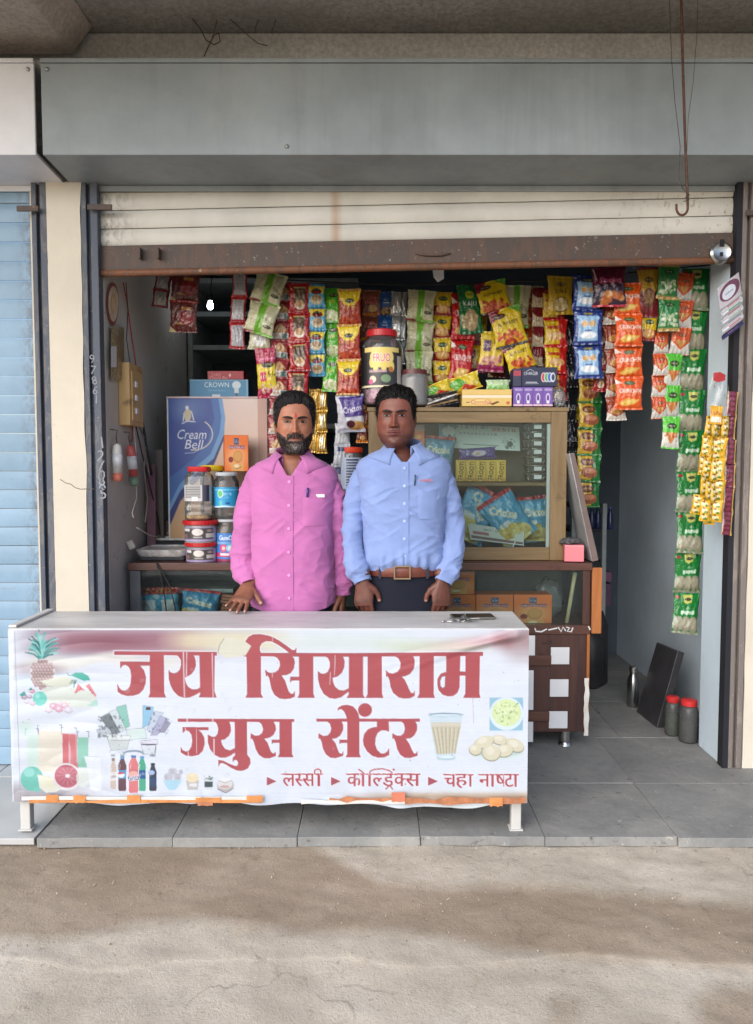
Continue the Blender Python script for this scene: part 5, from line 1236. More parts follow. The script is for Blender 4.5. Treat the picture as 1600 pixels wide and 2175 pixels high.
crumple('plastic_bag', 'crumpled clear bag at the right end of the cabinet top', 'plastic bag', 1186, 845, 28, 38, YO - .03, m_bagfilm, 3, .03)
def ygr(c, w, h): c.rect(0, 0, w, h, (222, 190, 40)); c.poly([(0, h * .3), (w * .4, h * .1), (w * .6, h * .5), (w * .2, h * .8)], (96, 170, 60)); c.rect(w * .6, 0, w, h, (226, 200, 60)); c.poly([(w * .3, h), (w * .5, h * .5), (w * .9, h * .9)], (200, 70, 50)); c.speck(10, 4, (240, 240, 220), .7)
def blk(c, w, h): c.rect(0, 0, w, h, (50, 44, 42)); c.line([(0, h * .7), (w, h * .3)], h * .12, (226, 224, 220)); c.line([(0, h * .9), (w, h * .75)], h * .12, (190, 160, 120))
for k, (x, y, w, h, r_, dr, lb) in enumerate(((938, 848, 74, 26, 10, blk, 'black and white snack packet at the bottom of the pile on the cabinet'), (930, 828, 60, 30, 22, ygr, 'yellow green snack packet at the left of the pile on the cabinet'), (985, 815, 74, 36, 18, ygr, 'yellow green snack packet at the top of the pile on the cabinet'), (962, 836, 60, 26, 28, blk, 'dark striped snack packet in the middle of the pile on the cabinet'))):
    bag('snack_packet', lb, 'snack packet', x, y, w, h, YO - .03 + .02 * k, dr, rot=R(r_), th=.03, seed=20 + k, group='pile of snack packets on the cabinet')
def grn(c, w, h): c.rect(0, 0, w, h, (196, 220, 176)); [c.rect(w * (.05 + k * .24), h * .5, w * (.22 + k * .24), h * .95, (150, 216, 130)) for k in range(4)]
bag('pouch', 'pale green pouch lying on the gold chocolate box', 'pouch', 1058, 818, 52, 22, YO - .0, grn, th=.025, seed=30)

# ---------------- leaning board, pink box, cloth at the right of the cabinet
lbv = [P(1258, 1193, YC + .03), P(1270, 1190, YC + .03), P(1219, 962, YC + .03), P(1209, 964, YC + .03)]
lb_ = MB().add([tuple(q) for q in lbv] + [(q.x, q.y + .19, q.z) for q in lbv], [(0, 1, 2, 3), (7, 6, 5, 4), (0, 4, 5, 1), (1, 5, 6, 2), (2, 6, 7, 3), (3, 7, 4, 0)])
tag(obj('leaning_board', lb_, M('pale_board', (176, 178, 180), .4), bevel=.002), 'pale board leaning against the right side of the glass cabinet', 'board')
for o_ in [bpy.data.objects['leaning_board']]:
    e = MB().add([(lbv[0].x + .001, lbv[0].y - .004, lbv[0].z + .001), (lbv[1].x + .002, lbv[0].y - .004, lbv[1].z + .001), (lbv[2].x + .002, lbv[0].y - .004, lbv[2].z), (lbv[3].x + .004, lbv[0].y - .004, lbv[3].z)] + [(lbv[0].x + .001, lbv[0].y - .0005, lbv[0].z + .001), (lbv[1].x + .002, lbv[0].y - .0005, lbv[1].z + .001), (lbv[2].x + .002, lbv[0].y - .0005, lbv[2].z), (lbv[3].x + .004, lbv[0].y - .0005, lbv[3].z)], [(0, 1, 2, 3), (7, 6, 5, 4), (0, 4, 5, 1), (1, 5, 6, 2), (2, 6, 7, 3), (3, 7, 4, 0)])
    obj('edge_band', e, M('edge_brown', (112, 96, 92), .5), o_)
carton('pink_box', 'small pink box at the right end of the counter top', 'box', 1200, 1158, 1240, 1193, YC + .02, .06, lambda c, w, h: (c.rect(0, 0, w, h, (226, 128, 138)), c.rect(0, 0, w, 2, (236, 160, 168))), (206, 110, 122), rotz=R(-8))
crumple('striped_cloth', 'black and white striped bag pushed behind the pink box', 'cloth', 1212, 1150, 44, 16, YC + .08, M('striped_cloth', (64, 64, 66), .7, var=1.0, scale=60), 6, .03)

# ---------------- ice cream cabinet with the blue and cream front
YZ = YC + .36
def creambell(c, w, h):
    X, Y = np.meshgrid(c.xx / w, c.yy / h)
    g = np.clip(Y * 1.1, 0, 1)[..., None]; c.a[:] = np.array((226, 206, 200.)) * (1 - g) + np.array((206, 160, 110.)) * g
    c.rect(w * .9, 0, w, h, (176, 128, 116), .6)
    edge = [(0, 0), (w * .55, 0), (w * .58, h * .12), (w * .56, h * .22), (w * .46, h * .36), (w * .3, h * .44), (w * .12, h * .56), (0, h * .70)]
    lt = [(0, 0), (w * .52, 0), (w * .575, h * .12), (w * .56, h * .25), (w * .46, h * .40), (w * .3, h * .49), (w * .12, h * .62), (w * .02, h * .76), (0, h * .76)]
    c.poly(lt, (46, 60, 120)); c.poly(edge, (112, 160, 210)); c.poly([(x * .93, y * .93) for x, y in edge], (66, 110, 176)); c.poly([(0, 0), (w * .44, 0), (w * .47, h * .12), (w * .4, h * .26), (w * .26, h * .36), (w * .1, h * .44), (0, h * .48)], (58, 84, 158))
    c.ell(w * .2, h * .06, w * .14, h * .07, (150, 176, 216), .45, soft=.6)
    # bell and name
    c.line([(w * .16, h * .135), (w * .17, h * .09), (w * .2, h * .065), (w * .245, h * .08), (w * .265, h * .13)], 2.4, (236, 236, 240)); c.ell(w * .205, h * .10, w * .035, h * .04, (214, 204, 170)); c.line([(w * .15, h * .15), (w * .2, h * .135), (w * .28, h * .14)], 2.2, (230, 232, 240)); c.ell(w * .2, h * .055, w * .018, h * .012, (236, 236, 240))
    c.text('Cream', w * .235, h * .215, h * .058, (240, 242, 248), slant=.25, wid=w * .29); c.text('Bell', w * .255, h * .275, h * .056, (240, 242, 248), slant=.25, wid=w * .17)
    c.line([(w * (.26 + .19 * math.cos(a)), h * (.215 + .095 * math.sin(a))) for a in np.linspace(-.9, 1.7, 14)], 2.6, (214, 206, 190)); c.line([(w * .17, h * .33), (w * .26, h * .325), (w * .34, h * .30)], 1.4, (190, 206, 232))
    c.rect(0, 0, w * .014, h, (226, 230, 236))
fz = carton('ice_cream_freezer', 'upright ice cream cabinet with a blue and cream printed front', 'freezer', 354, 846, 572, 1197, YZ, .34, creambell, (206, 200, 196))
obj('trim', MB().box((P(572, 0, YZ).x - P(354, 0, YZ).x) / 2 - .0, (P(572, 0, YZ).x - P(354, 0, YZ).x) / 2 + .012, -.004, .03, 0, P(0, 846, YZ).z - P(0, 1197, YZ).z), m_darkin, fz, local=True)
obj('trim', MB().box(-(P(572, 0, YZ).x - P(354, 0, YZ).x) / 2 - .004, (P(572, 0, YZ).x - P(354, 0, YZ).x) / 2 - .001, -.005, .02, P(0, 846, YZ).z - P(0, 1197, YZ).z + .0005, P(0, 846, YZ).z - P(0, 1197, YZ).z + .008), M('pink_trim', (214, 190, 190), .4), fz, local=True)
def crown(c, w, h): c.rect(0, 0, w, h, (66, 136, 176)); c.rect(0, 0, w, 1.6, (130, 180, 206)); c.text('CROWN', w * .46, h * .28, h * .28, (226, 236, 242), wid=w * .42); c.text('Diestaft Luxury', w * .46, h * .6, h * .14, (150, 196, 220), slant=.3); c.ell(w * .8, h * .3, w * .075, h * .22, (206, 222, 230)); c.rect(w * .765, h * .46, w * .835, h * .74, (196, 210, 216)); c.rect(w * .78, h * .74, w * .82, h * .92, (70, 80, 90)); c.rect(w * .38, h * .82, w * .52, h, (206, 214, 222)); c.rect(w * .97, 0, w, h, (120, 176, 206))
carton('bulb_box', 'long blue light bulb box lying on the ice cream cabinet', 'box', 403, 806, 528, 845, YZ + .03, .14, crown, (52, 74, 110), sc=1.2)
def lotte(c, w, h): c.rect(0, 0, w, h, (178, 40, 54)); c.text('Lotte', w * .24, h * .4, h * .5, (226, 150, 150), wid=w * .26); c.text('Choco Pie', w * .3, h * .85, h * .4, (230, 190, 180), wid=w * .5); c.ell(w * .62, h * .5, w * .03, h * .2, (236, 200, 200))
carton('biscuit_box', 'red biscuit box on top of the blue bulb box', 'box', 441, 788, 518, 806, YZ + .05, .12, lotte, (168, 40, 52), sc=1.3)

def tigerbox(c, w, h):
    c.rect(0, 0, w, h, (232, 122, 60)); c.ell(w * .5, h * .62, w * .42, h * .3, (240, 190, 140), .7, soft=.5); c.rect(w * .4, h * .08, w * .6, h * .26, (60, 80, 120)); c.text('Tea Time', w * .5, h * .17, h * .1, (230, 230, 236), wid=w * .18); c.rect(w * .2, h * .28, w * .86, h * .34, (110, 70, 110), .7); c.text('मधुर पोषक तंदुर', w * .52, h * .34, h * .1, (246, 236, 240), wid=w * .7, outline=(130, 70, 90)); c.ell(w * .55, h * .6, w * .2, h * .17, (196, 138, 76)); c.ell(w * .55, h * .59, w * .17, h * .14, (216, 160, 96)); c.ell(w * .26, h * .68, w * .1, h * .08, (140, 60, 50)); c.rect(w * .28, h * .78, w * .8, h, (226, 170, 100)); c.text('Tiger', w * .54, h * .9, h * .1, (150, 80, 50)); c.ell(w * .5, h * .86, w * .12, h * .05, (240, 220, 180))
def tigerside(c, w, h): c.rect(0, 0, w, h, (206, 100, 50)); c.rect(w * .1, h * .1, w * .9, h * .9, (110, 96, 92)); [c.rect(w * .16, h * (.16 + k * .1), w * .84, h * (.2 + k * .1), (190, 176, 166)) for k in range(7)]
carton('biscuit_carton', 'tall orange biscuit carton standing on the jars in front of the freezer', 'biscuit carton', 477, 924, 528, 1001, YC + .19, .09, tigerbox, (206, 100, 50), side_draw=tigerside, rotz=R(14), sc=1.4)
for k, (x0, x1, y0, y1, lb) in enumerate(((931, 1010, 1263, 1327, 'orange biscuit carton in the counter, half behind the dark trousers'), (1011.5, 1090, 1263, 1327, 'orange biscuit carton in the middle of the row inside the counter'), (1092, 1172, 1263, 1327, 'orange biscuit carton at the right of the row inside the counter'))):
    carton('biscuit_carton', lb, 'biscuit carton', x0, y0, x1, y1 + 4, YC + .05, .10, tigerbox, (206, 120, 70), group='biscuit cartons in the counter', sc=1.2)
carton('biscuit_carton', 'pale orange biscuit carton stacked on the row inside the counter', 'biscuit carton', 930, 1214, 1008, 1262, YC + .052, .10, tigerbox, (206, 150, 110), group='biscuit cartons in the counter', sc=1.2)
tag(obj('wooden_stick', MB().tube([P(1222, 1216, YC + .06), P(1202, 1334, YC + .06)], .009, 8), M('pale_stick', (206, 196, 156), .6), smooth=True), 'pale wooden stick leaning inside the counter glass', 'stick')
crumple('plastic_bag', 'crumpled clear bag behind the biscuit cartons inside the counter', 'plastic bag', 1165, 1275, 56, 90, YC + .2, m_bagfilm, 9, .05)
def lays(c, w, h): c.rect(0, 0, w, h, (86, 176, 206)); c.rect(0, 0, w, h * .2, (176, 50, 54)); c.text('20% EXTRA', w * .5, h * .1, h * .12, (240, 214, 90), rot=3.14); c.rect(w * .08, h * .36, w * .92, h, (214, 220, 220)); c.rect(w * .44, h * .2, w * .6, h, (70, 160, 200)); c.speck(8, 6, (190, 206, 196), .7)
bag('chips_bag', 'blue and white chips bag lying upside down at the left inside the counter', 'chips bag', 340, 1282, 88, 70, YC + .1, lays, th=.07, seed=12, rot=R(2))
bag('chips_bag', 'blue chips bag with yellow chips beside the incense bundle inside the counter', 'chips bag', 425, 1288, 84, 72, YC + .11, lambda c, w, h: (crictos(c, w, h, (62, 150, 196), 'Crictos', (240, 220, 150), .12), c.rect(0, h * .8, w, h, (190, 60, 60))), th=.06, seed=13, rot=R(-6))
for k in range(6):
    p = P(491, 1302 - k * 6.5, YC + .07)
    tag(obj('incense_pack', MB().box(-.048, .042, -.004, .03, 0, .011, Matrix.Translation((p.x + .004 * (k % 3), p.y, p.z)) @ Matrix.Rotation(R(4 * (k % 3) - 5), 4, 'Z') @ Matrix.Rotation(R(6), 4, 'Y')), M('brown_pack', (172, 110, 84), .5, var=.2), bevel=.001), 'flat brown incense pack beside the pink sleeve, %s of the bundle' % ('lowest', 'second from the bottom', 'third from the bottom', 'third from the top', 'second from the top', 'topmost')[k], 'pack', 'bundle of incense packs')
# ---------------- jars, tubs and scale on the left of the counter
YJ = YC + .10
def redlab(c, w, h): c.rect(0, 0, w, h, (206, 206, 206)); [c.rect(w * .2, h * (.05 + k * .1), w * .62, h * (.1 + k * .1), (70, 72, 76), .9) for k in range(8)]; c.rect(w * .66, 0, w * .84, h, (46, 48, 70)); c.rect(w * .36, h * .72, w * .54, h, (236, 236, 236))
jar('snack_jar', 'squarish clear jar with red lid standing on the tubs', 'jar', 425, 991, 1104, 56, YJ, lid=(204, 34, 40), lab=(.36, .66), labdraw=redlab, sq=5, neck=.72, lidh=.085, ribs=5, content=M('peanut_sweets', (214, 160, 96), .6, var=.4, scale=70), cfill=.08)
jar('snack_jar', 'clear jar with a domed yellow lid behind the red lidded jar', 'jar', 452, 988, 1104, 50, YJ + .13, lid=(226, 196, 40), neck=.86, lidh=.1)
def kool(c, w, h): c.rect(0, 0, w, h, (52, 160, 214)); c.rect(0, h * .1, w, h * .16, (120, 200, 234)); c.ell(w * .38, h * .32, w * .10, h * .2, (226, 240, 236)); c.ell(w * .38, h * .32, w * .08, h * .16, (96, 190, 120)); c.text('CENTER', w * .6, h * .34, h * .12, (240, 244, 250), wid=w * .28); c.text('COOL', w * .6, h * .5, h * .1, (236, 240, 246), wid=w * .18); c.rect(w * .34, h * .66, w * .44, h * .9, (90, 190, 190)); c.rect(w * .54, h * .74, w * .68, h * .84, (40, 90, 160)); c.line([(0, h), (w * .5, h * .93), (w, h)], 3, (220, 236, 246))
jar('gum_jar', 'clear jar with blue label and no lid above the gum jar', 'jar', 482, 1003, 1100, 54, YJ + .02, lid=(200, 206, 212), lab=(.24, .68), labdraw=kool, neck=.74, lidh=.07)
def gumo(c, w, h): c.rect(0, 0, w, h, (70, 130, 204)); c.text('GumOn', w * .52, h * .16, h * .17, (246, 246, 250), wid=w * .5, bold=1); c.rect(0, h * .3, w, h * .38, (120, 170, 222)); c.ell(w * .42, h * .52, w * .12, h * .13, (226, 60, 110)); c.ell(w * .62, h * .52, w * .12, h * .13, (150, 206, 226)); c.ell(w * .42, h * .52, w * .06, h * .07, (246, 190, 206)); c.ell(w * .62, h * .52, w * .06, h * .07, (226, 240, 246)); c.rect(0, h * .68, w, h * .82, (206, 60, 106)); c.rect(w * .3, h * .7, w * .6, h * .78, (240, 220, 230)); c.rect(0, h * .9, w, h, (150, 50, 90))
jar('gum_jar', 'clear gum jar with blue and pink label beside the pink sleeve', 'jar', 486, 1102, 1196, 54, YJ + .02, lid=(204, 210, 214), lab=(.06, .70), labdraw=gumo, neck=.8, lidh=.05)
def tublab(c, w, h): c.rect(0, 0, w, h, (168, 154, 196)); c.rect(w * .08, h * .06, w * .9, h * .86, (84, 80, 80)); c.ell(w * .5, h * .35, w * .14, h * .26, (226, 220, 216)); c.rect(w * .1, h * .1, w * .3, h * .3, (220, 218, 216)); c.rect(w * .7, h * .45, w * .95, h * .75, (206, 200, 198)); c.rect(w * .4, h * .68, w * .62, h * .76, (196, 190, 188)); c.ell(w * .16, h * .65, w * .07, h * .15, (150, 110, 100)); c.ell(w * .8, h * .25, w * .08, h * .1, (170, 150, 150))
for k, (cx, y0, y1, w, lb) in enumerate(((428, 1104, 1153, 70, 'round violet tub with red lid, upper one of two beside the scale'), (430, 1150, 1196, 66, 'round violet tub with red lid, lower one of two beside the scale'))):
    jar('sweet_tub', lb, 'tub', cx, y0, y1, w, YJ, lid=(200, 40, 46), lab=(.14, .72), labdraw=tublab, neck=.98, lidh=.17, mat=m_petv, content=M('violet_sweets', (196, 170, 206), .6, var=.4, scale=50), cfill=.5, group='violet tubs beside the scale')
YW = YC + .06
b = P(342, 1196, YW); sc_ = thing('weighing_scale', 'worn weighing scale with a steel tray on the left of the counter', 'scale', (b.x, YW + .1, ZCT + .001))
k = YW / FPX; w2 = 54 * k
obj('base', MB().box(b.x - w2 * .85, b.x + w2 * .9, YW + .005, YW + .2, ZCT + .002, P(0, 1181, YW).z), m_darkin, sc_, bevel=.006)
zt0 = P(0, 1183, YW).z
def rrect(cx, cy, hx, hy, r, n=6):
    out = []
    for (sx, sy, a0) in ((1, 1, 0), (-1, 1, 90), (-1, -1, 180), (1, -1, 270)):
        for i in range(n + 1):
            a = R(a0 + 90 * i / n); out.append((cx + sx * (hx - r) + r * math.cos(a), cy + sy * (hy - r) + r * math.sin(a)))
    return out
def tray(name, cx, cy, hx, hy, z, h, mat, par, rim=.006):
    rings = []
    for ins, zz in ((.012, z), (.004, z + h * .3), (0, z + h), (rim, z + h + .001), (rim + .004, z + h - .006)): rings.append([(x, y, zz) for x, y in rrect(cx, cy, hx - ins, hy - ins, .03)])
    return obj(name, MB().loft(rings), mat, par, smooth='auto')
m_tray = M('worn_steel', (206, 204, 200), .35, .3, var=.3, scale=24, bump=.1)
tray('tray', b.x, YW + .11, w2, .12, zt0, P(0, 1168, YW).z - zt0, m_tray, sc_)
obj('power_plug', MB().box(-.014, .014, -.01, .01, -.02, .02, Matrix.Translation(P(279, 1157, YW)) @ Matrix.Rotation(R(-25), 4, 'Y')), m_wcable, sc_, bevel=.004)
st = thing('steel_plate', 'thin steel plate lying behind the weighing scale tray', 'plate', P(346, 1150, YW + .28))
tray('plate', P(346, 0, YW + .28).x, YW + .28, 48 * k * 1.1, .05, P(0, 1149, YW + .24).z, .014, m_tray, st)
obj('stand', MB().box(P(310, 0, YW + .28).x, P(380, 0, YW + .28).x, YW + .25, YW + .31, ZCT + .002, P(0, 1150, YW + .24).z), m_darkin, st)
bx = carton('small_dark_box', 'small dark brown box behind the steel plate', 'box', 341, 1106, 380, 1138, YW + .32, .05, lambda c, w, h: (c.rect(0, 0, w, h, (70, 56, 46)), c.poly([(w * .3, h * .9), (w * .6, h * .4), (w * .85, h * .8)], (176, 140, 80))), (70, 56, 46))
for q, rr, m, lb in (([(333, 1196), (341, 1225), (348, 1250), (354, 1300), (357, 1330)], .003, m_cable, 'black power cable hanging down the counter front at the left'), ([(334, 1196), (346, 1218), (356, 1235), (362, 1248), (372, 1290), (374, 1330)], .003, m_cable, 'black power cable hanging just right of the other one')):
    tag(obj('power_cable', MB().tube([P(x, y, YC - .012) for x, y in q], rr, 6), m, smooth=True), lb, 'cable')

# ---------------- left wall: things hung on it
def WL(px, py, off=.004): return PX(px, py, XL + off)
sb = thing('switchboard', 'wooden switchboard box fixed on the left wall', 'switchboard', WL(268, 905))
a, bq = WL(252, 780), WL(284, 900)
obj('box', MB().box(XL + .001, XL + .05, a.y, bq.y, WL(266, 905).z, WL(266, 775).z), wood('pale_wood', (196, 160, 104), (216, 182, 128), .5), sb, bevel=.003)
obj('face_plate', MB().box(XL + .0505, XL + .056, a.y + .02, bq.y - .02, WL(266, 895).z, WL(266, 790).z), wood('pale_wood', 0, 0), sb, bevel=.002)
for k in range(3): obj('switch', MB().box(XL + .0565, XL + .064, a.y + .05, a.y + .075, WL(266, 880 - k * 28).z, WL(266, 868 - k * 28).z), m_sq, sb, bevel=.001)
def walltube(name, label, cat, px, y0, y1, c_hi, c_lo, rot):
    p = WL(px, y0, .03); k = p.y / FPX; h = (y1 - y0) * k; r = .020
    t = thing(name, label, cat, p, rot=(0, rot, 0))
    obj('tube', MB().lathe([(r * .2, 0), (r * .8, -.008), (r, -h * .2), (r, -h * .78)], (0, 0, 0), 20), M('tube_' + str(c_hi[0]), c_hi, .35), t, local=True, smooth=True)
    obj('wrapper', MB().lathe([(r * 1.03, -h * .28), (r * 1.03, -h * .6)], (0, 0, 0), 20), m_sq, t, local=True, smooth=True)
    obj('cap', MB().lathe([(r * 1.0, -h * .78), (r * 1.02, -h * .97), (r * .7, -h)], (0, 0, 0), 20), M('cap_' + str(c_lo[0]), c_lo, .4), t, local=True, smooth=True)
    obj('hook', MB().tube([(0, 0, 0), (-.004, 0, .03), (.002, 0, .055), (-.028, 0, .06)], .002, 6), m_wire, t, local=True, smooth=True)
walltube('bottle', 'small white and orange bottle hung on a nail on the left wall', 'bottle', 249, 942, 1022, (206, 206, 200), (214, 120, 100), 0)
walltube('bottle', 'small red and green bottle hung beside the white one on the left wall', 'bottle', 277, 945, 1032, (196, 96, 90), (120, 150, 128), R(-5))
dh = thing('wall_hanging', 'oval red and gold paper hanging on the left wall under the shutter', 'wall hanging', WL(240, 640))
ov = [(WL(240 + 13 * math.cos(a), 640 + 40 * math.sin(a) * (1.3 if math.sin(a) > 0 else 1), .006)) for a in np.linspace(0, 2 * math.pi, 32, endpoint=False)]
def fan(pts, off): 
    c0 = sum(pts, Vector()) / len(pts); mb = MB(); mb.add([c0 + Vector((off, 0, 0))] + [q + Vector((off, 0, 0)) for q in pts], [(0, i + 1, (i + 1) % len(pts) + 1) for i in range(len(pts))]); return mb
obj('back', fan(ov, 0), M('hang_red', (150, 66, 60), .5), dh)
obj('inner', fan([(q - ov[0]) * .82 + ov[0] + (sum(ov, Vector()) / 32 - ov[0]) * .18 for q in ov], .002), M('hang_cream', (206, 186, 156), .5), dh)
obj('emblem', fan([(q - ov[0]) * .45 + ov[0] + (sum(ov, Vector()) / 32 - ov[0]) * .55 for q in ov], .004), M('hang_gold', (190, 140, 60), .4), dh)
hp = thing('hanging_pouch', 'clear pouch of brown seeds hung above the switchboard', 'pouch', WL(247, 800))
q = [[WL(236 + 7 * i, y, .014 + .012 * math.sin(math.pi * i / 4) * math.sin(math.pi * (y - 690) / 125)) for i in range(5)] for y in (695, 715, 740, 765, 790, 808)]
obj('film', MB().grid(q), M('seed_film', (150, 132, 100), .3, var=.4, scale=90), hp, smooth=True)
q = [[WL(236 + 6 * i, y, .03) for i in range(3)] for y in (735, 780)]
obj('slip', MB().grid(q), m_sq, hp)
for pts, rr, m, lb in (([(262, 600), (270, 640), (278, 700), (287, 760), (292, 800), (288, 850), (282, 905), (280, 940)], .0028, m_rcable, 'red electric wire running down the left wall'),
                       ([(297, 880), (305, 920), (316, 1000), (330, 1050), (350, 1085), (354, 1105), (348, 1130), (335, 1140), (318, 1137), (300, 1126), (291, 1121)], .003, m_wcable, 'looping white cable hanging from the switchboard to the scale'),
                       ([(285, 905), (292, 1000), (290, 1060), (281, 1090), (284, 1100)], .0024, m_wcable, 'thin straight white cable below the switchboard'),
                       ([(289, 905), (301, 960), (318, 1030), (336, 1100), (340, 1135)], .003, m_cable, 'thin black cable looping down behind the white cable'), ([(268, 600), (272, 660), (269, 720), (276, 770)], .002, m_cable, 'thin dark wire beside the red wire'), ([(296, 905), (310, 940), (306, 1000), (314, 1060), (309, 1110)], .004, M('grey_cable', (120, 112, 108), .5), 'dull grey cable hanging in the corner left of the freezer'),
                       ([(300, 880), (312, 950), (322, 1010)], .006, m_cable, 'thick black cable beside the switchboard')):
    tag(obj('wall_cable', MB().tube([WL(x, y, .035 + .05 * (i / len(pts))) if m is not m_rcable else WL(x, y, .01) for i, (x, y) in enumerate(pts)], rr, 6), m, smooth=True), lb, 'cable')
# clutter in the dark corner beside the freezer
for k, (x0, y0, x1, y1, Y_, c_, lb) in enumerate(((312, 985, 328, 1110, YC + .28, (120, 84, 96), 'narrow dark pink rolled sheet in the corner beside the freezer'), (330, 955, 345, 1130, YC + .34, (92, 84, 80), 'narrow grey brown board in the corner beside the freezer'))):
    p, q = P(x0, y1, Y_), P(x1, y0, Y_); tag(obj('corner_strip', MB().box(p.x, q.x, Y_, Y_ + .02, ZCT + .001, q.z), M('strip%d' % k, c_, .6), bevel=.003), lb, 'board')

# ---------------- back of the shop
m_shelf = M('pale_shelf_edge', (150, 160, 160), .6)
ys = 4.5
sh2 = thing('wall_shelf', 'dark built in shelf unit with pale edges at the back left', 'shelf unit', (P(460, 800, ys).x, ys, 0))
obj('side', MB().box(P(389, 0, ys).x, P(399, 0, ys).x, ys, YB - .002, .0, 2.3), m_shelf, sh2)
for y in (738, 667, 596, 905, 1000): obj('shelf', MB().box(P(400, 0, ys).x, P(760, 0, ys).x, ys, YB - .003, P(0, y + 5, ys).z, P(0, y - 5, ys).z), m_shelf, sh2)
rk = thing('storage_rack', 'dark rack full of bottles at the back right of the shop', 'rack', (P(1285, 1200, 4.35).x, 4.35, 0))
yr_ = 4.35
for x in (1236, 1304): obj('post', MB().box(P(x, 0, yr_).x - .012, P(x, 0, yr_).x + .012, yr_, yr_ + .03, 0, P(0, 1070, yr_).z), M('rack_pale', (150, 158, 160), .5), rk)
for y in (1072, 1125, 1195, 1290, 1390): obj('shelf', MB().box(P(1230, 0, yr_).x, P(1312, 0, yr_).x, yr_ + .031, yr_ + .4, P(0, y + 6, yr_).z, P(0, y, yr_).z), m_darkin, rk)
for k in range(5):
    p = P(1244 + k * 13, 1124, yr_ + .08)
    t = thing('drink_bottle', 'dark blue capped bottle on the upper back rack shelf, %s of five' % ('leftmost', 'second from left', 'middle one', 'second from right', 'rightmost')[k], 'bottle', p, 'bottles on the back rack')
    obj('body', MB().lathe([(.018, 0), (.02, .01), (.02, .08), (.009, .105), (.009, .12)], (0, 0, 0), 14), M('dark_blue_bottle', (40, 52, 92), .2), t, local=True, smooth=True)
    obj('cap', MB().lathe([(.011, .118), (.011, .132), (0, .133)], (0, 0, 0), 12), M('blue_cap', (50, 70, 130), .4), t, local=True)
for k, (x0, y0, x1, y1, c_, lb) in enumerate(((1262, 1215, 1300, 1235, (110, 70, 96), 'dull purple box on the back rack, upper of two'), (1262, 1240, 1300, 1288, (84, 56, 84), 'dull purple box on the back rack, lower of two'), (1258, 1345, 1275, 1372, (176, 140, 60), 'mustard packet low on the back rack'))):
    p, q = P(x0, y1, yr_ + .05), P(x1, y0, yr_ + .05); tag(obj('stored_box', MB().box(p.x, q.x, p.y, p.y + .15, p.z, q.z), M('stored%d' % k, c_, .5), bevel=.003), lb, 'box')
for k in range(4):
    p = PZ(1262 + k * 17, 1502, 0); tag(obj('sack', MB().lathe([(.05, 0), (.07, .02), (.07, .25 + .1 * (k % 2)), (.04, .33 + .1 * (k % 2)), (.0, .34 + .1 * (k % 2))], (p.x, 4.28 + .05 * (k % 2), 0), 14), M('dark_sack', (44, 44, 48), .5, var=.3), smooth=True), 'dark sack on the floor below the back rack, %s' % ('leftmost', 'second from left', 'third from left', 'rightmost')[k], 'sack', 'sacks below the back rack')
p = PZ(1344, 1500, 0)
th_ = thing('thermos', 'tall dark steel flask standing on the floor by the right wall', 'flask', (p.x, p.y, 0)); k = p.y / FPX; H = 88 * k
obj('body', MB().lathe([(.028, 0), (.03, .005), (.03, H * .62), (.024, H * .72), (.018, H * .8), (.018, H * .86)], (0, 0, 0), 24), M('dark_steel', (150, 152, 156), .2, .95, var=.05), th_, local=True, smooth='auto')
obj('cap', MB().lathe([(.021, H * .86), (.021, H * .98), (.016, H), (0, H)], (0, 0, 0), 20), m_steel, th_, local=True, smooth='auto')
pA, pB = PZ(1395, 1546, 0), PZ(1352, 1512, 0); top1, top2 = P(1440, 1383, pA.y + .02), P(1395, 1364, pB.y + .02)
nrm = (pB - pA).cross(top1 - pA).normalized(); nrm = nrm if nrm.x > 0 else -nrm
qv = [pA, pB, top2, top1]; th2 = nrm * .035
tag(obj('metal_sheet', MB().add([tuple(q) for q in qv] + [tuple(q + th2) for q in qv], [(0, 1, 2, 3), (7, 6, 5, 4), (0, 4, 5, 1), (1, 5, 6, 2), (2, 6, 7, 3), (3, 7, 4, 0)]), M('dark_panel', (70, 70, 74), .3, .3, var=.15), bevel=.002), 'dark metal panel leaning against the right wall', 'panel')
def watertub(px, py, w, h, lb, c_, z0=0):
    p = PZ(px, py, 0); k = p.y / FPX; r = w / 2 * k; H = h * k
    t = thing('plastic_can', lb, 'jar', (p.x, p.y, 0), 'red lidded jars on the floor')
    obj('body', MB().lathe([(r * .9, 0), (r, .01), (r, H * .72), (r * .9, H * .8), (r * .75, H * .86)], (0, 0, 0), 26), clear_mat('grey_jar', (150, 156, 150), .10, .2, .8), t, local=True, smooth=True)
    obj('contents', MB().lathe([(r * .85, .004), (r * .93, .012), (r * .93, H * .5), (0, H * .5)], (0, 0, 0), 24), M('jar_fill_%d' % c_[1], c_, .5, var=.3, scale=40), t, local=True, smooth=True)
    obj('lid', MB().lathe([(r * .8, H * .86), (r * .84, H * .87), (r * .84, H * .98), (r * .7, H), (0, H)], (0, 0, 0), 26), M('floor_lid', (206, 50, 52), .4), t, local=True, smooth='auto')
watertub(1428, 1560, 32, 84, 'clear jar with red lid and green contents on the floor by the pillar', (96, 130, 66))
watertub(1462, 1574, 40, 92, 'larger clear jar with red lid half hidden by the right pillar', (110, 112, 104))
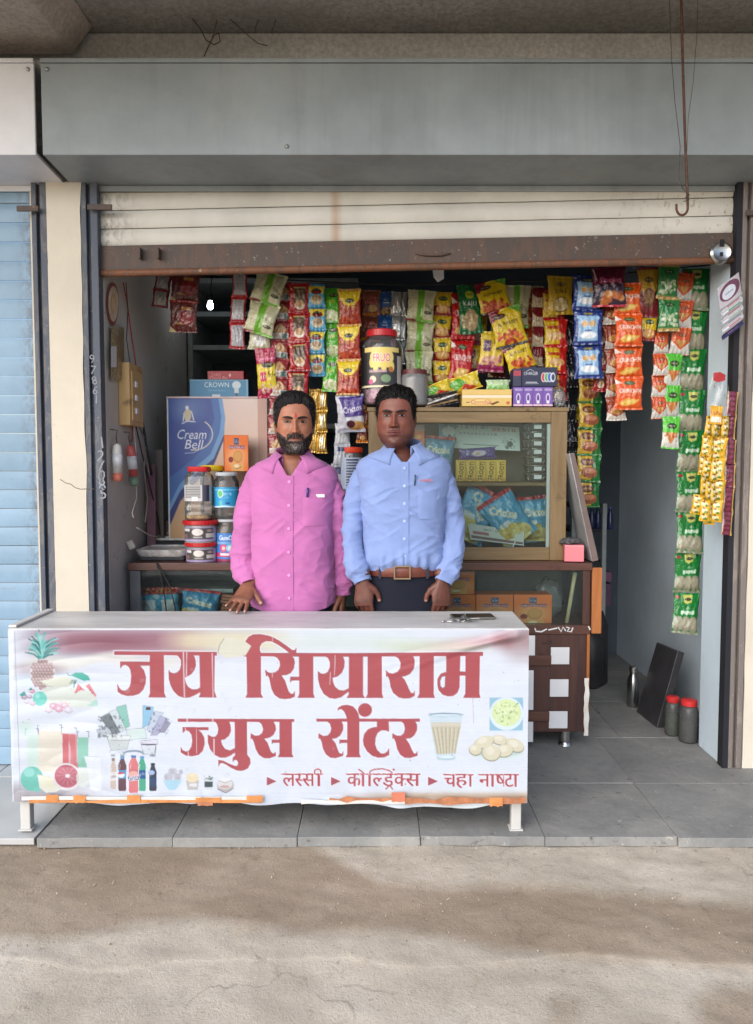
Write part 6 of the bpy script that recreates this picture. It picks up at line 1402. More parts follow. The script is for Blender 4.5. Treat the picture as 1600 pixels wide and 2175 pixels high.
# lit bulb at the back
bp = P(447, 650, 4.2)
lb3 = thing('light_bulb', 'small lit white bulb glowing at the back left under the shelf', 'bulb', bp)
t = NT('bulb_glow'); t.b.inputs['Emission Color'].default_value = (.9, .95, 1, 1); t.b.inputs['Emission Strength'].default_value = 9
obj('glass', MB().lathe([(0, -.02), (.011, -.017), (.017, -.006), (.016, .008), (.011, .02), (.01, .028)], (0, 0, 0), 20), t.m, lb3, local=True, smooth=True)
obj('holder', MB().lathe([(.012, .028), (.014, .03), (.012, .065), (0, .067)], (0, 0, 0), 14), m_darkin, lb3, local=True, smooth='auto')
obj('flex', MB().tube([(0, 0, .066), (.01, .02, .2), (0, .1, .42)], .003, 6), m_cable, lb3, local=True)
# ------------------------------------------------------------------ hanging strips of snack packets
def strip(label, xt, yt, xb, yb, n, wpx, Y, draw, th=.022, seed=1, mat=None, sway=.5, name='packet_strip', cat='packet strip', gapf=1.02, bg=(200, 200, 200), yaw=6, group='packet strips hung across the shop front', nu=40, nv=50, res=.9):
    k = Y / FPX; L = math.hypot(xb - xt, yb - yt); hp = L / n; w, h = wpx * k, hp * k * gapf
    rg = random.Random(seed * 31 + 5)
    H = 100.0 * hp / wpx; meshes = []
    for q in range(2 if n > 1 else 1):
        cv = Cv(0, 0, 100, H, res, bg); draw(cv, 100, H); meshes.append(pillow_mesh('packet', w, h, th, cv, seed * 7 + q, nu, nv, crimp=.06))
    t = thing(name, label, cat, P(xt, yt, Y), group)
    a = math.atan2(xb - xt, yb - yt)
    for i in range(n):
        f = i / n; cx = xt + (xb - xt) * f + sway * rg.uniform(-2, 2); cy = yt + (yb - yt) * f
        p = P(cx, cy, Y) - org_of(t)
        o = bpy.data.objects.new('packet', meshes[i % len(meshes)]); COL.objects.link(o); o.parent = t
        if not o.data.materials: o.data.materials.append(mat or m_film)
        o.location = p + Vector((0, rg.uniform(-.006, .006), 0)); o.rotation_euler = (R(rg.uniform(-7, 7)), -a + R(rg.uniform(-3, 3)), R(rg.uniform(-yaw, yaw)))
    return t

RS = random.Random(11)
def blobs(c, w, y0, y1, cols, n, r):
    for _ in range(n): c.ell(RS.uniform(w * .12, w * .88), RS.uniform(y0, y1), r * RS.uniform(.6, 1.2), r * RS.uniform(.5, 1), RS.choice(cols), .9, RS.uniform(0, 3))
def oval(c, x, y, rx, ry, dark=(40, 44, 36), tx='BALAJI', tc=(220, 210, 150)): c.ell(x, y, rx, ry, dark); c.text(tx, x, y, ry * .9, tc, wid=rx * 1.4)
def seal(c, w, h, col): c.rect(0, 0, w, h * .05, col); c.rect(0, h * .95, w, h, col)
# designs
def d_back(c, w, h): c.rect(0, 0, w, h, (122, 40, 46)); c.rect(w * .14, h * .1, w * .86, h * .88, (168, 164, 164)); c.line([(w * .14, h * .5), (w * .86, h * .52)], 1.5, (120, 116, 116)); [c.rect(w * .2, h * (.16 + k * .06), w * .7, h * (.18 + k * .06), (110, 108, 110), .6) for k in range(5)]; c.rect(0, 0, w, h * .08, (170, 40, 46))
def d_backred(c, w, h): c.rect(0, 0, w, h, (168, 40, 48)); c.rect(w * .12, h * .12, w * .9, h * .9, (182, 180, 184)); c.line([(w * .12, h * .5), (w * .9, h * .5)], 1.5, (140, 136, 140)); c.rect(0, 0, w, h * .1, (206, 52, 52)); [c.rect(w * .2, h * (.18 + k * .06), w * .75, h * (.2 + k * .06), (130, 128, 132), .6) for k in range(4)]
def d_choc(c, w, h): c.rect(0, 0, w, h, (96, 38, 36)); c.ell(w * .65, h * .55, w * .3, h * .22, (140, 36, 44)); c.rect(w * .45, h * .2, w * .8, h * .3, (180, 130, 70)); c.rect(0, 0, w, h * .07, (150, 40, 44)); c.poly([(0, h), (0, h * .8), (w * .3, h)], (196, 176, 130)); c.rect(w * .2, h * .7, w * .5, h * .75, (170, 130, 70))
def d_cream(c, w, h): c.rect(0, 0, w, h, (206, 204, 168)); c.rect(w * .36, 0, w * .6, h, (116, 178, 54)); [c.rect(w * .68, h * (.1 + .06 * k), w * .92, h * (.12 + .06 * k), (170, 170, 136)) for k in range(6)]; [c.line([(0, h * q), (w * .36, h * q)], 1, (150, 150, 120)) for q in (.3, .6)]; oval(c, w * .78, h * .72, w * .15, h * .05); c.text('पापड', w * .8, h * .56, h * .1, (70, 80, 50), rot=.5); c.rect(0, h * .93, w * .4, h, (128, 44, 44)); c.rect(w * .36, h * .93, w, h, (116, 178, 54))
def d_creamend(c, w, h): c.rect(0, 0, w, h, (196, 190, 160)); c.ell(w * .5, h * .6, w * .3, w * .3, (226, 226, 222)); c.text('Shahi', w * .5, h * .6, w * .12, (100, 110, 100)); c.rect(0, 0, w, h * .12, (140, 160, 70))
def d_pink(c, w, h): c.rect(0, 0, w, h, (172, 34, 74)); c.rect(0, h * .32, w, h * .8, (226, 202, 60)); oval(c, w * .6, h * .34, w * .32, h * .06); c.rect(w * .18, h * .48, w * .5, h * .66, (206, 50, 96)); c.text('10', w * .34, h * .57, h * .1, (240, 236, 236)); c.text('5/-', w * .8, h * .52, h * .12, (50, 40, 30)); blobs(c, w, h * .72, h * .88, [(226, 200, 190), (206, 170, 150)], 12, 9); c.rect(0, h * .2, w, h * .24, (226, 120, 160))
def d_tan(c, w, h): c.rect(0, 0, w, h, (150, 52, 56)); c.poly([(w * .5, h * .1), (w * .9, h * .5), (w * .5, h * .8), (w * .1, h * .5)], (190, 150, 104)); c.rect(w * .05, h * .62, w * .95, h * .92, (206, 202, 200)); c.rect(w * .6, h * .64, w * .9, h * .9, (96, 120, 116)); c.rect(w * .15, h * .7, w * .5, h * .8, (186, 160, 130))
def d_red(c, w, h): c.rect(0, 0, w, h, (164, 22, 30)); c.rect(w * .22, h * .12, w * .8, h * .66, (98, 80, 62)); c.rect(w * .22, h * .12, w * .8, h * .16, (200, 180, 120)); c.text('Royal', w * .5, h * .26, h * .08, (206, 160, 130)); c.ell(w * .52, h * .72, w * .26, h * .14, (226, 214, 196)); c.ell(w * .52, h * .66, w * .2, h * .12, (190, 150, 104)); c.rect(w * .3, h * .9, w * .7, h * .93, (220, 170, 160)); c.ell(w * .1, h * .2, 4, 4, (230, 190, 90))
def d_sky(c, w, h): c.rect(0, 0, w, h, (96, 172, 206)); c.poly([(0, h * .1), (w, h * .1), (w * .9, h * .42), (w * .1, h * .42)], (232, 206, 70)); c.ell(w * .5, h * .34, w * .32, h * .12, (120, 40, 44)); oval(c, w * .5, h * .26, w * .22, h * .06); c.ell(w * .5, h * .68, w * .36, h * .2, (206, 190, 160)); c.ell(w * .5, h * .62, w * .3, h * .12, (160, 130, 96)); seal(c, w, h, (70, 140, 180))
def d_green(c, w, h): c.rect(0, 0, w, h, (84, 176, 44)); oval(c, w * .6, h * .22, w * .26, h * .06); c.text('युवा', w * .5, h * .42, h * .12, (230, 190, 40)); c.ell(w * .5, h * .8, w * .42, h * .16, (206, 214, 170)); blobs(c, w, h * .7, h * .92, [(226, 230, 200), (170, 190, 120)], 14, 9)
def d_sev(c, w, h): c.rect(0, 0, w, h, (168, 52, 30)); blobs(c, w, h * .45, h * .95, [(200, 90, 50), (140, 30, 22), (180, 70, 40)], 60, 7); c.poly([(0, h * .06), (w, h * .06), (w * .92, h * .3), (w * .7, h * .46), (w * .3, h * .46), (w * .08, h * .3)], (230, 202, 40)); oval(c, w * .5, h * .32, w * .2, h * .06); c.text('RATLAMI', w * .5, h * .5, h * .07, (230, 190, 50)); seal(c, w, h, (190, 140, 50))
def d_heart(c, w, h): c.rect(0, 0, w, h, (128, 70, 50)); c.text('Little', w * .5, h * .28, h * .14, (226, 150, 140), outline=(150, 40, 50)); c.text('Hearts', w * .5, h * .44, h * .14, (226, 150, 140), outline=(150, 40, 50)); c.ell(w * .55, h * .68, w * .26, h * .14, (206, 160, 100)); c.rect(0, h * .85, w, h, (214, 130, 40))
def d_moong(c, w, h): c.rect(0, 0, w, h, (36, 84, 152)); c.text('Salt', w * .5, h * .3, h * .1, (210, 220, 230)); c.rect(w * .3, h * .42, w * .7, h * .46, (200, 210, 226)); c.ell(w * .5, h * .78, w * .4, h * .16, (150, 110, 60)); blobs(c, w, h * .68, h * .9, [(196, 160, 90), (110, 80, 50)], 16, 8)
def d_silver(c, w, h): c.rect(0, 0, w, h, (176, 178, 180)); c.rect(w * .2, h * .2, w * .5, h * .6, (206, 206, 206)); c.rect(w * .6, 0, w * .7, h, (120, 122, 126))
def d_yel(c, w, h): c.rect(0, 0, w, h, (226, 192, 40)); c.rect(0, h * .6, w, h, (150, 40, 36)); c.ell(w * .5, h * .74, w * .38, h * .18, (206, 150, 80)); c.ell(w * .5, h * .72, w * .3, h * .12, (226, 180, 110)); oval(c, w * .5, h * .3, w * .26, h * .1, (30, 70, 40)); c.rect(0, 0, w, h * .05, (206, 170, 50))
def d_crun(c, w, h, base=(196, 30, 30)): c.rect(0, 0, w, h, base); oval(c, w * .5, h * .2, w * .2, h * .06, (60, 90, 60)); c.text('CRUNCHEM', w * .52, h * .44, h * .13, (244, 232, 226), wid=w * .8, bold=1); c.text('MASALA', w * .5, h * .56, h * .05, (240, 220, 200)); c.poly([(w * .12, h * .82), (w * .4, h * .66), (w * .9, h * .7), (w * .7, h * .84), (w * .3, h * .9)], (228, 178, 80)); c.poly([(w * .3, h * .78), (w * .6, h * .7), (w * .8, h * .74), (w * .5, h * .84)], (240, 206, 120)); c.poly([(0, h * .08), (w * .24, h * .2), (0, h * .24)], (240, 226, 220))
def d_crunO(c, w, h): d_crun(c, w, h, (226, 92, 32))
def d_kaju(c, w, h): c.rect(0, 0, w, h, (24, 104, 52)); oval(c, w * .5, h * .2, w * .2, h * .08, (190, 200, 60), 'BALAJI', (40, 70, 30)); c.text('KAJU', w * .5, h * .4, h * .13, (240, 240, 236)); c.ell(w * .52, h * .72, w * .3, h * .22, (176, 150, 110)); blobs(c, w, h * .6, h * .86, [(214, 190, 140), (190, 160, 110)], 18, 8)
def d_alpha(c, w, h): c.rect(0, 0, w, h, (230, 200, 30)); c.poly([(0, 0), (w * .4, 0), (w * .1, h * .3), (0, h * .3)], (140, 30, 50)); c.poly([(w * .6, 0), (w, 0), (w, h * .22)], (110, 180, 60)); c.text('ALPHABET', w * .52, h * .4, h * .11, (60, 50, 20), wid=w * .7); blobs(c, w, h * .6, h * .94, [(206, 80, 40), (226, 120, 60), (180, 50, 30)], 40, 7); c.rect(0, h * .94, w, h, (50, 40, 50)); oval(c, w * .3, h * .18, w * .2, h * .07, (70, 30, 40))
def d_chee(c, w, h): c.rect(0, 0, w, h, (226, 196, 50)); c.rect(w * .12, h * .22, w * .42, h * .5, (90, 50, 90)); c.text('10/-', w * .27, h * .36, h * .1, (240, 236, 226)); c.text('CHEEZ', w * .7, h * .25, h * .1, (60, 50, 30)); c.ell(w * .5, h * .72, w * .4, h * .12, (214, 160, 120)); c.rect(0, h * .84, w, h, (150, 40, 90)); blobs(c, w, h * .62, h * .82, [(226, 190, 160), (180, 90, 110)], 16, 8)
def d_maroon(c, w, h): c.rect(0, 0, w, h, (206, 190, 160)); c.ell(w * .6, h * .25, w * .6, h * .32, (126, 30, 38)); c.text('Idli', w * .5, h * .75, h * .12, (150, 60, 56)); seal(c, w, h, (196, 180, 150))
def d_waf(c, w, h): c.rect(0, 0, w, h, (206, 36, 34)); c.poly([(0, h * .06), (w * .62, h * .06), (w * .68, h * .9), (0, h * .9)], (226, 190, 40)); c.text('WAFERS', w * .42, h * .3, h * .1, (150, 80, 30), outline=(206, 60, 30)); c.ell(w * .52, h * .6, w * .36, h * .15, (222, 170, 110)); c.ell(w * .45, h * .58, w * .26, h * .09, (236, 196, 140)); seal(c, w, h, (196, 30, 36))
def d_jeera(c, w, h): c.rect(0, 0, w, h, (214, 176, 44)); oval(c, w * .5, h * .22, w * .18, h * .05, (120, 96, 30)); c.text('JEERA', w * .5, h * .42, h * .13, (80, 66, 30)); c.ell(w * .5, h * .74, w * .32, h * .2, (120, 92, 50)); c.ell(w * .5, h * .74, w * .28, h * .17, (226, 206, 150)); blobs(c, w * 1.0, h * .62, h * .86, [(236, 220, 170), (206, 176, 110)], 8, 9)
def d_black(c, w, h): c.rect(0, 0, w, h, (30, 32, 40)); c.text('CRAZE', w * .5, h * .6, h * .13, (214, 214, 220), wid=w * .9)
def d_blue(c, w, h): c.rect(0, 0, w, h, (36, 58, 130)); c.rect(w * .14, h * .2, w * .84, h * .9, (150, 190, 226)); c.ell(w * .2, h * .24, w * .1, h * .06, (150, 190, 226)); c.ell(w * .8, h * .26, w * .1, h * .06, (150, 190, 226)); oval(c, w * .5, h * .14, w * .18, h * .04, (120, 110, 60)); c.text('पॉप रिंग', w * .5, h * .42, h * .16, (206, 130, 60), wid=w * .5, outline=(226, 200, 150)); c.ell(w * .5, h * .74, w * .3, h * .1, (236, 240, 246)); c.rect(w * .36, h * .6, w * .62, h * .64, (40, 80, 150)); c.rect(w * .04, h * .08, w * .12, h * .12, (220, 226, 236))
def d_gp(c, w, h): c.rect(0, 0, w, h, (34, 110, 50)); c.rect(0, h * .05, w * .62, h * .94, (206, 170, 60)); c.ell(w * .42, h * .28, w * .3, h * .14, (110, 60, 40)); c.text('SOYA', w * .42, h * .28, h * .1, (226, 190, 90)); c.ell(w * .52, h * .66, w * .36, h * .2, (150, 84, 56)); c.ell(w * .5, h * .6, w * .28, h * .1, (190, 130, 96)); c.rect(0, h * .94, w, h, (60, 130, 70))
def d_scook(c, w, h): c.rect(0, 0, w, h, (92, 24, 50)); c.text("S'cookies", w * .52, h * .34, h * .14, (226, 130, 180), wid=w * .66, slant=.15); c.rect(0, h * .45, w, h, (56, 34, 56)); blobs(c, w, h * .55, h * .92, [(206, 120, 60), (226, 160, 90), (190, 100, 50)], 9, 13); c.rect(0, h * .95, w, h, (190, 40, 56)); c.line([(w * .06, h * .06), (w * .09, h * .3)], 4, (226, 206, 216))
def d_rust(c, w, h): c.rect(0, 0, w, h, (150, 66, 44)); c.poly([(0, h * .66), (w * .5, h * .86), (w, h * .66), (w, h), (0, h)], (206, 200, 190)); c.ell(w * .5, h * .62, w * .34, h * .14, (196, 140, 70)); c.text('Sev', w * .5, h * .3, h * .1, (190, 130, 90))
def d_ymar(c, w, h): c.rect(0, 0, w, h, (120, 34, 40)); c.poly([(0, h * .05), (w, h * .05), (w * .9, h * .5), (w * .1, h * .5)], (190, 150, 50)); c.ell(w * .52, h * .62, w * .3, h * .2, (110, 70, 50)); c.ell(w * .52, h * .6, w * .24, h * .14, (150, 110, 70)); oval(c, w * .5, h * .26, w * .2, h * .06, (90, 60, 30)); c.poly([(0, h * .5), (w * .24, h * .8), (0, h)], (170, 60, 60))
def d_bean(c, w, h): c.rect(0, 0, w, h, (48, 128, 66)); c.rect(0, 0, w, h * .08, (190, 160, 96)); c.rect(0, h * .9, w, h, (190, 160, 96)); oval(c, w * .5, h * .22, w * .24, h * .06, (30, 70, 40)); blobs(c, w, h * .45, h * .86, [(214, 220, 190), (176, 196, 150), (226, 230, 206)], 30, 8)
def d_ow(c, w, h): c.rect(0, 0, w, h, (214, 210, 204)); c.rect(0, 0, w, h * .48, (206, 86, 40)); c.poly([(0, h * .48), (w, h * .48), (w * .5, h * .8)], (206, 86, 40)); c.poly([(w * .14, h * .46), (w * .86, h * .46), (w * .5, h * .72)], (196, 140, 76)); oval(c, w * .55, h * .28, w * .2, h * .06, (130, 60, 40)); c.rect(0, h * .96, w, h, (190, 90, 50))
def d_gw(c, w, h): c.rect(0, 0, w, h, (214, 214, 206)); c.rect(0, 0, w, h * .5, (92, 196, 62)); oval(c, w * .52, h * .3, w * .28, h * .09, (30, 60, 36)); c.poly([(w * .1, h * .5), (w * .9, h * .5), (w * .5, h * .86)], (206, 130, 70)); c.rect(0, h * .95, w, h, (92, 196, 62)); blobs(c, w * 1.0, h * .54, h * .66, [(226, 170, 110), (180, 96, 50)], 8, 7)
def d_pap(c, w, h): c.rect(0, 0, w, h, (30, 126, 56)); c.poly([(w * .36, h * .04), (w * .72, h * .04), (w * .68, h * .22), (w * .5, h * .27), (w * .38, h * .22)], (206, 206, 110)); oval(c, w * .55, h * .15, w * .13, h * .035); c.ell(w * .14, h * .1, w * .09, h * .04, (170, 40, 44)); c.text('जीरा', w * .55, h * .36, h * .07, (214, 230, 214)); c.text('papad', w * .55, h * .47, h * .10, (150, 206, 160), wid=w * .5, outline=(220, 236, 220)); [c.ell(w * (.2 + .3 * k), h * .76, w * .2, h * .2, (150, 146, 124)) for k in range(3)]; [c.ell(w * (.22 + .28 * k), h * .72, w * .14, h * .14, (172, 168, 146)) for k in range(3)]; c.rect(0, h * .94, w, h, (140, 146, 120)); c.poly([(0, h * .5), (w * .2, h * .7), (0, h * .9)], (206, 216, 200), .6)
def d_gold(c, w, h): c.rect(0, 0, w, h, (206, 160, 70)); c.rect(w * .3, h * .2, w * .8, h * .8, (226, 210, 170)); c.rect(w * .4, h * .3, w * .7, h * .5, (236, 232, 220))
def d_goldp(c, w, h): c.rect(0, 0, w, h, (196, 150, 66)); c.rect(w * .5, 0, w * .7, h, (226, 190, 110))
def d_crict(c, w, h): c.rect(0, 0, w, h, (206, 206, 216)); c.poly([(w * .1, h * .02), (w, h * .02), (w, h * .56), (w * .3, h * .6)], (82, 62, 138)); c.text('Crictos', w * .58, h * .38, h * .16, (240, 238, 244), rot=-.15, wid=w * .7, bold=1); c.ell(w * .7, h * .82, w * .34, h * .12, (190, 140, 80)); c.ell(w * .5, h * .78, w * .16, h * .1, (80, 40, 50)); seal(c, w, h, (170, 170, 186))
def d_clear(c, w, h): c.rect(0, 0, w, h, (190, 194, 204)); c.rect(w * .1, h * .5, w * .8, h * .9, (206, 210, 216)); c.rect(w * .2, h * .1, w * .9, h * .3, (60, 70, 110))

YL, YM, YR2 = YC + .12, YC + .34, YC + .06
S = strip
S('short tilted strip of silver backed maroon packets at the far left', 349, 580, 338, 652, 2, 36, YL + .06, d_back, seed=1)
S('dark red chocolate packet strip second from the left end', 396, 575, 384, 702, 2, 62, YL, d_choc, seed=2)
S('narrow strip of red packets showing grey backs left of the green pouches', 509, 575, 503, 738, 3, 34, YL, d_backred, seed=3)
S('cream and green pouches hanging tilted at the left of the men', 580, 578, 548, 708, 2, 66, YL - .03, d_cream, seed=4, th=.035)
S('single cream pouch end with a white round label below the tilted pouches', 556, 690, 552, 742, 1, 48, YL + .02, d_creamend, seed=5)
S('pink and yellow snack packet hanging over the blue bulb box', 562, 738, 566, 842, 1, 44, YL, d_pink, seed=6)
S('strip of maroon and tan packets with white backs left of the red strip', 600, 600, 588, 966, 9, 42, YL + .03, d_tan, seed=7)
S('glossy red packet strip with brown panels above the older man', 637, 602, 633, 910, 5, 46, YL - .01, d_red, seed=8)
S('sky blue and yellow packet strip right of the red strip', 673, 604, 674, 797, 4, 37, YL, d_sky, seed=9)
S('green and white packet strip between the sky blue and orange strips', 706, 612, 705, 830, 3, 36, YL + .03, d_green, seed=10)
S('red and yellow namkeen strip left of the big candy jar', 742, 613, 738, 838, 3, 50, YL - .01, d_sev, seed=11)
S('brown biscuit strip with pink lettering behind the candy jar', 789, 617, 786, 830, 4, 42, YM, d_heart, seed=12)
S('dark blue packet strip above the candy jar', 819, 620, 818, 720, 2, 32, YM, d_moong, seed=13)
S('silver foil packet strip right of the dark blue strip', 849, 620, 846, 770, 3, 36, YM, d_silver, seed=14, mat=m_foil)
S('cream and green pouch strip showing backs behind the brown jar', 898, 617, 888, 812, 3, 60, YM - .03, d_cream, seed=15, th=.035)
S('yellow and brown wafer strip left of the red chips', 942, 620, 938, 815, 4, 40, YM, d_yel, seed=16)
S('red chips strip with white lettering above the gold box', 985, 624, 980, 812, 2, 50, YM - .01, d_crun, seed=17)
S('dark green cashew packet hanging in the middle', 996, 606, 996, 705, 1, 52, YM - .05, d_kaju, seed=18)
S('tilted yellow noodle snack packet at the top middle', 1040, 598, 1053, 662, 1, 70, YM - .06, d_alpha, seed=19, yaw=12)
S('tilted yellow noodle snack packet below the top one', 1068, 655, 1085, 732, 1, 70, YM - .08, d_alpha, seed=20, yaw=12)
S('tilted yellow noodle snack packet lowest of three above the navy box', 1090, 722, 1110, 786, 1, 62, YM - .07, d_alpha, seed=21, yaw=12)
S('yellow and purple cheese snack packet left of the noodle snacks', 1050, 706, 1046, 786, 1, 56, YM - .04, d_chee, seed=22)
S('cream and green pouch showing its back at the top right of the middle', 1100, 606, 1097, 690, 1, 60, YM - .02, d_cream, seed=23, th=.035)
S('narrow cream and maroon strip left of the yellow wafers', 1143, 608, 1142, 776, 4, 26, YM, d_maroon, seed=24)
S('yellow and red wafer strip hanging behind the navy box', 1180, 620, 1182, 850, 4, 50, YM - .02, d_waf, seed=25)
for k, (x, y0, y1, n, w, dr, nm) in enumerate(((1016, 612, 790, 3, 44, d_chee, 'dim yellow and purple strip behind the green cashew packet'), (1062, 606, 800, 4, 40, d_choc, 'dark brown strip behind the tilted noodle snacks'), (1118, 612, 790, 4, 34, d_crunO, 'orange strip half hidden left of the cream and maroon strip'), (1160, 612, 850, 5, 34, d_red, 'red strip half hidden behind the yellow wafers'), (764, 620, 836, 4, 34, d_choc, 'dark strip half hidden between namkeen and candy jar'), (922, 622, 830, 4, 34, d_maroon, 'cream and maroon strip half hidden behind the pouches'), (1280, 640, 830, 4, 30, d_red, 'red strip half hidden right of the dark blue packets'), (620, 606, 850, 5, 30, d_chee, 'yellow strip half hidden left of the red packets'))):
    S(nm, x, y0, x - 3, y1, n, w, (YL if x < 760 else YM if x < 1200 else YR2) + .07, dr, seed=80 + k)
S('yellow cumin packet hanging in front at the top of the wafer strip', 1192, 586, 1192, 664, 1, 56, YM - .08, d_jeera, seed=26)
S('black packet strip with white lettering behind the blue strip', 1212, 615, 1208, 960, 5, 40, YM + .02, d_black, seed=27)
S('dark blue packet strip with pale blue panels right of the wafers', 1249, 585, 1249, 802, 3, 62, YR2, d_blue, seed=28, th=.03)
S('green and yellow packet strip hanging below the dark blue strip', 1254, 798, 1250, 1078, 5, 52, YR2 + .20, d_gp, seed=29)
S('large maroon cookie packet at the top right', 1292, 566, 1294, 648, 1, 74, YR2 - .05, d_scook, seed=30, th=.035)
S('bright orange chips strip with white lettering on the right', 1334, 600, 1338, 868, 4, 60, YR2 - .02, d_crunO, seed=31, th=.03)
S('rust and white packet strip half hidden behind the orange chips', 1298, 636, 1312, 892, 5, 42, YR2 + .04, d_rust, seed=32)
S('maroon and yellow packet right of the orange strip', 1377, 568, 1377, 668, 1, 48, YR2, d_ymar, seed=33)
S('small yellow packet hanging under the maroon and yellow packet', 1381, 668, 1380, 722, 1, 36, YR2 + .02, d_yel, seed=34)
S('green packet strip with white beans at the top right', 1422, 562, 1422, 702, 2, 46, YR2 - .02, d_bean, seed=35)
S('narrow orange and white strip right of the dark gap', 1404, 706, 1401, 888, 4, 34, YR2 + .02, d_ow, seed=36)
S('orange and white strip with a larger last packet near the papad', 1456, 580, 1446, 752, 3, 44, YR2 + .0, d_ow, seed=37)
S('bright green and white packet strip below the orange and white packets', 1432, 752, 1424, 952, 3, 38, YR2 + .015, d_gw, seed=38)
S('long strip of green papad packets beside the right pillar', 1478, 570, 1458, 1346, 9, 58, YR2 + .03, d_pap, seed=39, th=.02, yaw=3)
S('gold foil sachet strip nearest the older man', 668, 826, 667, 960, 2, 22, YL + .06, d_goldp, seed=40, mat=m_foil)
S('gold foil sachet strip with white labels between the men', 684, 826, 682, 962, 3, 24, YL + .05, d_gold, seed=41, mat=m_foil)
S('purple and white chips packet hanging between the men', 742, 838, 745, 916, 1, 60, YL - .02, d_crict, seed=42, th=.035)
S('clear and blue packet strip below the purple chips between the men', 728, 900, 726, 990, 2, 34, YL + .05, d_clear, seed=43)
S('pinkish sachet strip beside the left post of the cabinet', 772, 842, 770, 940, 3, 26, YL + .03, d_heart, seed=45)
S('pale blue and white packet low between the men', 722, 985, 722, 1060, 1, 36, YL + .08, d_clear, seed=46)
S('yellow noodle snack packet hanging right of the cabinet top', 1226, 846, 1228, 922, 1, 46, YM + .12, d_alpha, seed=44)
jar('snack_jar', 'clear jar with orange red lid and printed label between the men', 'jar', 748, 950, 1060, 48, YC + .2, lid=(214, 70, 40), lab=(.2, .8), labdraw=lambda c, w, h: (c.rect(0, 0, w, h, (170, 184, 206)), [c.rect(w * .3, h * (.05 + .09 * k), w * .75, h * (.1 + .09 * k), (50, 60, 90)) for k in range(10)]), neck=.84, lidh=.1)
tag(obj('hanging_line', MB().tube([(XL + .01, YL, P(0, 566, YL).z), (-.5, YL + .02, P(0, 590, YL).z), (.1, YM, P(0, 606, YM).z), (.8, YM - .03, P(0, 600, YM).z), (XRW - .02, YR2, P(0, 556, YR2).z)], .003, 6), m_wire, smooth=True), 'thin line across the shop that carries the packet strips', 'line')
# price tag that hangs in the dark gap
pt = P(933, 585, YM - .1)
tag(obj('paper_tag', MB().add([(pt.x - .03, pt.y, pt.z + .03), (pt.x + .02, pt.y - .004, pt.z + .03), (pt.x + .022, pt.y - .002, pt.z - .015), (pt.x - .005, pt.y + .004, pt.z - .03), (pt.x - .026, pt.y, pt.z - .008)] + [(q[0], q[1] + .001, q[2]) for q in ((pt.x - .03, pt.y, pt.z + .03), (pt.x + .02, pt.y - .004, pt.z + .03), (pt.x + .022, pt.y - .002, pt.z - .015), (pt.x - .005, pt.y + .004, pt.z - .03), (pt.x - .026, pt.y, pt.z - .008))], [(0, 1, 2, 3, 4), (9, 8, 7, 6, 5)] + [(i, i + 5, (i + 1) % 5 + 5, (i + 1) % 5) for i in range(5)]), m_sq), 'torn white paper tag hanging in the dark gap above the packets', 'tag')

# ---------------- on the right pillar
YQ = YF - .05
def candy(c, w, h):
    c.rect(0, 0, w, h, (222, 172, 30))
    for k in range(3): c.ell(w * .4, h * (.2 + .3 * k), w * .3, h * .1, (240, 226, 180)); c.ell(w * .55, h * (.28 + .3 * k), w * .2, h * .05, (90, 130, 50)); c.ell(w * .3, h * (.1 + .3 * k), w * .14, h * .04, (110, 70, 20))
    c.rect(0, h * .97, w, h, (200, 150, 20))
for k, (xt, xb, y1, lb) in enumerate(((1506, 1483, 1092, 'leftmost'), (1517, 1496, 1106, 'second from the left'), (1528, 1509, 1114, 'second from the right'), (1540, 1523, 1108, 'rightmost'))):
    S('yellow toffee strip hanging on the right pillar, %s of four' % lb, xt, 884, xb, y1, 5, 23, YQ - .008 * (k % 2), candy, th=.02, seed=60 + k, group='yellow toffee strips on the right pillar', nu=14, nv=24, yaw=42, sway=1.6, res=1.0)
def hdr(c, w, h): c.rect(0, 0, w, h, (226, 170, 40)); c.text('Toffee', w * .5, h * .4, h * .22, (150, 40, 40)); c.rect(w * .1, h * .6, w * .9, h * .9, (240, 236, 220))
S('yellow and white header card above the toffee strips', 1524, 862, 1520, 900, 1, 28, YQ - .03, hdr, th=.006, seed=66, cat='card', name='header_card', group='things on the right pillar')
def redstrip(c, w, h): c.rect(0, 0, w, h, (96, 30, 40)); [c.ell(w * .5, h * (.1 + .2 * k), w * .3, h * .07, (128, 50, 76)) for k in range(5)]; c.rect(0, 0, w * .12, h, (206, 170, 150)); c.rect(w * .88, 0, w, h, (200, 170, 90))
S('dark red sachet strip with pale edges beside the yellow toffees', 1556, 832, 1546, 1136, 6, 24, YQ + .02, redstrip, th=.008, seed=67, group='things on the right pillar', nu=12, nv=24)
bgp = thing('plastic_bag', 'empty clear bag with a torn red header hooked above the toffee strips', 'plastic bag', P(1528, 880, YQ + .012))
obj('film', MB().grid([[P(1527 + (f_ - .5) * w_ + 2 * wob(f_ * 4, y_ * .1), y_, YQ + .012 - .012 * math.sin(f_ * 9 + y_ * .07) * math.sin(math.pi * f_)) for f_ in np.linspace(0, 1, 13)] for y_, w_ in ((792, 24), (804, 30), (820, 40), (840, 48), (862, 54), (884, 50))]), clear_mat('thin_film', (246, 248, 248), .08, .12, 1.6), bgp, smooth=True)
obj('header', MB().add([P(1516, 792, YQ - .004), P(1530, 790, YQ - .006), P(1542, 797, YQ - .004), P(1540, 808, YQ - .003), P(1526, 812, YQ - .006), P(1515, 808, YQ - .004)], [(0, 1, 2, 3, 4, 5)]), M('red_header', (176, 50, 54), .4), bgp)
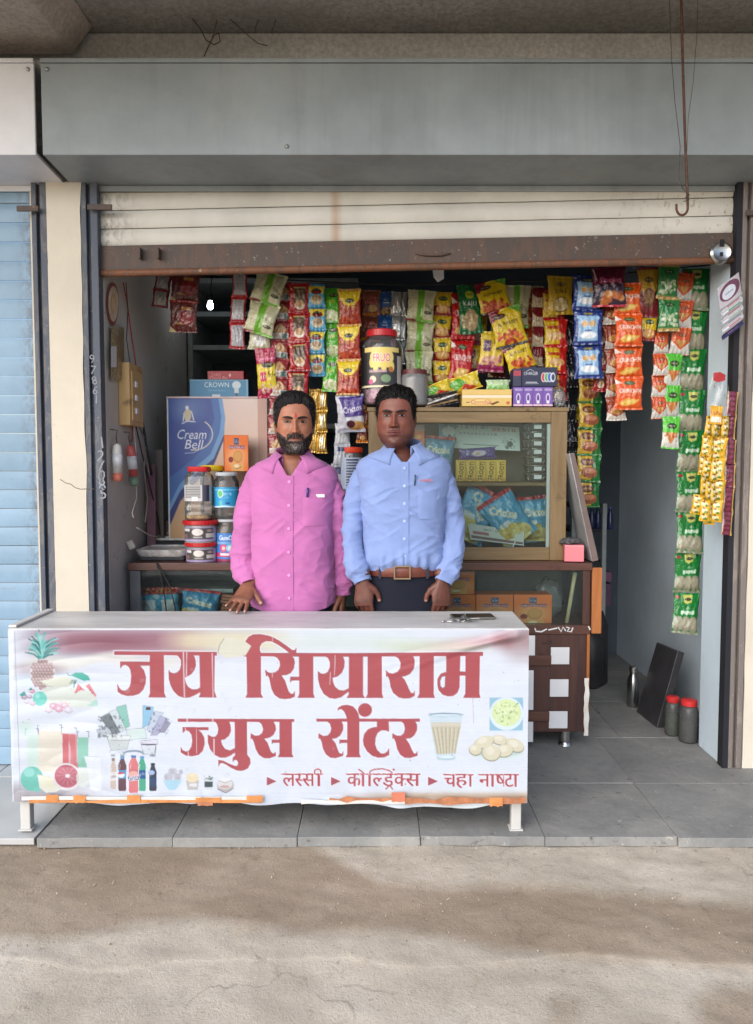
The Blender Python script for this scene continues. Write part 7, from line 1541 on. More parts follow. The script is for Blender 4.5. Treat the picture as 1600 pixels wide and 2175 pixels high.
def pencard(c, w, h):
    c.rect(0, 0, w, h, (190, 184, 190)); c.ell(w * .5, h * .2, w * .46, h * .17, (110, 70, 90)); c.ell(w * .45, h * .22, w * .3, h * .12, (206, 210, 220)); c.text('Gillma', w * .45, h * .22, h * .04, (60, 90, 140)); c.rect(0, h * .42, w, h * .9, (176, 178, 186))
    for k in range(6): c.rect(w * .05, h * (.45 + k * .075), w * .95, h * (.48 + k * .075), (226, 226, 230)); c.rect(w * .3, h * (.455 + k * .075), w * .85, h * (.475 + k * .075), [(190, 80, 90), (90, 150, 110), (200, 90, 90), (120, 160, 130), (150, 150, 160), (190, 80, 90)][k])
    c.rect(0, h * .9, w, h, (60, 60, 100)); c.text('Super Thin', w * .5, h * .95, h * .04, (200, 120, 130))
pc0, pc1, pc2 = P(1524, 612, YQ - .02), P(1571, 577, YQ + .01), P(1533, 724, YQ - .02)
cvp = Cv(0, 0, 48, 118, 2.4, (190, 184, 190)); pencard(cvp, 48, 118)
pcd = panel('blister_card', cvp, pc0, pc1 - pc0, pc2 - pc0, 60, 120, attr_mat('blister_print', rough=.2, bump=.5, bscale=60, dist=.01), depth=lambda u, v: np.stack([0 * u, -.008 * np.abs(np.sin(v * 20)) * (v > .4) - .01 * np.sin(v * 3.1) + .03 * np.maximum(0, u - .8), 0 * u], 1))
md = pcd.modifiers.new('thick', 'SOLIDIFY'); md.thickness = .0015
tag(pcd, 'silver blister card of small items hanging at the top of the right pillar', 'card')
# ------------------------------------------------------------------ the two men
def cspl(xs, ys, q):
    xs, ys = np.asarray(xs, float), np.asarray(ys, float); q = np.clip(q, xs[0], xs[-1])
    d = np.gradient(ys, xs); i = np.clip(np.searchsorted(xs, q) - 1, 0, len(xs) - 2); h = xs[i + 1] - xs[i]; t = (q - xs[i]) / h
    return (2 * t**3 - 3 * t**2 + 1) * ys[i] + (t**3 - 2 * t**2 + t) * h * d[i] + (-2 * t**3 + 3 * t**2) * ys[i + 1] + (t**3 - t**2) * h * d[i + 1]
def ga(x, z, cx, cz, sx, sz): return np.exp(-((x - cx) / sx) ** 2 - ((z - cz) / sz) ** 2)
def sstep(a, b, x): t = np.clip((x - a) / (b - a), 0, 1); return t * t * (3 - 2 * t)
def vnoise(p, sc, seed=0): return np.array([noise.noise(Vector((q[0] * sc + seed, q[1] * sc, q[2] * sc))) for q in p])

HZ = [-.62, -.50, -.40, -.33, -.285, -.262, -.240, -.215, -.190, -.165, -.140, -.128, -.119, -.110, -.098, -.083, -.064, -.040, -.015, .010, .035, .060, .082, .100, .112, .119, .1215]
class Head:
    def __init__(s, wide=1.0, jaw=1.0, chin=0.0, fat=0.0, nose=1.0, beard=0.0):
        s.beard = beard
        s.a = np.array([.15, .152, .158, .165, .165, .135, .098, .076, .066, .060, .0545, .0480, .0400, .0430, .0530, .0630, .0700, .0725, .0742, .0750, .0755, .0740, .0680, .0560, .0410, .022, .002])
        s.f = np.array([.105, .108, .105, .095, .080, .070, .064, .058, .052, .048, .049, .058, .074, .0815, .0840, .0845, .0845, .0845, .0845, .0850, .0865, .0850, .0770, .0620, .0440, .024, .002])
        s.b = np.array([.10, .11, .115, .112, .104, .096, .088, .080, .075, .072, .070, .068, .066, .066, .068, .073, .080, .088, .094, .098, .100, .098, .090, .074, .054, .030, .002])
        lo = np.array(HZ) < -.03; hd = np.array(HZ) > -.125
        s.a = np.where(hd, s.a * wide, s.a); s.a = np.where(lo & hd, s.a * jaw, s.a)
        s.a = np.where((np.array(HZ) > -.2) & (np.array(HZ) < -.09), s.a + fat, s.a)
        s.nose = nose; s.chin = chin
    def abn(s, z):
        n = 2.0 + .35 * sstep(-.1, -.06, z) * (1 - sstep(.06, .1, z))
        return cspl(HZ, s.a, z), cspl(HZ, s.f, z), cspl(HZ, s.b, z), n
    def disp(s, x, z):
        ax = np.abs(x)
        t = np.clip((.020 - z) / .056, 0, 1)
        ridge = (.002 + .0205 * t ** 1.1) * np.exp(-(x / (.0066 + .0056 * t)) ** 2) * sstep(.030, .012, z) * sstep(-.0455, -.037, z)
        d = s.nose * (ridge + .0045 * ga(x, z, 0, -.0315, .0085, .0075) + .0078 * ga(ax, z, .0130, -.0355, .0058, .0062))
        d = d - .0105 * ga(ax, z, .030, .0095, .0160, .0095) - .0035 * ga(ax, z, .014, .008, .006, .009) + .0042 * ga(ax, z, .031, .0055, .0125, .0065)
        d = d + .0056 * ga(ax, z, .030, .0235, .022, .0060) + .0022 * ga(x, z, 0, .026, .012, .009)
        d = d + .0042 * ga(ax, z, .045, -.022, .018, .016) - .0028 * ga(ax, z, .042, -.058, .014, .016)
        d = d + .0042 * ga(x, z, 0, -.063, .030, .017) + .0052 * ga(x, z, 0, -.0590, .0200, .0042) + .0066 * ga(x, z, 0, -.0700, .0175, .0052) - .0042 * ga(x, z, 0, -.0643, .0230, .0016)
        d = d - .0022 * ga(ax, z, .026, -.0645, .004, .005) - .0012 * ga(x, z, 0, -.050, .004, .006)
        d = d + .0050 * ga(x, z, 0, -.103, .020, .012) - .0036 * ga(x, z, 0, -.083, .018, .0055)
        d = d - .0016 * (ga(ax - .0, z, .024 , -.047, .0035, .010))
        if s.beard: d = d + s.beard * s.beardmask(x, z) * .0075
        return d
    def beardmask(s, x, z):
        ax = np.abs(x)
        low = sstep(-.060, -.082, z + .55 * np.maximum(0, .030 - ax) * 0 + .42 * (ax - .058) * -1 * 0)
        line = -.068 + .80 * np.maximum(0, ax - .030)            # cheek line climbs to the ear
        m = sstep(line + .010, line - .006, z)
        m = np.maximum(m, sstep(.0345, .027, ax) * sstep(-.0405, -.0475, z) * sstep(-.0605, -.055, z) * sstep(.002, .006, ax + .003))
        m = np.maximum(m, ga(ax, z, .0300, -.066, .0055, .012))
        m = m * (1 - .92 * ga(x, z, 0, -.0690, .0200, .0058) ** .6) * (1 - .5 * ga(x, z, 0, -.081, .012, .005) * 0)
        return np.clip(m, 0, 1) * sstep(-.134, -.120, z)
    def surf(s, x, z):
        """front of the face: y at (x, z)"""
        x, z = np.asarray(x, float), np.asarray(z, float)
        a, f, b, n = s.abn(z); q = np.clip(np.abs(x) / a, 0, .999) ** (n / 2); c = np.sqrt(1 - q * q)
        return -f * c ** (2 / n) - s.disp(x, z) * sstep(.15, .5, c)
    def grid(s, zs, nphi):
        u = np.linspace(0, 1, nphi, endpoint=False); ph = 2 * np.pi * u - .55 * np.sin(2 * np.pi * u)
        Z, PH = np.meshgrid(zs, ph, indexing='ij'); a, f, b, n = s.abn(Z)
        si, co = np.sin(PH), np.cos(PH)
        x = a * np.sign(si) * np.abs(si) ** (2 / n)
        y = np.where(co > 0, -f * np.abs(co) ** (2 / n), b * np.abs(co) ** (2 / n))
        y = y - s.disp(x, Z) * sstep(.15, .5, co) * (Z > -.13)
        return np.stack([x, y, Z], -1), PH

def closed_faces(nr, nc):
    i, j = np.mgrid[0:nr - 1, 0:nc]; j2 = (j + 1) % nc
    return np.stack([i * nc + j, i * nc + j2, (i + 1) * nc + j2, (i + 1) * nc + j], -1).reshape(-1, 4)

def ear_geo(side):
    vs_, n, m = [], 16, 20
    for i in range(n + 1):
        th = math.pi * i / n
        for j in range(m):
            ph = 2 * math.pi * j / m
            y = .0165 * math.sin(th) * math.cos(ph); z = .031 * math.cos(th) * (1 if math.cos(th) > 0 else .95); x = .0085 * math.sin(th) * math.sin(ph)
            y *= 1 - .25 * max(0, -z / .031)
            rr = math.hypot(y / .0165, z / .031)
            if x > 0: x -= .006 * math.exp(-((rr - .35) / .35) ** 2)          # hollow of the ear
            x += .010 * (y / .0165) * .5
            vs_.append((side * (.0765 + x), .012 + y + .004, -.012 + z))
    return np.array(vs_), closed_faces(n + 1, m)

def skin_mat(name, rough=.43):
    t = NT(name); a = t.node('ShaderNodeVertexColor', layer_name='Col')
    n = t.noise(120, 4, .6); n2 = t.noise(28, 3, .6)
    c = t.mix(1.0, a.outputs['Color'], t.ramp(n2, [(.3, (.86, .84, .84, 1)), (.7, (1.06, 1.04, 1.03, 1))]), 'MULTIPLY')
    t.set(color=c, rough=rough, spec=.4, sss=.08); t.b.inputs['Subsurface Radius'].default_value = (.012, .005, .003); t.b.inputs['Subsurface Scale'].default_value = .5
    t.bump(n, .12, .002); return t.m
def cloth_mat(name, col, rough=.8):
    t = NT(name); n = t.noise(7, 5, .6)
    base = t.ramp(n, [(.3, tuple(q * .95 for q in col)), (.7, tuple(min(255, q * 1.03) for q in col))])
    t.set(color=base, rough=rough, spec=.2, sheen=.15)
    w = t.noise(420, 2, .5); t.bump(t.math('ADD', t.math('MULTIPLY', w, .25), t.math('MULTIPLY', t.noise(30, 4, .6), .8)), .16, .004); return t.m
def hair_mat(name, c1, c2):
    t = NT(name); n = t.noise(55, 5, .65, stretch=(3, .6, 1.0))
    t.set(color=t.ramp(n, [(.35, c1), (.75, c2)]), rough=.62, spec=.22); t.bump(n, .8, .006); return t.m

def hand_mesh(mat, thumb, curls, spread=.0, tcurl=.3, arm=.10, scale=1.0):
    """wrist at the origin, fingers along -z, thumb on the side thumb = +1/-1, palm towards +y; remeshed into one skin"""
    mb = MB(); n = 14
    def ring(cx, cy, z, a, b): return [(cx + a * math.cos(t), cy + b * math.sin(t), z) for t in np.linspace(0, 2 * math.pi, n, endpoint=False)]
    mb.loft([ring(0, 0, arm, .034, .028), ring(0, 0, .05, .029, .023), ring(0, 0, 0, .0265, .0185), ring(thumb * .002, .001, -.025, .033, .0175), ring(thumb * .003, .001, -.055, .0390, .0155), ring(0, 0, -.080, .0400, .0130), ring(0, 0, -.095, .0350, .0090)])
    tips = []
    for k, (bx, L, r0) in enumerate(((-.0300, .060, .0074), (-.0105, .074, .0083), (.0095, .080, .0087), (.0290, .072, .0084))):
        bx *= thumb; p = Vector((bx, 0, -.078 if k else -.070)); d = Vector((bx * spread * 14, 0, -1)).normalized(); ang = 0; pts = [p]; rad = [r0 * 1.1]
        cur = curls[k] if isinstance(curls, (list, tuple)) else curls
        for sgi, fr in enumerate((.18, .24, .18, .14, .14, .12)):
            if sgi in (1, 3): ang += cur
            if sgi == 0: ang += cur * .45
            dd = Vector((d.x, math.sin(ang), d.z * math.cos(ang))).normalized(); p = p + dd * L * fr * 1.05; pts.append(p); rad.append(r0 * (1 - .055 * sgi))
        rad[-1] *= .75; mb.tube(pts, rad, 10); tips.append((p, dd))
    p = Vector((thumb * .022, .004, -.018)); d = Vector((thumb * .72, .25, -.62)).normalized(); pts, rad = [p], [.0145]
    for L, r, bend in ((.030, .0125, 0), (.022, .0105, tcurl * .5), (.016, .0100, tcurl), (.010, .0075, tcurl)):
        d2 = (d + Vector((-thumb * bend, .0, -bend * .9))).normalized(); p = p + d2 * L; pts.append(p); rad.append(r)
    mb.tube(pts, rad, 10); tips.append((p, d2))
    me = bpy.data.meshes.new('h'); me.from_pydata([tuple(q) for q in mb.v], [], mb.f); fix_normals(me)
    o = bpy.data.objects.new('h', me); COL.objects.link(o)
    r_ = o.modifiers.new('r', 'REMESH'); r_.mode = 'VOXEL'; r_.voxel_size = .0026
    s_ = o.modifiers.new('s', 'SMOOTH'); s_.factor = .5; s_.iterations = 5
    ev = bpy.data.meshes.new_from_object(o.evaluated_get(bpy.context.evaluated_depsgraph_get()))
    v = np.empty(len(ev.vertices) * 3); ev.vertices.foreach_get('co', v); v = v.reshape(-1, 3); f = [tuple(q.vertices) for q in ev.polygons]
    bpy.data.objects.remove(o); bpy.data.meshes.remove(me); bpy.data.meshes.remove(ev)
    col = np.zeros(len(v))                                    # 1 = nail
    for i, (tp, dr) in enumerate(tips):
        c0 = np.array(tp - dr * .004) + (np.array((0, -.006, 0)) if i < 4 else np.array((0, -.007, 0)))
        col = np.maximum(col, np.exp(-(np.linalg.norm(v - c0, axis=1) / .0062) ** 4))
    kn = np.exp(-((v[:, 2] + .078) / .009) ** 2) * (v[:, 1] < 0)
    M3 = np.array(mat); vv = v * scale @ M3[:3, :3].T + M3[:3, 3]
    return vv, f, col, kn

def ring_sleeve(path, rads, nseg=120, n=60, seed=0, amp=1.0, flat=.9, cuff=True, elbow=.52):
    """sleeve loft with folds round elbow and cuff; path of Vectors, radii at them"""
    m = len(path); ts = np.linspace(0, m - 1, nseg); pa = np.array([list(q) for q in path])
    C = np.stack([cspl(range(m), pa[:, k], ts) for k in range(3)], 1); Rr = cspl(range(m), rads, ts)
    v = []; up = None; rg = np.random.default_rng(seed); ph = rg.uniform(0, 6.3, 8)
    for i in range(nseg):
        d = C[min(i + 1, nseg - 1)] - C[max(i - 1, 0)]; d /= np.linalg.norm(d)
        u = np.cross(d, (0, 1, 0)); u /= np.linalg.norm(u); w = np.cross(d, u); q = i / (nseg - 1)
        for k in range(n):
            t = 2 * math.pi * k / n
            e = math.exp(-((q - elbow) / .16) ** 2); cf = math.exp(-((q - .86) / .09) ** 2)
            ridge = lambda a_: 1 - 1.6 * abs(math.sin(a_ / 2)) ** .7
            wr = .085 * e * ridge(30 * q + 2.4 * math.sin(t + ph[0]) + ph[1]) + .045 * ridge(13 * q + 1.8 * math.cos(t + ph[2]) + ph[3]) + .07 * cf * ridge(44 * q + 2.6 * math.sin(t + ph[4])) + .03 * math.sin(2 * t + 7 * q + ph[5])
            if cuff: wr += .13 * math.exp(-((q - .875) / .045) ** 2) * (1 + .6 * math.sin(t + ph[6])) - .03 * sstep(.90, .915, q)
            r = Rr[i] * (1 + wr * amp)
            v.append(C[i] + r * (math.cos(t) * u + math.sin(t) * w * flat))
    return v, [(i * n + k, i * n + (k + 1) % n, (i + 1) * n + (k + 1) % n, (i + 1) * n + k) for i in range(nseg - 1) for k in range(n)]

def make_man(label, H, zc, cx, hx, yb, yaw, skin, lipc, shirt_col, torso, vz, vk, collar, sleeves, hands, trouser_col, hem_z, hair_fn, hair_cols, beard_cols=None, tuck=False, seed=1, tilak=False, HS=.93, ZS=.93):
    """zc = height of the middle of the head; cx, yb = body axis; hx = head axis"""
    man = thing('person', label, 'person', (cx, yb, 0))
    rz = Matrix.Rotation(yaw, 3, 'Z')
    def place(v, zl):
        """head-local numpy points to world: turn the head, carry the neck over to the body axis"""
        v = np.asarray(v, float) * np.array((HS, HS, ZS)); z = v[:, 2]; k = sstep(-.20, -.11, z); an = yaw * k; c, s_ = np.cos(an), np.sin(an)
        ox = cx + (hx - cx) * sstep(-.24, -.08, z); oy = yb - .012 * sstep(-.24, -.08, z)
        return np.stack([ox + v[:, 0] * c - v[:, 1] * s_, oy + v[:, 0] * s_ + v[:, 1] * c, zc + z], 1)
    zs = np.concatenate([np.linspace(-.62, -.30, 14)[:-1], np.linspace(-.30, -.13, 40)[:-1], np.linspace(-.13, .06, 118)[:-1], np.linspace(.06, .1215, 34)])
    g, PH = H.grid(zs, 240); nr, nc = g.shape[:2]; V = g.reshape(-1, 3); F = closed_faces(nr, nc).tolist(); F.append([(nr - 1) * nc + k for k in range(nc)])
    x, z = V[:, 0], V[:, 2]; front = sstep(.1, .5, np.cos(PH).ravel()); ax = np.abs(x)
    sk = np.array(skin, float); col = np.tile(sk, (len(V), 1))
    nz = vnoise(V, 30, seed) ; col *= (1 + .05 * nz)[:, None]
    def tint(m, c): 
        nonlocal col
        m = np.clip(m, 0, 1)[:, None]; col = col * (1 - m) + np.array(c, float) * m
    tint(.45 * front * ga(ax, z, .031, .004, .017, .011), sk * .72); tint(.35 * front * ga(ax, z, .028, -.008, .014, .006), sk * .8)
    tint(.3 * front * ga(ax, z, .045, -.022, .018, .016), np.minimum(255, sk * 1.12)); tint(.25 * front * ga(x, z, 0, .045, .04, .018), np.minimum(255, sk * 1.12)); tint(.35 * front * ga(x, z, 0, -.030, .007, .010), np.minimum(255, sk * 1.15))
    tint(.9 * front * ga(x, z, 0, -.0592, .0210, .0044), lipc); tint(.9 * front * ga(x, z, 0, -.0698, .0185, .0052), np.minimum(255, np.array(lipc, float) * 1.15)); tint(.9 * front * ga(x, z, 0, -.0643, .0235, .0013), np.array(lipc, float) * .45)
    tint(.75 * front * ga(ax, z, .0085, -.0415, .0042, .0022), sk * .3); tint(.3 * front * ga(ax, z, .0205, -.040, .003, .008), sk * .65)
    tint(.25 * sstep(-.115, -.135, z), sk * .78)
    if beard_cols:
        bm = H.beardmask(x, z) * sstep(-.45, -.1, np.cos(PH).ravel()); nb = np.clip(.5 + .75 * vnoise(V * np.array((1, 1, .35)), 260, 3) + .25 * vnoise(V, 90, 8), 0, 1)
        grey = np.clip(ga(x, z, 0, -.100, .040, .022) * 1.0 + .25 * sstep(.03, .055, ax) * sstep(-.05, -.08, z), 0, 1) * (1.5 * nb - .3)
        bc = np.array(beard_cols[0], float) * (1 - np.clip(grey, 0, 1)[:, None]) + np.array(beard_cols[1], float) * np.clip(grey, 0, 1)[:, None]
        m = (bm * (.72 + .28 * nb))[:, None]; col = col * (1 - m) + bc * m
        V = V.copy(); V[:, 1] -= (bm * .0022 * (nb - .4) * front); V[:, 2] -= 0
    else:
        st = front * (.42 * sstep(-.05, -.085, z) * sstep(-.16, -.11, z) + .6 * ga(ax, z, .014, -.0510, .014, .0045)); tint(st * (.75 + .3 * nz), (46, 36, 38))
    W = place(V, 0); VV = [W]; CC = [col]; FF = [tuple(q) for q in F]
    off = len(W)
    for sd in (-1, 1):
        ev, ef = ear_geo(sd); ev = place(ev, 0); VV.append(ev); CC.append(np.tile(sk * .9, (len(ev), 1))); FF += [tuple(int(i) + off for i in q) for q in ef]; off += len(ev)
    for h in hands:
        hv, hf, nail, kn = hand_mesh(**h)
        hc = np.tile(sk * .82, (len(hv), 1)); hc = hc * (1 + .12 * vnoise(hv, 60, 5))[:, None]; hc = hc * (1 - .18 * kn)[:, None]; hc = hc * (1 - nail)[:, None] + np.minimum(255, np.array((206, 170, 156.)) * (.7 + sk.mean() / 500)) * nail[:, None]
        VV.append(hv); CC.append(hc); FF += [tuple(i + off for i in q) for q in hf]; off += len(hv)
    A = np.concatenate(VV); me = bpy.data.meshes.new('body'); me.from_pydata((A - np.array(org_of(man))).tolist(), [], FF); fix_normals(me); setcol(me, linarr(np.concatenate(CC))); me.shade_smooth()
    link_obj('body', me, skin_mat('skin_%d' % seed), man)
    # eyes, lids, brows lie on the face surface
    eyem = attr_mat('eye_surface', rough=.12, bump=0, var=.02); lidm = M('lid_%d' % seed, tuple(sk * .52), .6); brm = M('brow_%d' % seed, (30, 24, 24), .8, var=.2)
    for sd in (-1, 1):
        ex, ez, hw = sd * .0310, .0062, .0142
        ss, tt = np.meshgrid(np.linspace(-1, 1, 29), np.linspace(-1, 1, 17)); ss, tt = ss.ravel(), tt.ravel()
        hh = np.where(tt > 0, .0046, .0034) * np.clip(1 - ss ** 2, 0, 1) ** .7
        xx = ex + hw * ss; zz = ez + tt * hh - .0006 * ss * sd * -1
        yy = H.surf(xx, zz) - .0012 - .0022 * np.clip(1 - ss ** 2, 0, 1) * np.clip(1 - tt ** 2, 0, 1)
        pts = np.stack([xx, yy, zz], 1); c = np.tile(np.array((150., 138, 130)), (len(ss), 1)) * (1 - .25 * np.abs(ss) ** 3)[:, None]
        ir = np.hypot(xx - ex, zz - ez - .0006); mi = sstep(.0068, .0058, ir)[:, None]; c = c * (1 - mi) + np.array((38., 24, 20)) * mi; mp_ = sstep(.0026, .0019, ir)[:, None]; c = c * (1 - mp_) + np.array((10., 8, 8)) * mp_
        gl_ = sstep(.0013, .0006, np.hypot(xx - ex + .0016, zz - ez - .0024))[:, None]; c = c * (1 - .0 * gl_)
        me = np_mesh('eye', place(pts, 0) - np.array(org_of(man)), npgrid(28, 16)); setcol(me, linarr(c)); me.shade_smooth(); e_ = link_obj('eye', me, eyem, man)
        sx = np.linspace(-1.08, 1.08, 15)
        for up, rr in ((1, .0024), (-1, .0011)):
            lx = ex + hw * sx; lz = ez + up * (.0047 if up > 0 else .0036) * np.clip(1 - (sx / 1.1) ** 2, 0, 1) ** .7; ly = H.surf(lx, lz) - .0016
            obj('eyelid', MB().tube([Vector(q) for q in place(np.stack([lx, ly, lz], 1), 0)], [rr * (.5 + .5 * (1 - abs(q)) ** .5) if abs(q) < 1 else rr * .4 for q in sx], 6), lidm, man, smooth=True)
        bx = np.linspace(.0105, .0500, 22); bz = .0205 + .0050 * np.sin((bx - .0105) / .0395 * 2.2) ; th = .0050 * np.clip(1 - ((bx - .024) / .032) ** 2, .15, 1)
        rows = []
        for j, o_ in enumerate((-1, -.4, .4, 1)):
            zz = bz + o_ * th + .0007 * np.sin(bx * 2600 + j * 2); yy = H.surf(bx, zz) - (.0006 if abs(o_) == 1 else .0019); rows.append(place(np.stack([sd * bx, yy, zz], 1), 0))
        obj('eyebrow', MB().grid([[Vector(q) for q in r] for r in rows]), brm, man, smooth=True)
    if tilak:
        tz = np.linspace(.024, .044, 8); wv = np.array([.002, .0036, .004, .0034, .0028, .0022, .0016, .0008]); rows = []
        for o_ in (-1, 0, 1): rows.append(place(np.stack([o_ * wv + .003, H.surf(o_ * wv, tz) - .0009, tz], 1), 0))
        obj('forehead_mark', MB().grid([[Vector(q) for q in r] for r in rows]), M('vermilion', (190, 40, 24), .7), man, smooth=True)
    # hair: a thick shell over the scalp with a combed, uneven surface
    zs2 = np.linspace(-.10, .1213, 110); hg, HP = H.grid(zs2, 200); hv = hg.reshape(-1, 3); ph = np.abs((HP.ravel() + np.pi) % (2 * np.pi) - np.pi)
    T = hair_fn(np.degrees(ph), hv[:, 2] + .007 * vnoise(hv, 45, seed + 9) + .004 * vnoise(hv * np.array((3, 1, .3)), 90, seed + 4), hv[:, 0]); c0 = np.array((0, .01, .0)); dr = hv - c0; L = np.linalg.norm(dr, axis=1)
    tuft = vnoise(hv * np.array((1.6, 1, 1)), 70, seed) * .0040 + vnoise(hv, 190, seed + 2) * .0024
    hv2 = hv + dr / L[:, None] * (np.where(T > 0, T + tuft * np.clip(T / .006, 0, 1), T))[:, None]
    hf = closed_faces(110, 200); keep = (T[hf] > -.0015).any(1); hf = hf[keep].tolist(); top = [109 * 200 + k for k in range(200)]
    hw = place(hv2, 0); me = bpy.data.meshes.new('hair'); me.from_pydata((hw - np.array(org_of(man))).tolist(), [], [tuple(q) for q in hf] + [tuple(top)]); me.update()
    bmh = bmesh.new(); bmh.from_mesh(me); bmesh.ops.delete(bmh, geom=[q for q in bmh.verts if not q.link_faces], context='VERTS'); bmh.to_mesh(me); bmh.free(); me.shade_smooth()
    link_obj('hair', me, hair_mat('hair_%d' % seed, *hair_cols), man)
    # loose strands break the outline of hair and beard
    def blades(name, base, nrm, comb, cols, mat, wid):
        k = len(base); L = cols[1]; side = np.cross(nrm, comb); side /= np.linalg.norm(side, axis=1)[:, None] + 1e-9
        p0, p1 = base, base + comb * (L * .55)[:, None] + nrm * (L * .16)[:, None]; p2 = base + comb * L[:, None] + nrm * (L * .10)[:, None]
        V_ = np.concatenate([p0 - side * wid, p0 + side * wid, p1 + side * wid * .8, p1 - side * wid * .8, p2 + side * wid * .15, p2 - side * wid * .15]); i_ = np.arange(k)
        F_ = np.concatenate([np.stack([i_, i_ + k, i_ + 2 * k, i_ + 3 * k], 1), np.stack([i_ + 3 * k, i_ + 2 * k, i_ + 4 * k, i_ + 5 * k], 1)])
        me = np_mesh(name, place(V_, 0) - np.array(org_of(man)), F_); setcol(me, linarr(np.tile(cols[0], (6, 1)))); link_obj(name, me, mat, man)
    rg = np.random.default_rng(seed + 70); idx = rg.choice(np.where(T > .0035)[0], 2600); nb0 = dr[idx] / L[idx][:, None]
    cmb = np.stack([.9 * np.sign(hv[idx, 0] + .02) * np.clip(np.abs(hv[idx, 0]) / .05, .1, 1), np.full(len(idx), .8 if seed == 1 else -.1), np.where(hv[idx, 2] > .07, .25, -.55)], 1) + rg.normal(0, .28, (len(idx), 3)); cmb -= nb0 * (cmb * nb0).sum(1)[:, None]; cmb /= np.linalg.norm(cmb, axis=1)[:, None]
    tone = rg.uniform(.5, 1.5, len(idx))[:, None] * np.array(hair_cols[1], float) * .8
    if seed == 1: gsel = rg.random(len(idx)) < .07 + .15 * (np.abs(hv[idx, 0]) > .062); tone[gsel] = (96, 92, 92)
    blades('hair_strands', hv2[idx] - nb0 * .001, nb0, cmb, (tone, rg.uniform(.010, .022, len(idx))), attr_mat('strand', rough=.7, bump=0, spec=.1), .00055)
    if beard_cols:
        cand = np.where((H.beardmask(x, z) > .55) & (np.cos(PH).ravel() > -.2) & (z > -.128))[0]; bi = rg.choice(cand, 2600); bn = V[bi] - np.array((0, .0, -.06)); bn /= np.linalg.norm(bn, axis=1)[:, None]
        cmb = np.stack([.35 * np.sign(V[bi, 0]) * (np.abs(V[bi, 0]) < .03), np.full(len(bi), -.2), np.full(len(bi), -1.)], 1) + rg.normal(0, .3, (len(bi), 3)); cmb -= bn * (cmb * bn).sum(1)[:, None]; cmb /= np.linalg.norm(cmb, axis=1)[:, None]
        gp = np.clip(.03 + .72 * ga(V[bi, 0], V[bi, 2], 0, -.102, .034, .020) + .10 * (np.abs(V[bi, 0]) > .05), 0, 1); gsel = (rg.random(len(bi)) < gp)[:, None]
        tone = np.where(gsel, np.array((140., 134, 131)) * rg.uniform(.55, 1.05, len(bi))[:, None], np.array((26., 21, 21)) * rg.uniform(.7, 1.6, len(bi))[:, None])
        blades('beard_strands', V[bi], bn, cmb, (tone, rg.uniform(.005, .010, len(bi))), attr_mat('strand'), .0005)
    # ---- shirt
    sm = cloth_mat('shirt_%d' % seed, shirt_col); tz = [q[0] for q in torso]; ta = [q[1] for q in torso]; tf = [q[2] for q in torso]; tb_ = [q[3] for q in torso]
    zz = np.concatenate([np.linspace(tz[0], tz[-4], 150)[:-1], np.linspace(tz[-4], tz[-1], 50)]); nph = 240; rows = []
    rg = np.random.default_rng(seed + 40)
    folds = [(rg.uniform(-1, 1) * .16, rg.uniform(tz[0] + .05, tz[-5]), rg.choice((-1, 1)) * rg.uniform(.15, .75), rg.uniform(.04, .13), rg.uniform(.0025, .0060), rg.uniform(.005, .012)) for _ in range(26)]
    def tors(zq, th):
        a, f, b = cspl(tz, ta, zq), cspl(tz, tf, zq), cspl(tz, tb_, zq); s_, c_ = np.sin(th), np.cos(th); nn = 2.6
        xx = a * np.sign(s_) * np.abs(s_) ** (2 / nn); yy = np.where(c_ > 0, -f * np.abs(c_) ** (2 / nn), b * np.abs(c_) ** (2 / nn)); return xx, yy
    def fold_d(xx, zq):
        d = 0
        for fx, fz, an, ln, am, wd in folds:
            u_ = (xx - fx) * math.cos(an) + (zq - fz) * math.sin(an); v_ = -(xx - fx) * math.sin(an) + (zq - fz) * math.cos(an); d = d + am * np.exp(-(u_ / ln) ** 2) * (np.exp(-np.abs(v_) / wd) - .35 * np.exp(-((v_ - 2.2 * wd) / (1.6 * wd)) ** 2))
        return d
    for zq in zz:
        xo = vk * max(0.0, zq - vz); a_ = float(cspl(tz, ta, np.array([zq]))[0]); s0 = min(.97, max(xo / a_, .0006)) ** (2.6 / 2); t0 = math.asin(s0)
        th = np.linspace(t0, 2 * np.pi - t0, nph); xx, yy = tors(np.full(nph, zq), th)
        fr = np.where(np.cos(th) > 0, 1, .4); d = fold_d(xx, zq) * fr
        hemw = .006 * np.sin(th * 5 + seed) * sstep(tz[0] + .12, tz[0], zq)
        blouse = (.009 * math.exp(-((zq - tz[0] - .035) / .03) ** 2) * (1 + .5 * np.sin(th * 23 + 3 * np.sin(th * 4) + seed)) if tuck else 0)
        yy = yy - (d + blouse) * np.cos(th); xx = xx * (1 + (hemw + blouse) / .17)
        zz_ = zq + (0 if tuck else .028 * sstep(tz[0] + .10, tz[0], zq) * (np.abs(np.sin(th)) ** 3))
        rows.append([(cx + p, yb + q, r) for p, q, r in zip(xx, yy, np.broadcast_to(zz_, xx.shape))])
    def crumple_pts(pts, cen, amp, sc, sd):
        pts = np.asarray(pts, float); dr = pts - cen; dr[:, 2] = 0; dr /= np.linalg.norm(dr, axis=1)[:, None] + 1e-9
        w = pts + .03 * np.stack([vnoise(pts, 7, sd + 3), 0 * pts[:, 0], vnoise(pts, 7, sd + 7)], 1)
        q = np.stack([w[:, 0] * .9 + w[:, 2] * .5, w[:, 1], w[:, 2] * 1.3 - w[:, 0] * .4], 1)
        r = (1 - np.abs(vnoise(q, sc, sd))) ** 4 + .5 * (1 - np.abs(vnoise(q, sc * 2.1, sd + 5))) ** 4
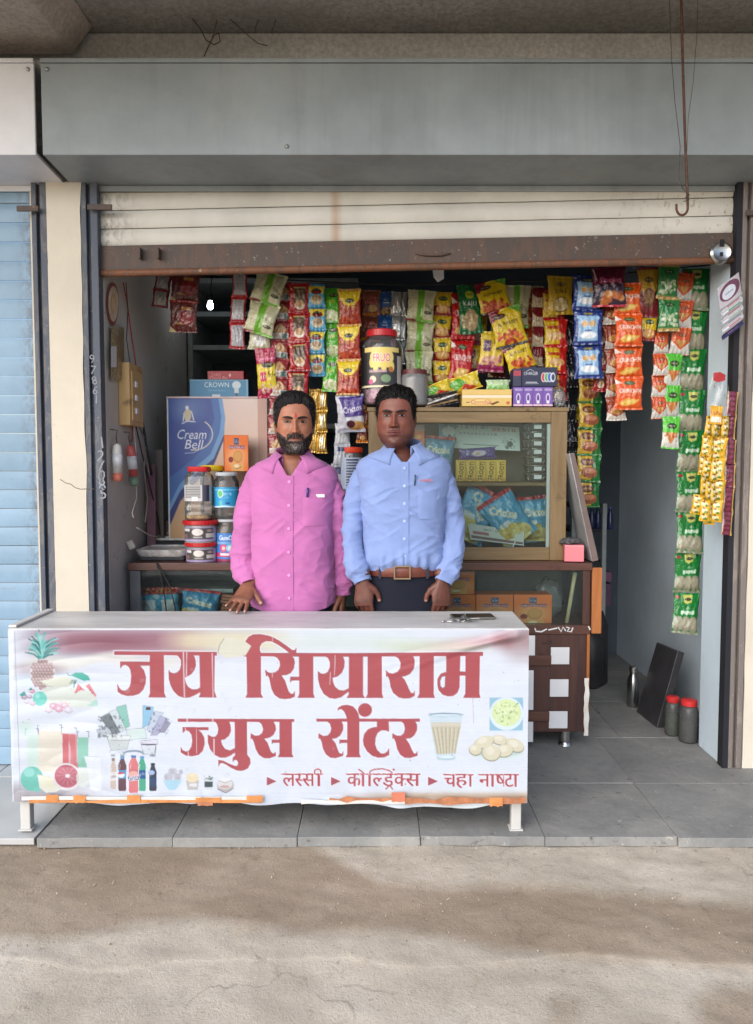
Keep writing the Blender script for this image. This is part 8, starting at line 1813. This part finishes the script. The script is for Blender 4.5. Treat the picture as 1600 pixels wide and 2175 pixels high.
        return pts + dr * ((r - .45) * amp)[:, None]
    flatr = np.array([q for r in rows for q in r]); gate = .35 + .65 * np.clip(np.abs(flatr[:, 0] - cx) / .15, 0, 1) ** 1.5 + .5 * sstep(tz[0] + .2, tz[0], flatr[:, 2]); gate *= sstep(tz[-1] + .0, tz[-1] - .06, flatr[:, 2])
    cr = crumple_pts(flatr, np.array((cx, yb, 0)), .0050, 8.0, seed * 3); flatr = flatr + (cr - flatr) * gate[:, None]
    nc_ = len(rows[0]); rows = [flatr[i * nc_:(i + 1) * nc_].tolist() for i in range(len(rows))]
    mb = MB().grid(rows)
    for k_, sl in enumerate(sleeves):
        sv, sf = ring_sleeve(**sl); sv = np.array(sv); pa_ = np.array([list(q) for q in sl['path']]); o_ = np.argsort(pa_[:, 2]); cen = np.stack([np.interp(sv[:, 2], pa_[o_, 2], pa_[o_, 0]), np.interp(sv[:, 2], pa_[o_, 2], pa_[o_, 1]), sv[:, 2]], 1)
        mb.add(crumple_pts(sv, cen, .0085, 11.0, seed * 5 + k_), sf)
    so = obj('shirt', mb, sm, man, smooth=True, fix=False)
    md = so.modifiers.new('cloth', 'SOLIDIFY'); md.thickness = .0022; md.offset = -1
    def fy(xl, zq):
        a, f = float(cspl(tz, ta, np.array([zq]))[0]), float(cspl(tz, tf, np.array([zq]))[0]); s_ = min(.99, abs(xl) / a) ** (2.6 / 2); c_ = math.sqrt(1 - s_ * s_)
        return yb - f * c_ ** (2 / 2.6) - float(fold_d(np.array([xl]), zq)[0]) * c_
    zl = np.linspace(tz[0] + (.004 if not tuck else .012), vz + .012, 50)
    obj('placket', MB().grid([[(cx + xo, fy(xo, q) - (.0036 if abs(xo) < .016 else .0012), q) for xo in (-.017, -.0155, -.005, .005, .0155, .017)] for q in zl]), sm, man, smooth='auto')
    btm = M('button_%d' % seed, tuple(min(255, q * 1.1 + 20) for q in shirt_col), .3)
    nb_ = 6; bz_ = np.linspace(vz - .012, tz[0] + .06, nb_)
    for q in bz_: obj('button', MB().lathe([(.0062, 0), (.0062, .002), (.0045, .003), (0, .0022)], (cx, fy(0, q) - .0042, q), 14, Matrix.Rotation(R(90), 4, 'X')), btm, man, smooth='auto')
    px0, px1, pz0, pz1 = collar['pocket']
    pk = [[(cx + px0 + (px1 - px0) * i / 8, fy(px0 + (px1 - px0) * i / 8, zq) - (.0035 if 0 < i < 8 else .0008), zq - (.010 * (1 - abs(i / 4 - 1)) if j == 0 else 0)) for i in range(9)] for j, zq in enumerate(np.linspace(pz0, pz1, 9))]
    obj('pocket', MB().grid(pk), sm, man, smooth=True)
    # collar: stand and turned-down leaf
    rows = []; npts = 60; ca = collar
    for q, (dr_, dz_) in enumerate(((.004, -.012), (.003, .010), (.004, .020), (.008, .0215), (.012, .012), (.016, -.004), (.020, -.018))):
        row = []
        for i in range(npts):
            t = -1 + 2 * i / (npts - 1); an = t * R(ca['open'])            # 0 = nape
            e = abs(t) ** 3
            rx, ry = ca['rx'] + dr_, ca['ry'] + dr_
            x_ = math.sin(an) * rx; y_ = math.cos(an) * ry + ca.get('dy', .012)
            z_ = ca['z'] - ca['drop'] * abs(t) ** 1.8 + dz_ * (1 + .35 * e if q < 5 else 1 + ca['point'] * e)
            if q >= 4: x_ += math.copysign(e * ca['flare'] * (q - 3) / 3, t) ; y_ -= e * .012 * (q - 3) / 3
            if z_ < tz[-1] + .001 and q >= 3:
                aa, ff, bb = [float(cspl(tz, w_, np.array([z_]))[0]) for w_ in (ta, tf, tb_)]; ye = ff if y_ < 0 else bb
                kk = ((abs(x_) / aa) ** 2.35 + (abs(y_) / ye) ** 2.35) ** (1 / 2.35); lim = 1.02 + .02 * (q >= 5)
                if kk < lim: x_ *= lim / kk; y_ *= lim / kk
            row.append((cx + x_, yb + y_, z_))
        rows.append(row)
    co = obj('collar', MB().grid(rows), sm, man, smooth=True, fix=False); md = co.modifiers.new('cloth', 'SOLIDIFY'); md.thickness = .003; md.offset = 0
    # trousers
    tm = cloth_mat('trousers_%d' % seed, trouser_col, .85); ztop = collar['ttop']; mbt = MB(); n = 40
    def oval_ring(x_, y_, z_, a, b): return [(x_ + a * math.cos(t), y_ + b * math.sin(t), z_) for t in np.linspace(0, 2 * math.pi, n, endpoint=False)]
    wa, wb = collar['waist']
    mbt.loft([oval_ring(cx, yb, z_, a, b) for z_, a, b in ((ztop, wa, wb), (ztop - .08, wa + .006, wb + .004), (ztop - .16, wa + .01, wb + .008), (ztop - .23, wa + .004, wb), (ztop - .26, wa - .02, wb - .03))])
    for sd in (-1, 1): mbt.loft([oval_ring(cx + sd * x_, yb + y_, z_, a, a * 1.05) for x_, y_, z_, a in ((.082, 0, ztop - .14, .078), (.085, 0, ztop - .3, .078), (.088, -.004, .40, .064), (.09, 0, .2, .058), (.092, .004, .045, .060))])
    obj('trousers', mbt, tm, man, smooth=True)
    for sd in (-1, 1): obj('shoe', MB().loft([oval_ring(cx + sd * .095, yb + y_, z_, a, b) for y_, z_, a, b in ((-.05, .001, .042, .12), (-.05, .02, .046, .126), (-.035, .045, .040, .10), (.0, .075, .034, .055))]), M('shoe_brown', (60, 44, 36), .4), man, smooth=True)
    return man, fy

def look(loc, fing, palm):
    """hand matrix: -z along fing, +y along palm"""
    zv = -Vector(fing).normalized(); yv = Vector(palm); yv = (yv - zv * yv.dot(zv)).normalized(); xv = yv.cross(zv)
    m = Matrix((xv, yv, zv)).transposed().to_4x4(); m.translation = loc; return m

def hair_a(ph, z, x):      # older man: thick, swept back, receding temples, trimmed sides
    line = np.interp(ph, [0, 22, 34, 46, 58, 68, 74, 84, 100, 112, 130, 180], [.078, .077, .070, .050, .022, -.006, -.026, -.010, -.014, -.040, -.060, -.066])
    d = z - line; th = .004 + .011 * sstep(.02, .09, z) * (1 - .25 * sstep(120, 180, ph)) + .006 * sstep(75, 60, ph) * sstep(.055, .085, z) + .005 * sstep(50, 90, ph)
    return np.where(d > 0, th * (.25 * sstep(0, .008, d) + .75 * sstep(0, .034, d)) - .0006, -.004)
def hair_b(ph, z, x):      # younger man: short, full on top
    line = np.interp(ph, [0, 25, 38, 50, 60, 70, 76, 84, 100, 112, 130, 180], [.074, .072, .066, .048, .016, -.004, -.018, -.004, -.008, -.034, -.056, -.062])
    d = z - line; th = .0035 + .012 * sstep(.03, .09, z) + .003 * sstep(50, 90, ph) + .003 * np.sin(x * 130 + 1) * sstep(.06, .1, z)
    return np.where(d > 0, th * (.25 * sstep(0, .008, d) + .75 * sstep(0, .034, d)) - .0006, -.004)

# ---- older man in pink, right hand on the table
YA = YTB + .165
def A(px, py, dy=0): return P(px, py, YA + dy)
zA = A(627, 902).z; cxA = A(622, 1100).x; hxA = A(627, 900).x
zt_ = lambda y: A(620, y).z
torsoA = [(zt_(1290), .166, .128, .12), (zt_(1240), .168, .132, .122), (zt_(1180), .164, .138, .125), (zt_(1120), .162, .132, .125), (zt_(1070), .168, .120, .122), (zt_(1030), .176, .108, .114), (zt_(1005), .176, .100, .106), (zt_(992), .160, .094, .100), (zt_(983), .130, .086, .094), (zt_(976), .100, .078, .088), (zt_(970), .080, .070, .083)]
hw_ = P(527, 1248, YTB + .065); hw_.z = ZT + .088
handA = dict(mat=look(hw_, (-.20, -.78, -.56), (.05, .55, -.8)), thumb=1, curls=[-.10, -.09, -.09, -.09], spread=.42, tcurl=.10, arm=.02, scale=1.0)
hw2 = A(727, 1258, .02)
handA2 = dict(mat=look(hw2, (.02, -.10, -1), (-1, .15, 0)), thumb=-1, curls=.35, spread=.0, tcurl=.4, arm=.03)
slA = dict(path=[A(585, 1020, .01), A(554, 1022, .005), A(532, 1056, -.012), A(521, 1110, -.028), A(516, 1165, -.035), A(518, 1208, -.045), hw_ + Vector((.003, .010, .004))], rads=[.038, .052, .049, .045, .043, .043, .034], seed=3, elbow=.5, amp=1.35)
slA2 = dict(path=[A(659, 1020, .01), A(690, 1022, .01), A(708, 1056, .0), A(718, 1110, .0), A(724, 1180, .005), A(727, 1225, .01), A(728, 1262, .015)], rads=[.038, .050, .046, .042, .039, .038, .033], seed=4, amp=1.35)
headA = Head(wide=1.0, jaw=1.0, nose=1.05, beard=1.0, fat=.003)
manA, fyA = make_man('bearded man in a pink long sleeved shirt standing with one hand on the table', headA, zA, cxA, hxA, YA, R(7), (166, 110, 86), (132, 80, 76), (186, 110, 166), torsoA, zt_(1016), .62,
    dict(pocket=(.052, .148, zt_(1052), zt_(1112)), z=zt_(957), rx=.0605, ry=.065, open=152, drop=.050, point=1.3, flare=.010, ttop=zt_(1262), waist=(.158, .112)),
    [slA, slA2], [handA, handA2], (24, 26, 38), 0, hair_a, ((11, 10, 12), (38, 35, 38)), beard_cols=((24, 20, 21), (150, 144, 142)), HS=.96, seed=1, tilak=True)
# pens in the pocket
p = Vector((cxA + .070, 0, zt_(1043))); p.y = fyA(.070, p.z) - .006
obj('pen', MB().tube([p + Vector((-.001, 0, -.02)), p + Vector((.002, -.001, .016))], .0042, 8), M('pen_blue', (44, 50, 120), .3), manA, smooth=True)
p = Vector((cxA + .118, 0, zt_(1050))); p.y = fyA(.118, p.z) - .006
obj('folded_paper', MB().box(p.x - .016, p.x + .016, p.y - .002, p.y + .001, p.z - .008, p.z + .004), m_sq, manA)

# ---- younger man in blue, arms at his sides
YBm = YTB + .115
def B(px, py, dy=0): return P(px, py, YBm + dy)
zB = B(840, 889).z; cxB = B(857, 1100).x; hxB = B(841, 880).x
zb2_ = lambda y: B(850, y).z
torsoB = [(zb2_(1206), .152, .112, .112), (zb2_(1190), .158, .120, .116), (zb2_(1150), .160, .124, .12), (zb2_(1100), .162, .122, .12), (zb2_(1050), .172, .118, .12), (zb2_(1012), .182, .110, .114), (zb2_(988), .180, .102, .108), (zb2_(975), .164, .096, .102), (zb2_(966), .132, .087, .094), (zb2_(959), .100, .079, .088), (zb2_(953), .080, .071, .083)]
hb1, hb2 = B(770, 1234, -.10), B(940, 1234, -.10)
handB = dict(mat=look(hb1, (.06, -.12, -1), (.3, .95, 0)), thumb=1, curls=[.5, .45, .4, .35], tcurl=.55, arm=.022)
handB2 = dict(mat=look(hb2, (-.04, -.12, -1), (-.3, .95, 0)), thumb=-1, curls=[.5, .45, .4, .35], tcurl=.55, arm=.022)
slB = dict(path=[B(820, 1004, .01), B(788, 1006, .005), B(766, 1040, -.005), B(751, 1100, -.005), B(750, 1160, -.05), B(758, 1204, -.08), hb1 + Vector((-.001, 0, -.004))], rads=[.038, .053, .048, .042, .040, .042, .034], seed=7, amp=1.35)
slB2 = dict(path=[B(892, 1004, .01), B(924, 1006, .005), B(946, 1040, -.005), B(961, 1100, -.005), B(963, 1160, -.05), B(954, 1204, -.08), hb2 + Vector((.001, 0, -.004))], rads=[.038, .055, .049, .043, .041, .042, .034], seed=8, amp=1.35)
headB = Head(wide=1.03, jaw=1.05, nose=1.08, beard=0.0, fat=.004)
manB, fyB = make_man('young man in a light blue shirt and brown belt standing with arms at his sides', headB, zB, cxB, hxB, YBm, R(-6), (122, 73, 60), (104, 48, 52), (128, 148, 196), torsoB, zb2_(988), .80,
    dict(pocket=(.050, .130, zb2_(1038), zb2_(1098)), z=zb2_(941), rx=.0605, ry=.065, open=157, drop=.044, point=1.4, flare=.010, ttop=zb2_(1196), waist=(.155, .116)),
    [slB, slB2], [handB, handB2], (22, 25, 38), 0, hair_b, ((8, 7, 8), (24, 22, 23)), seed=2, tuck=True)
bz0, bz1 = zb2_(1217), zb2_(1196)
n = 64; rows = [[(cxB + .1600 * math.cos(t) * k, YBm + .1290 * math.sin(t) * k, z_) for t in np.linspace(0, 2 * math.pi, n + 1)] for z_, k in ((bz0, .985), (bz0 + .002, 1.0), ((bz0 + bz1) / 2, 1.004), (bz1 - .002, 1.0), (bz1, .985))]
bl = obj('belt', MB().grid(rows), wood('belt_leather', (92, 46, 36), (116, 62, 48), .45, (1, 1, 1), 40), manB, smooth=True)
bkx, bky, bkz = cxB - .008, YBm - .1320, (bz0 + bz1) / 2; mbk = MB(); w_, h_ = .032, .026
mbk.box(bkx - w_, bkx + w_, bky - .003, bky + .001, bkz + h_ - .006, bkz + h_).box(bkx - w_, bkx + w_, bky - .003, bky + .001, bkz - h_, bkz - h_ + .006).box(bkx - w_, bkx - w_ + .006, bky - .0028, bky + .001, bkz - h_ + .006, bkz + h_ - .006).box(bkx + w_ - .006, bkx + w_, bky - .0028, bky + .001, bkz - h_ + .006, bkz + h_ - .006)
obj('buckle', mbk, M('old_brass', (150, 128, 104), .35, .8), bl, bevel=.001)
for xo in (-.092, .088):
    s_ = abs(xo) / .1600; yy_ = YBm - .1290 * math.sqrt(1 - s_ * s_) - .0022; obj('belt_loop', MB().box(cxB + xo - .005, cxB + xo + .005, yy_ - .002, yy_ + .001, bz0 - .006, bz1 + .004), MATS.get('x') or M('loop_navy', (36, 40, 58), .8), manB)
for xo, zq, s2, hh in ((.062, zb2_(1019), 'ABIBL', .009),):
    fo = flat_text('embroidery', s2, Vector((cxB + .082, fyB(.082, zq) - .007, zq)), hh, M('red_thread', (214, 110, 110), .8), manB, wid=.052)
p = Vector((cxB + .040, 0, zb2_(1020))); p.y = fyB(.040, p.z) - .006
obj('pen', MB().tube([p + Vector((-.002, 0, -.018)), p + Vector((.001, -.001, .022))], .0032, 8), M('pen_dark', (50, 70, 90), .3), manB, smooth=True)
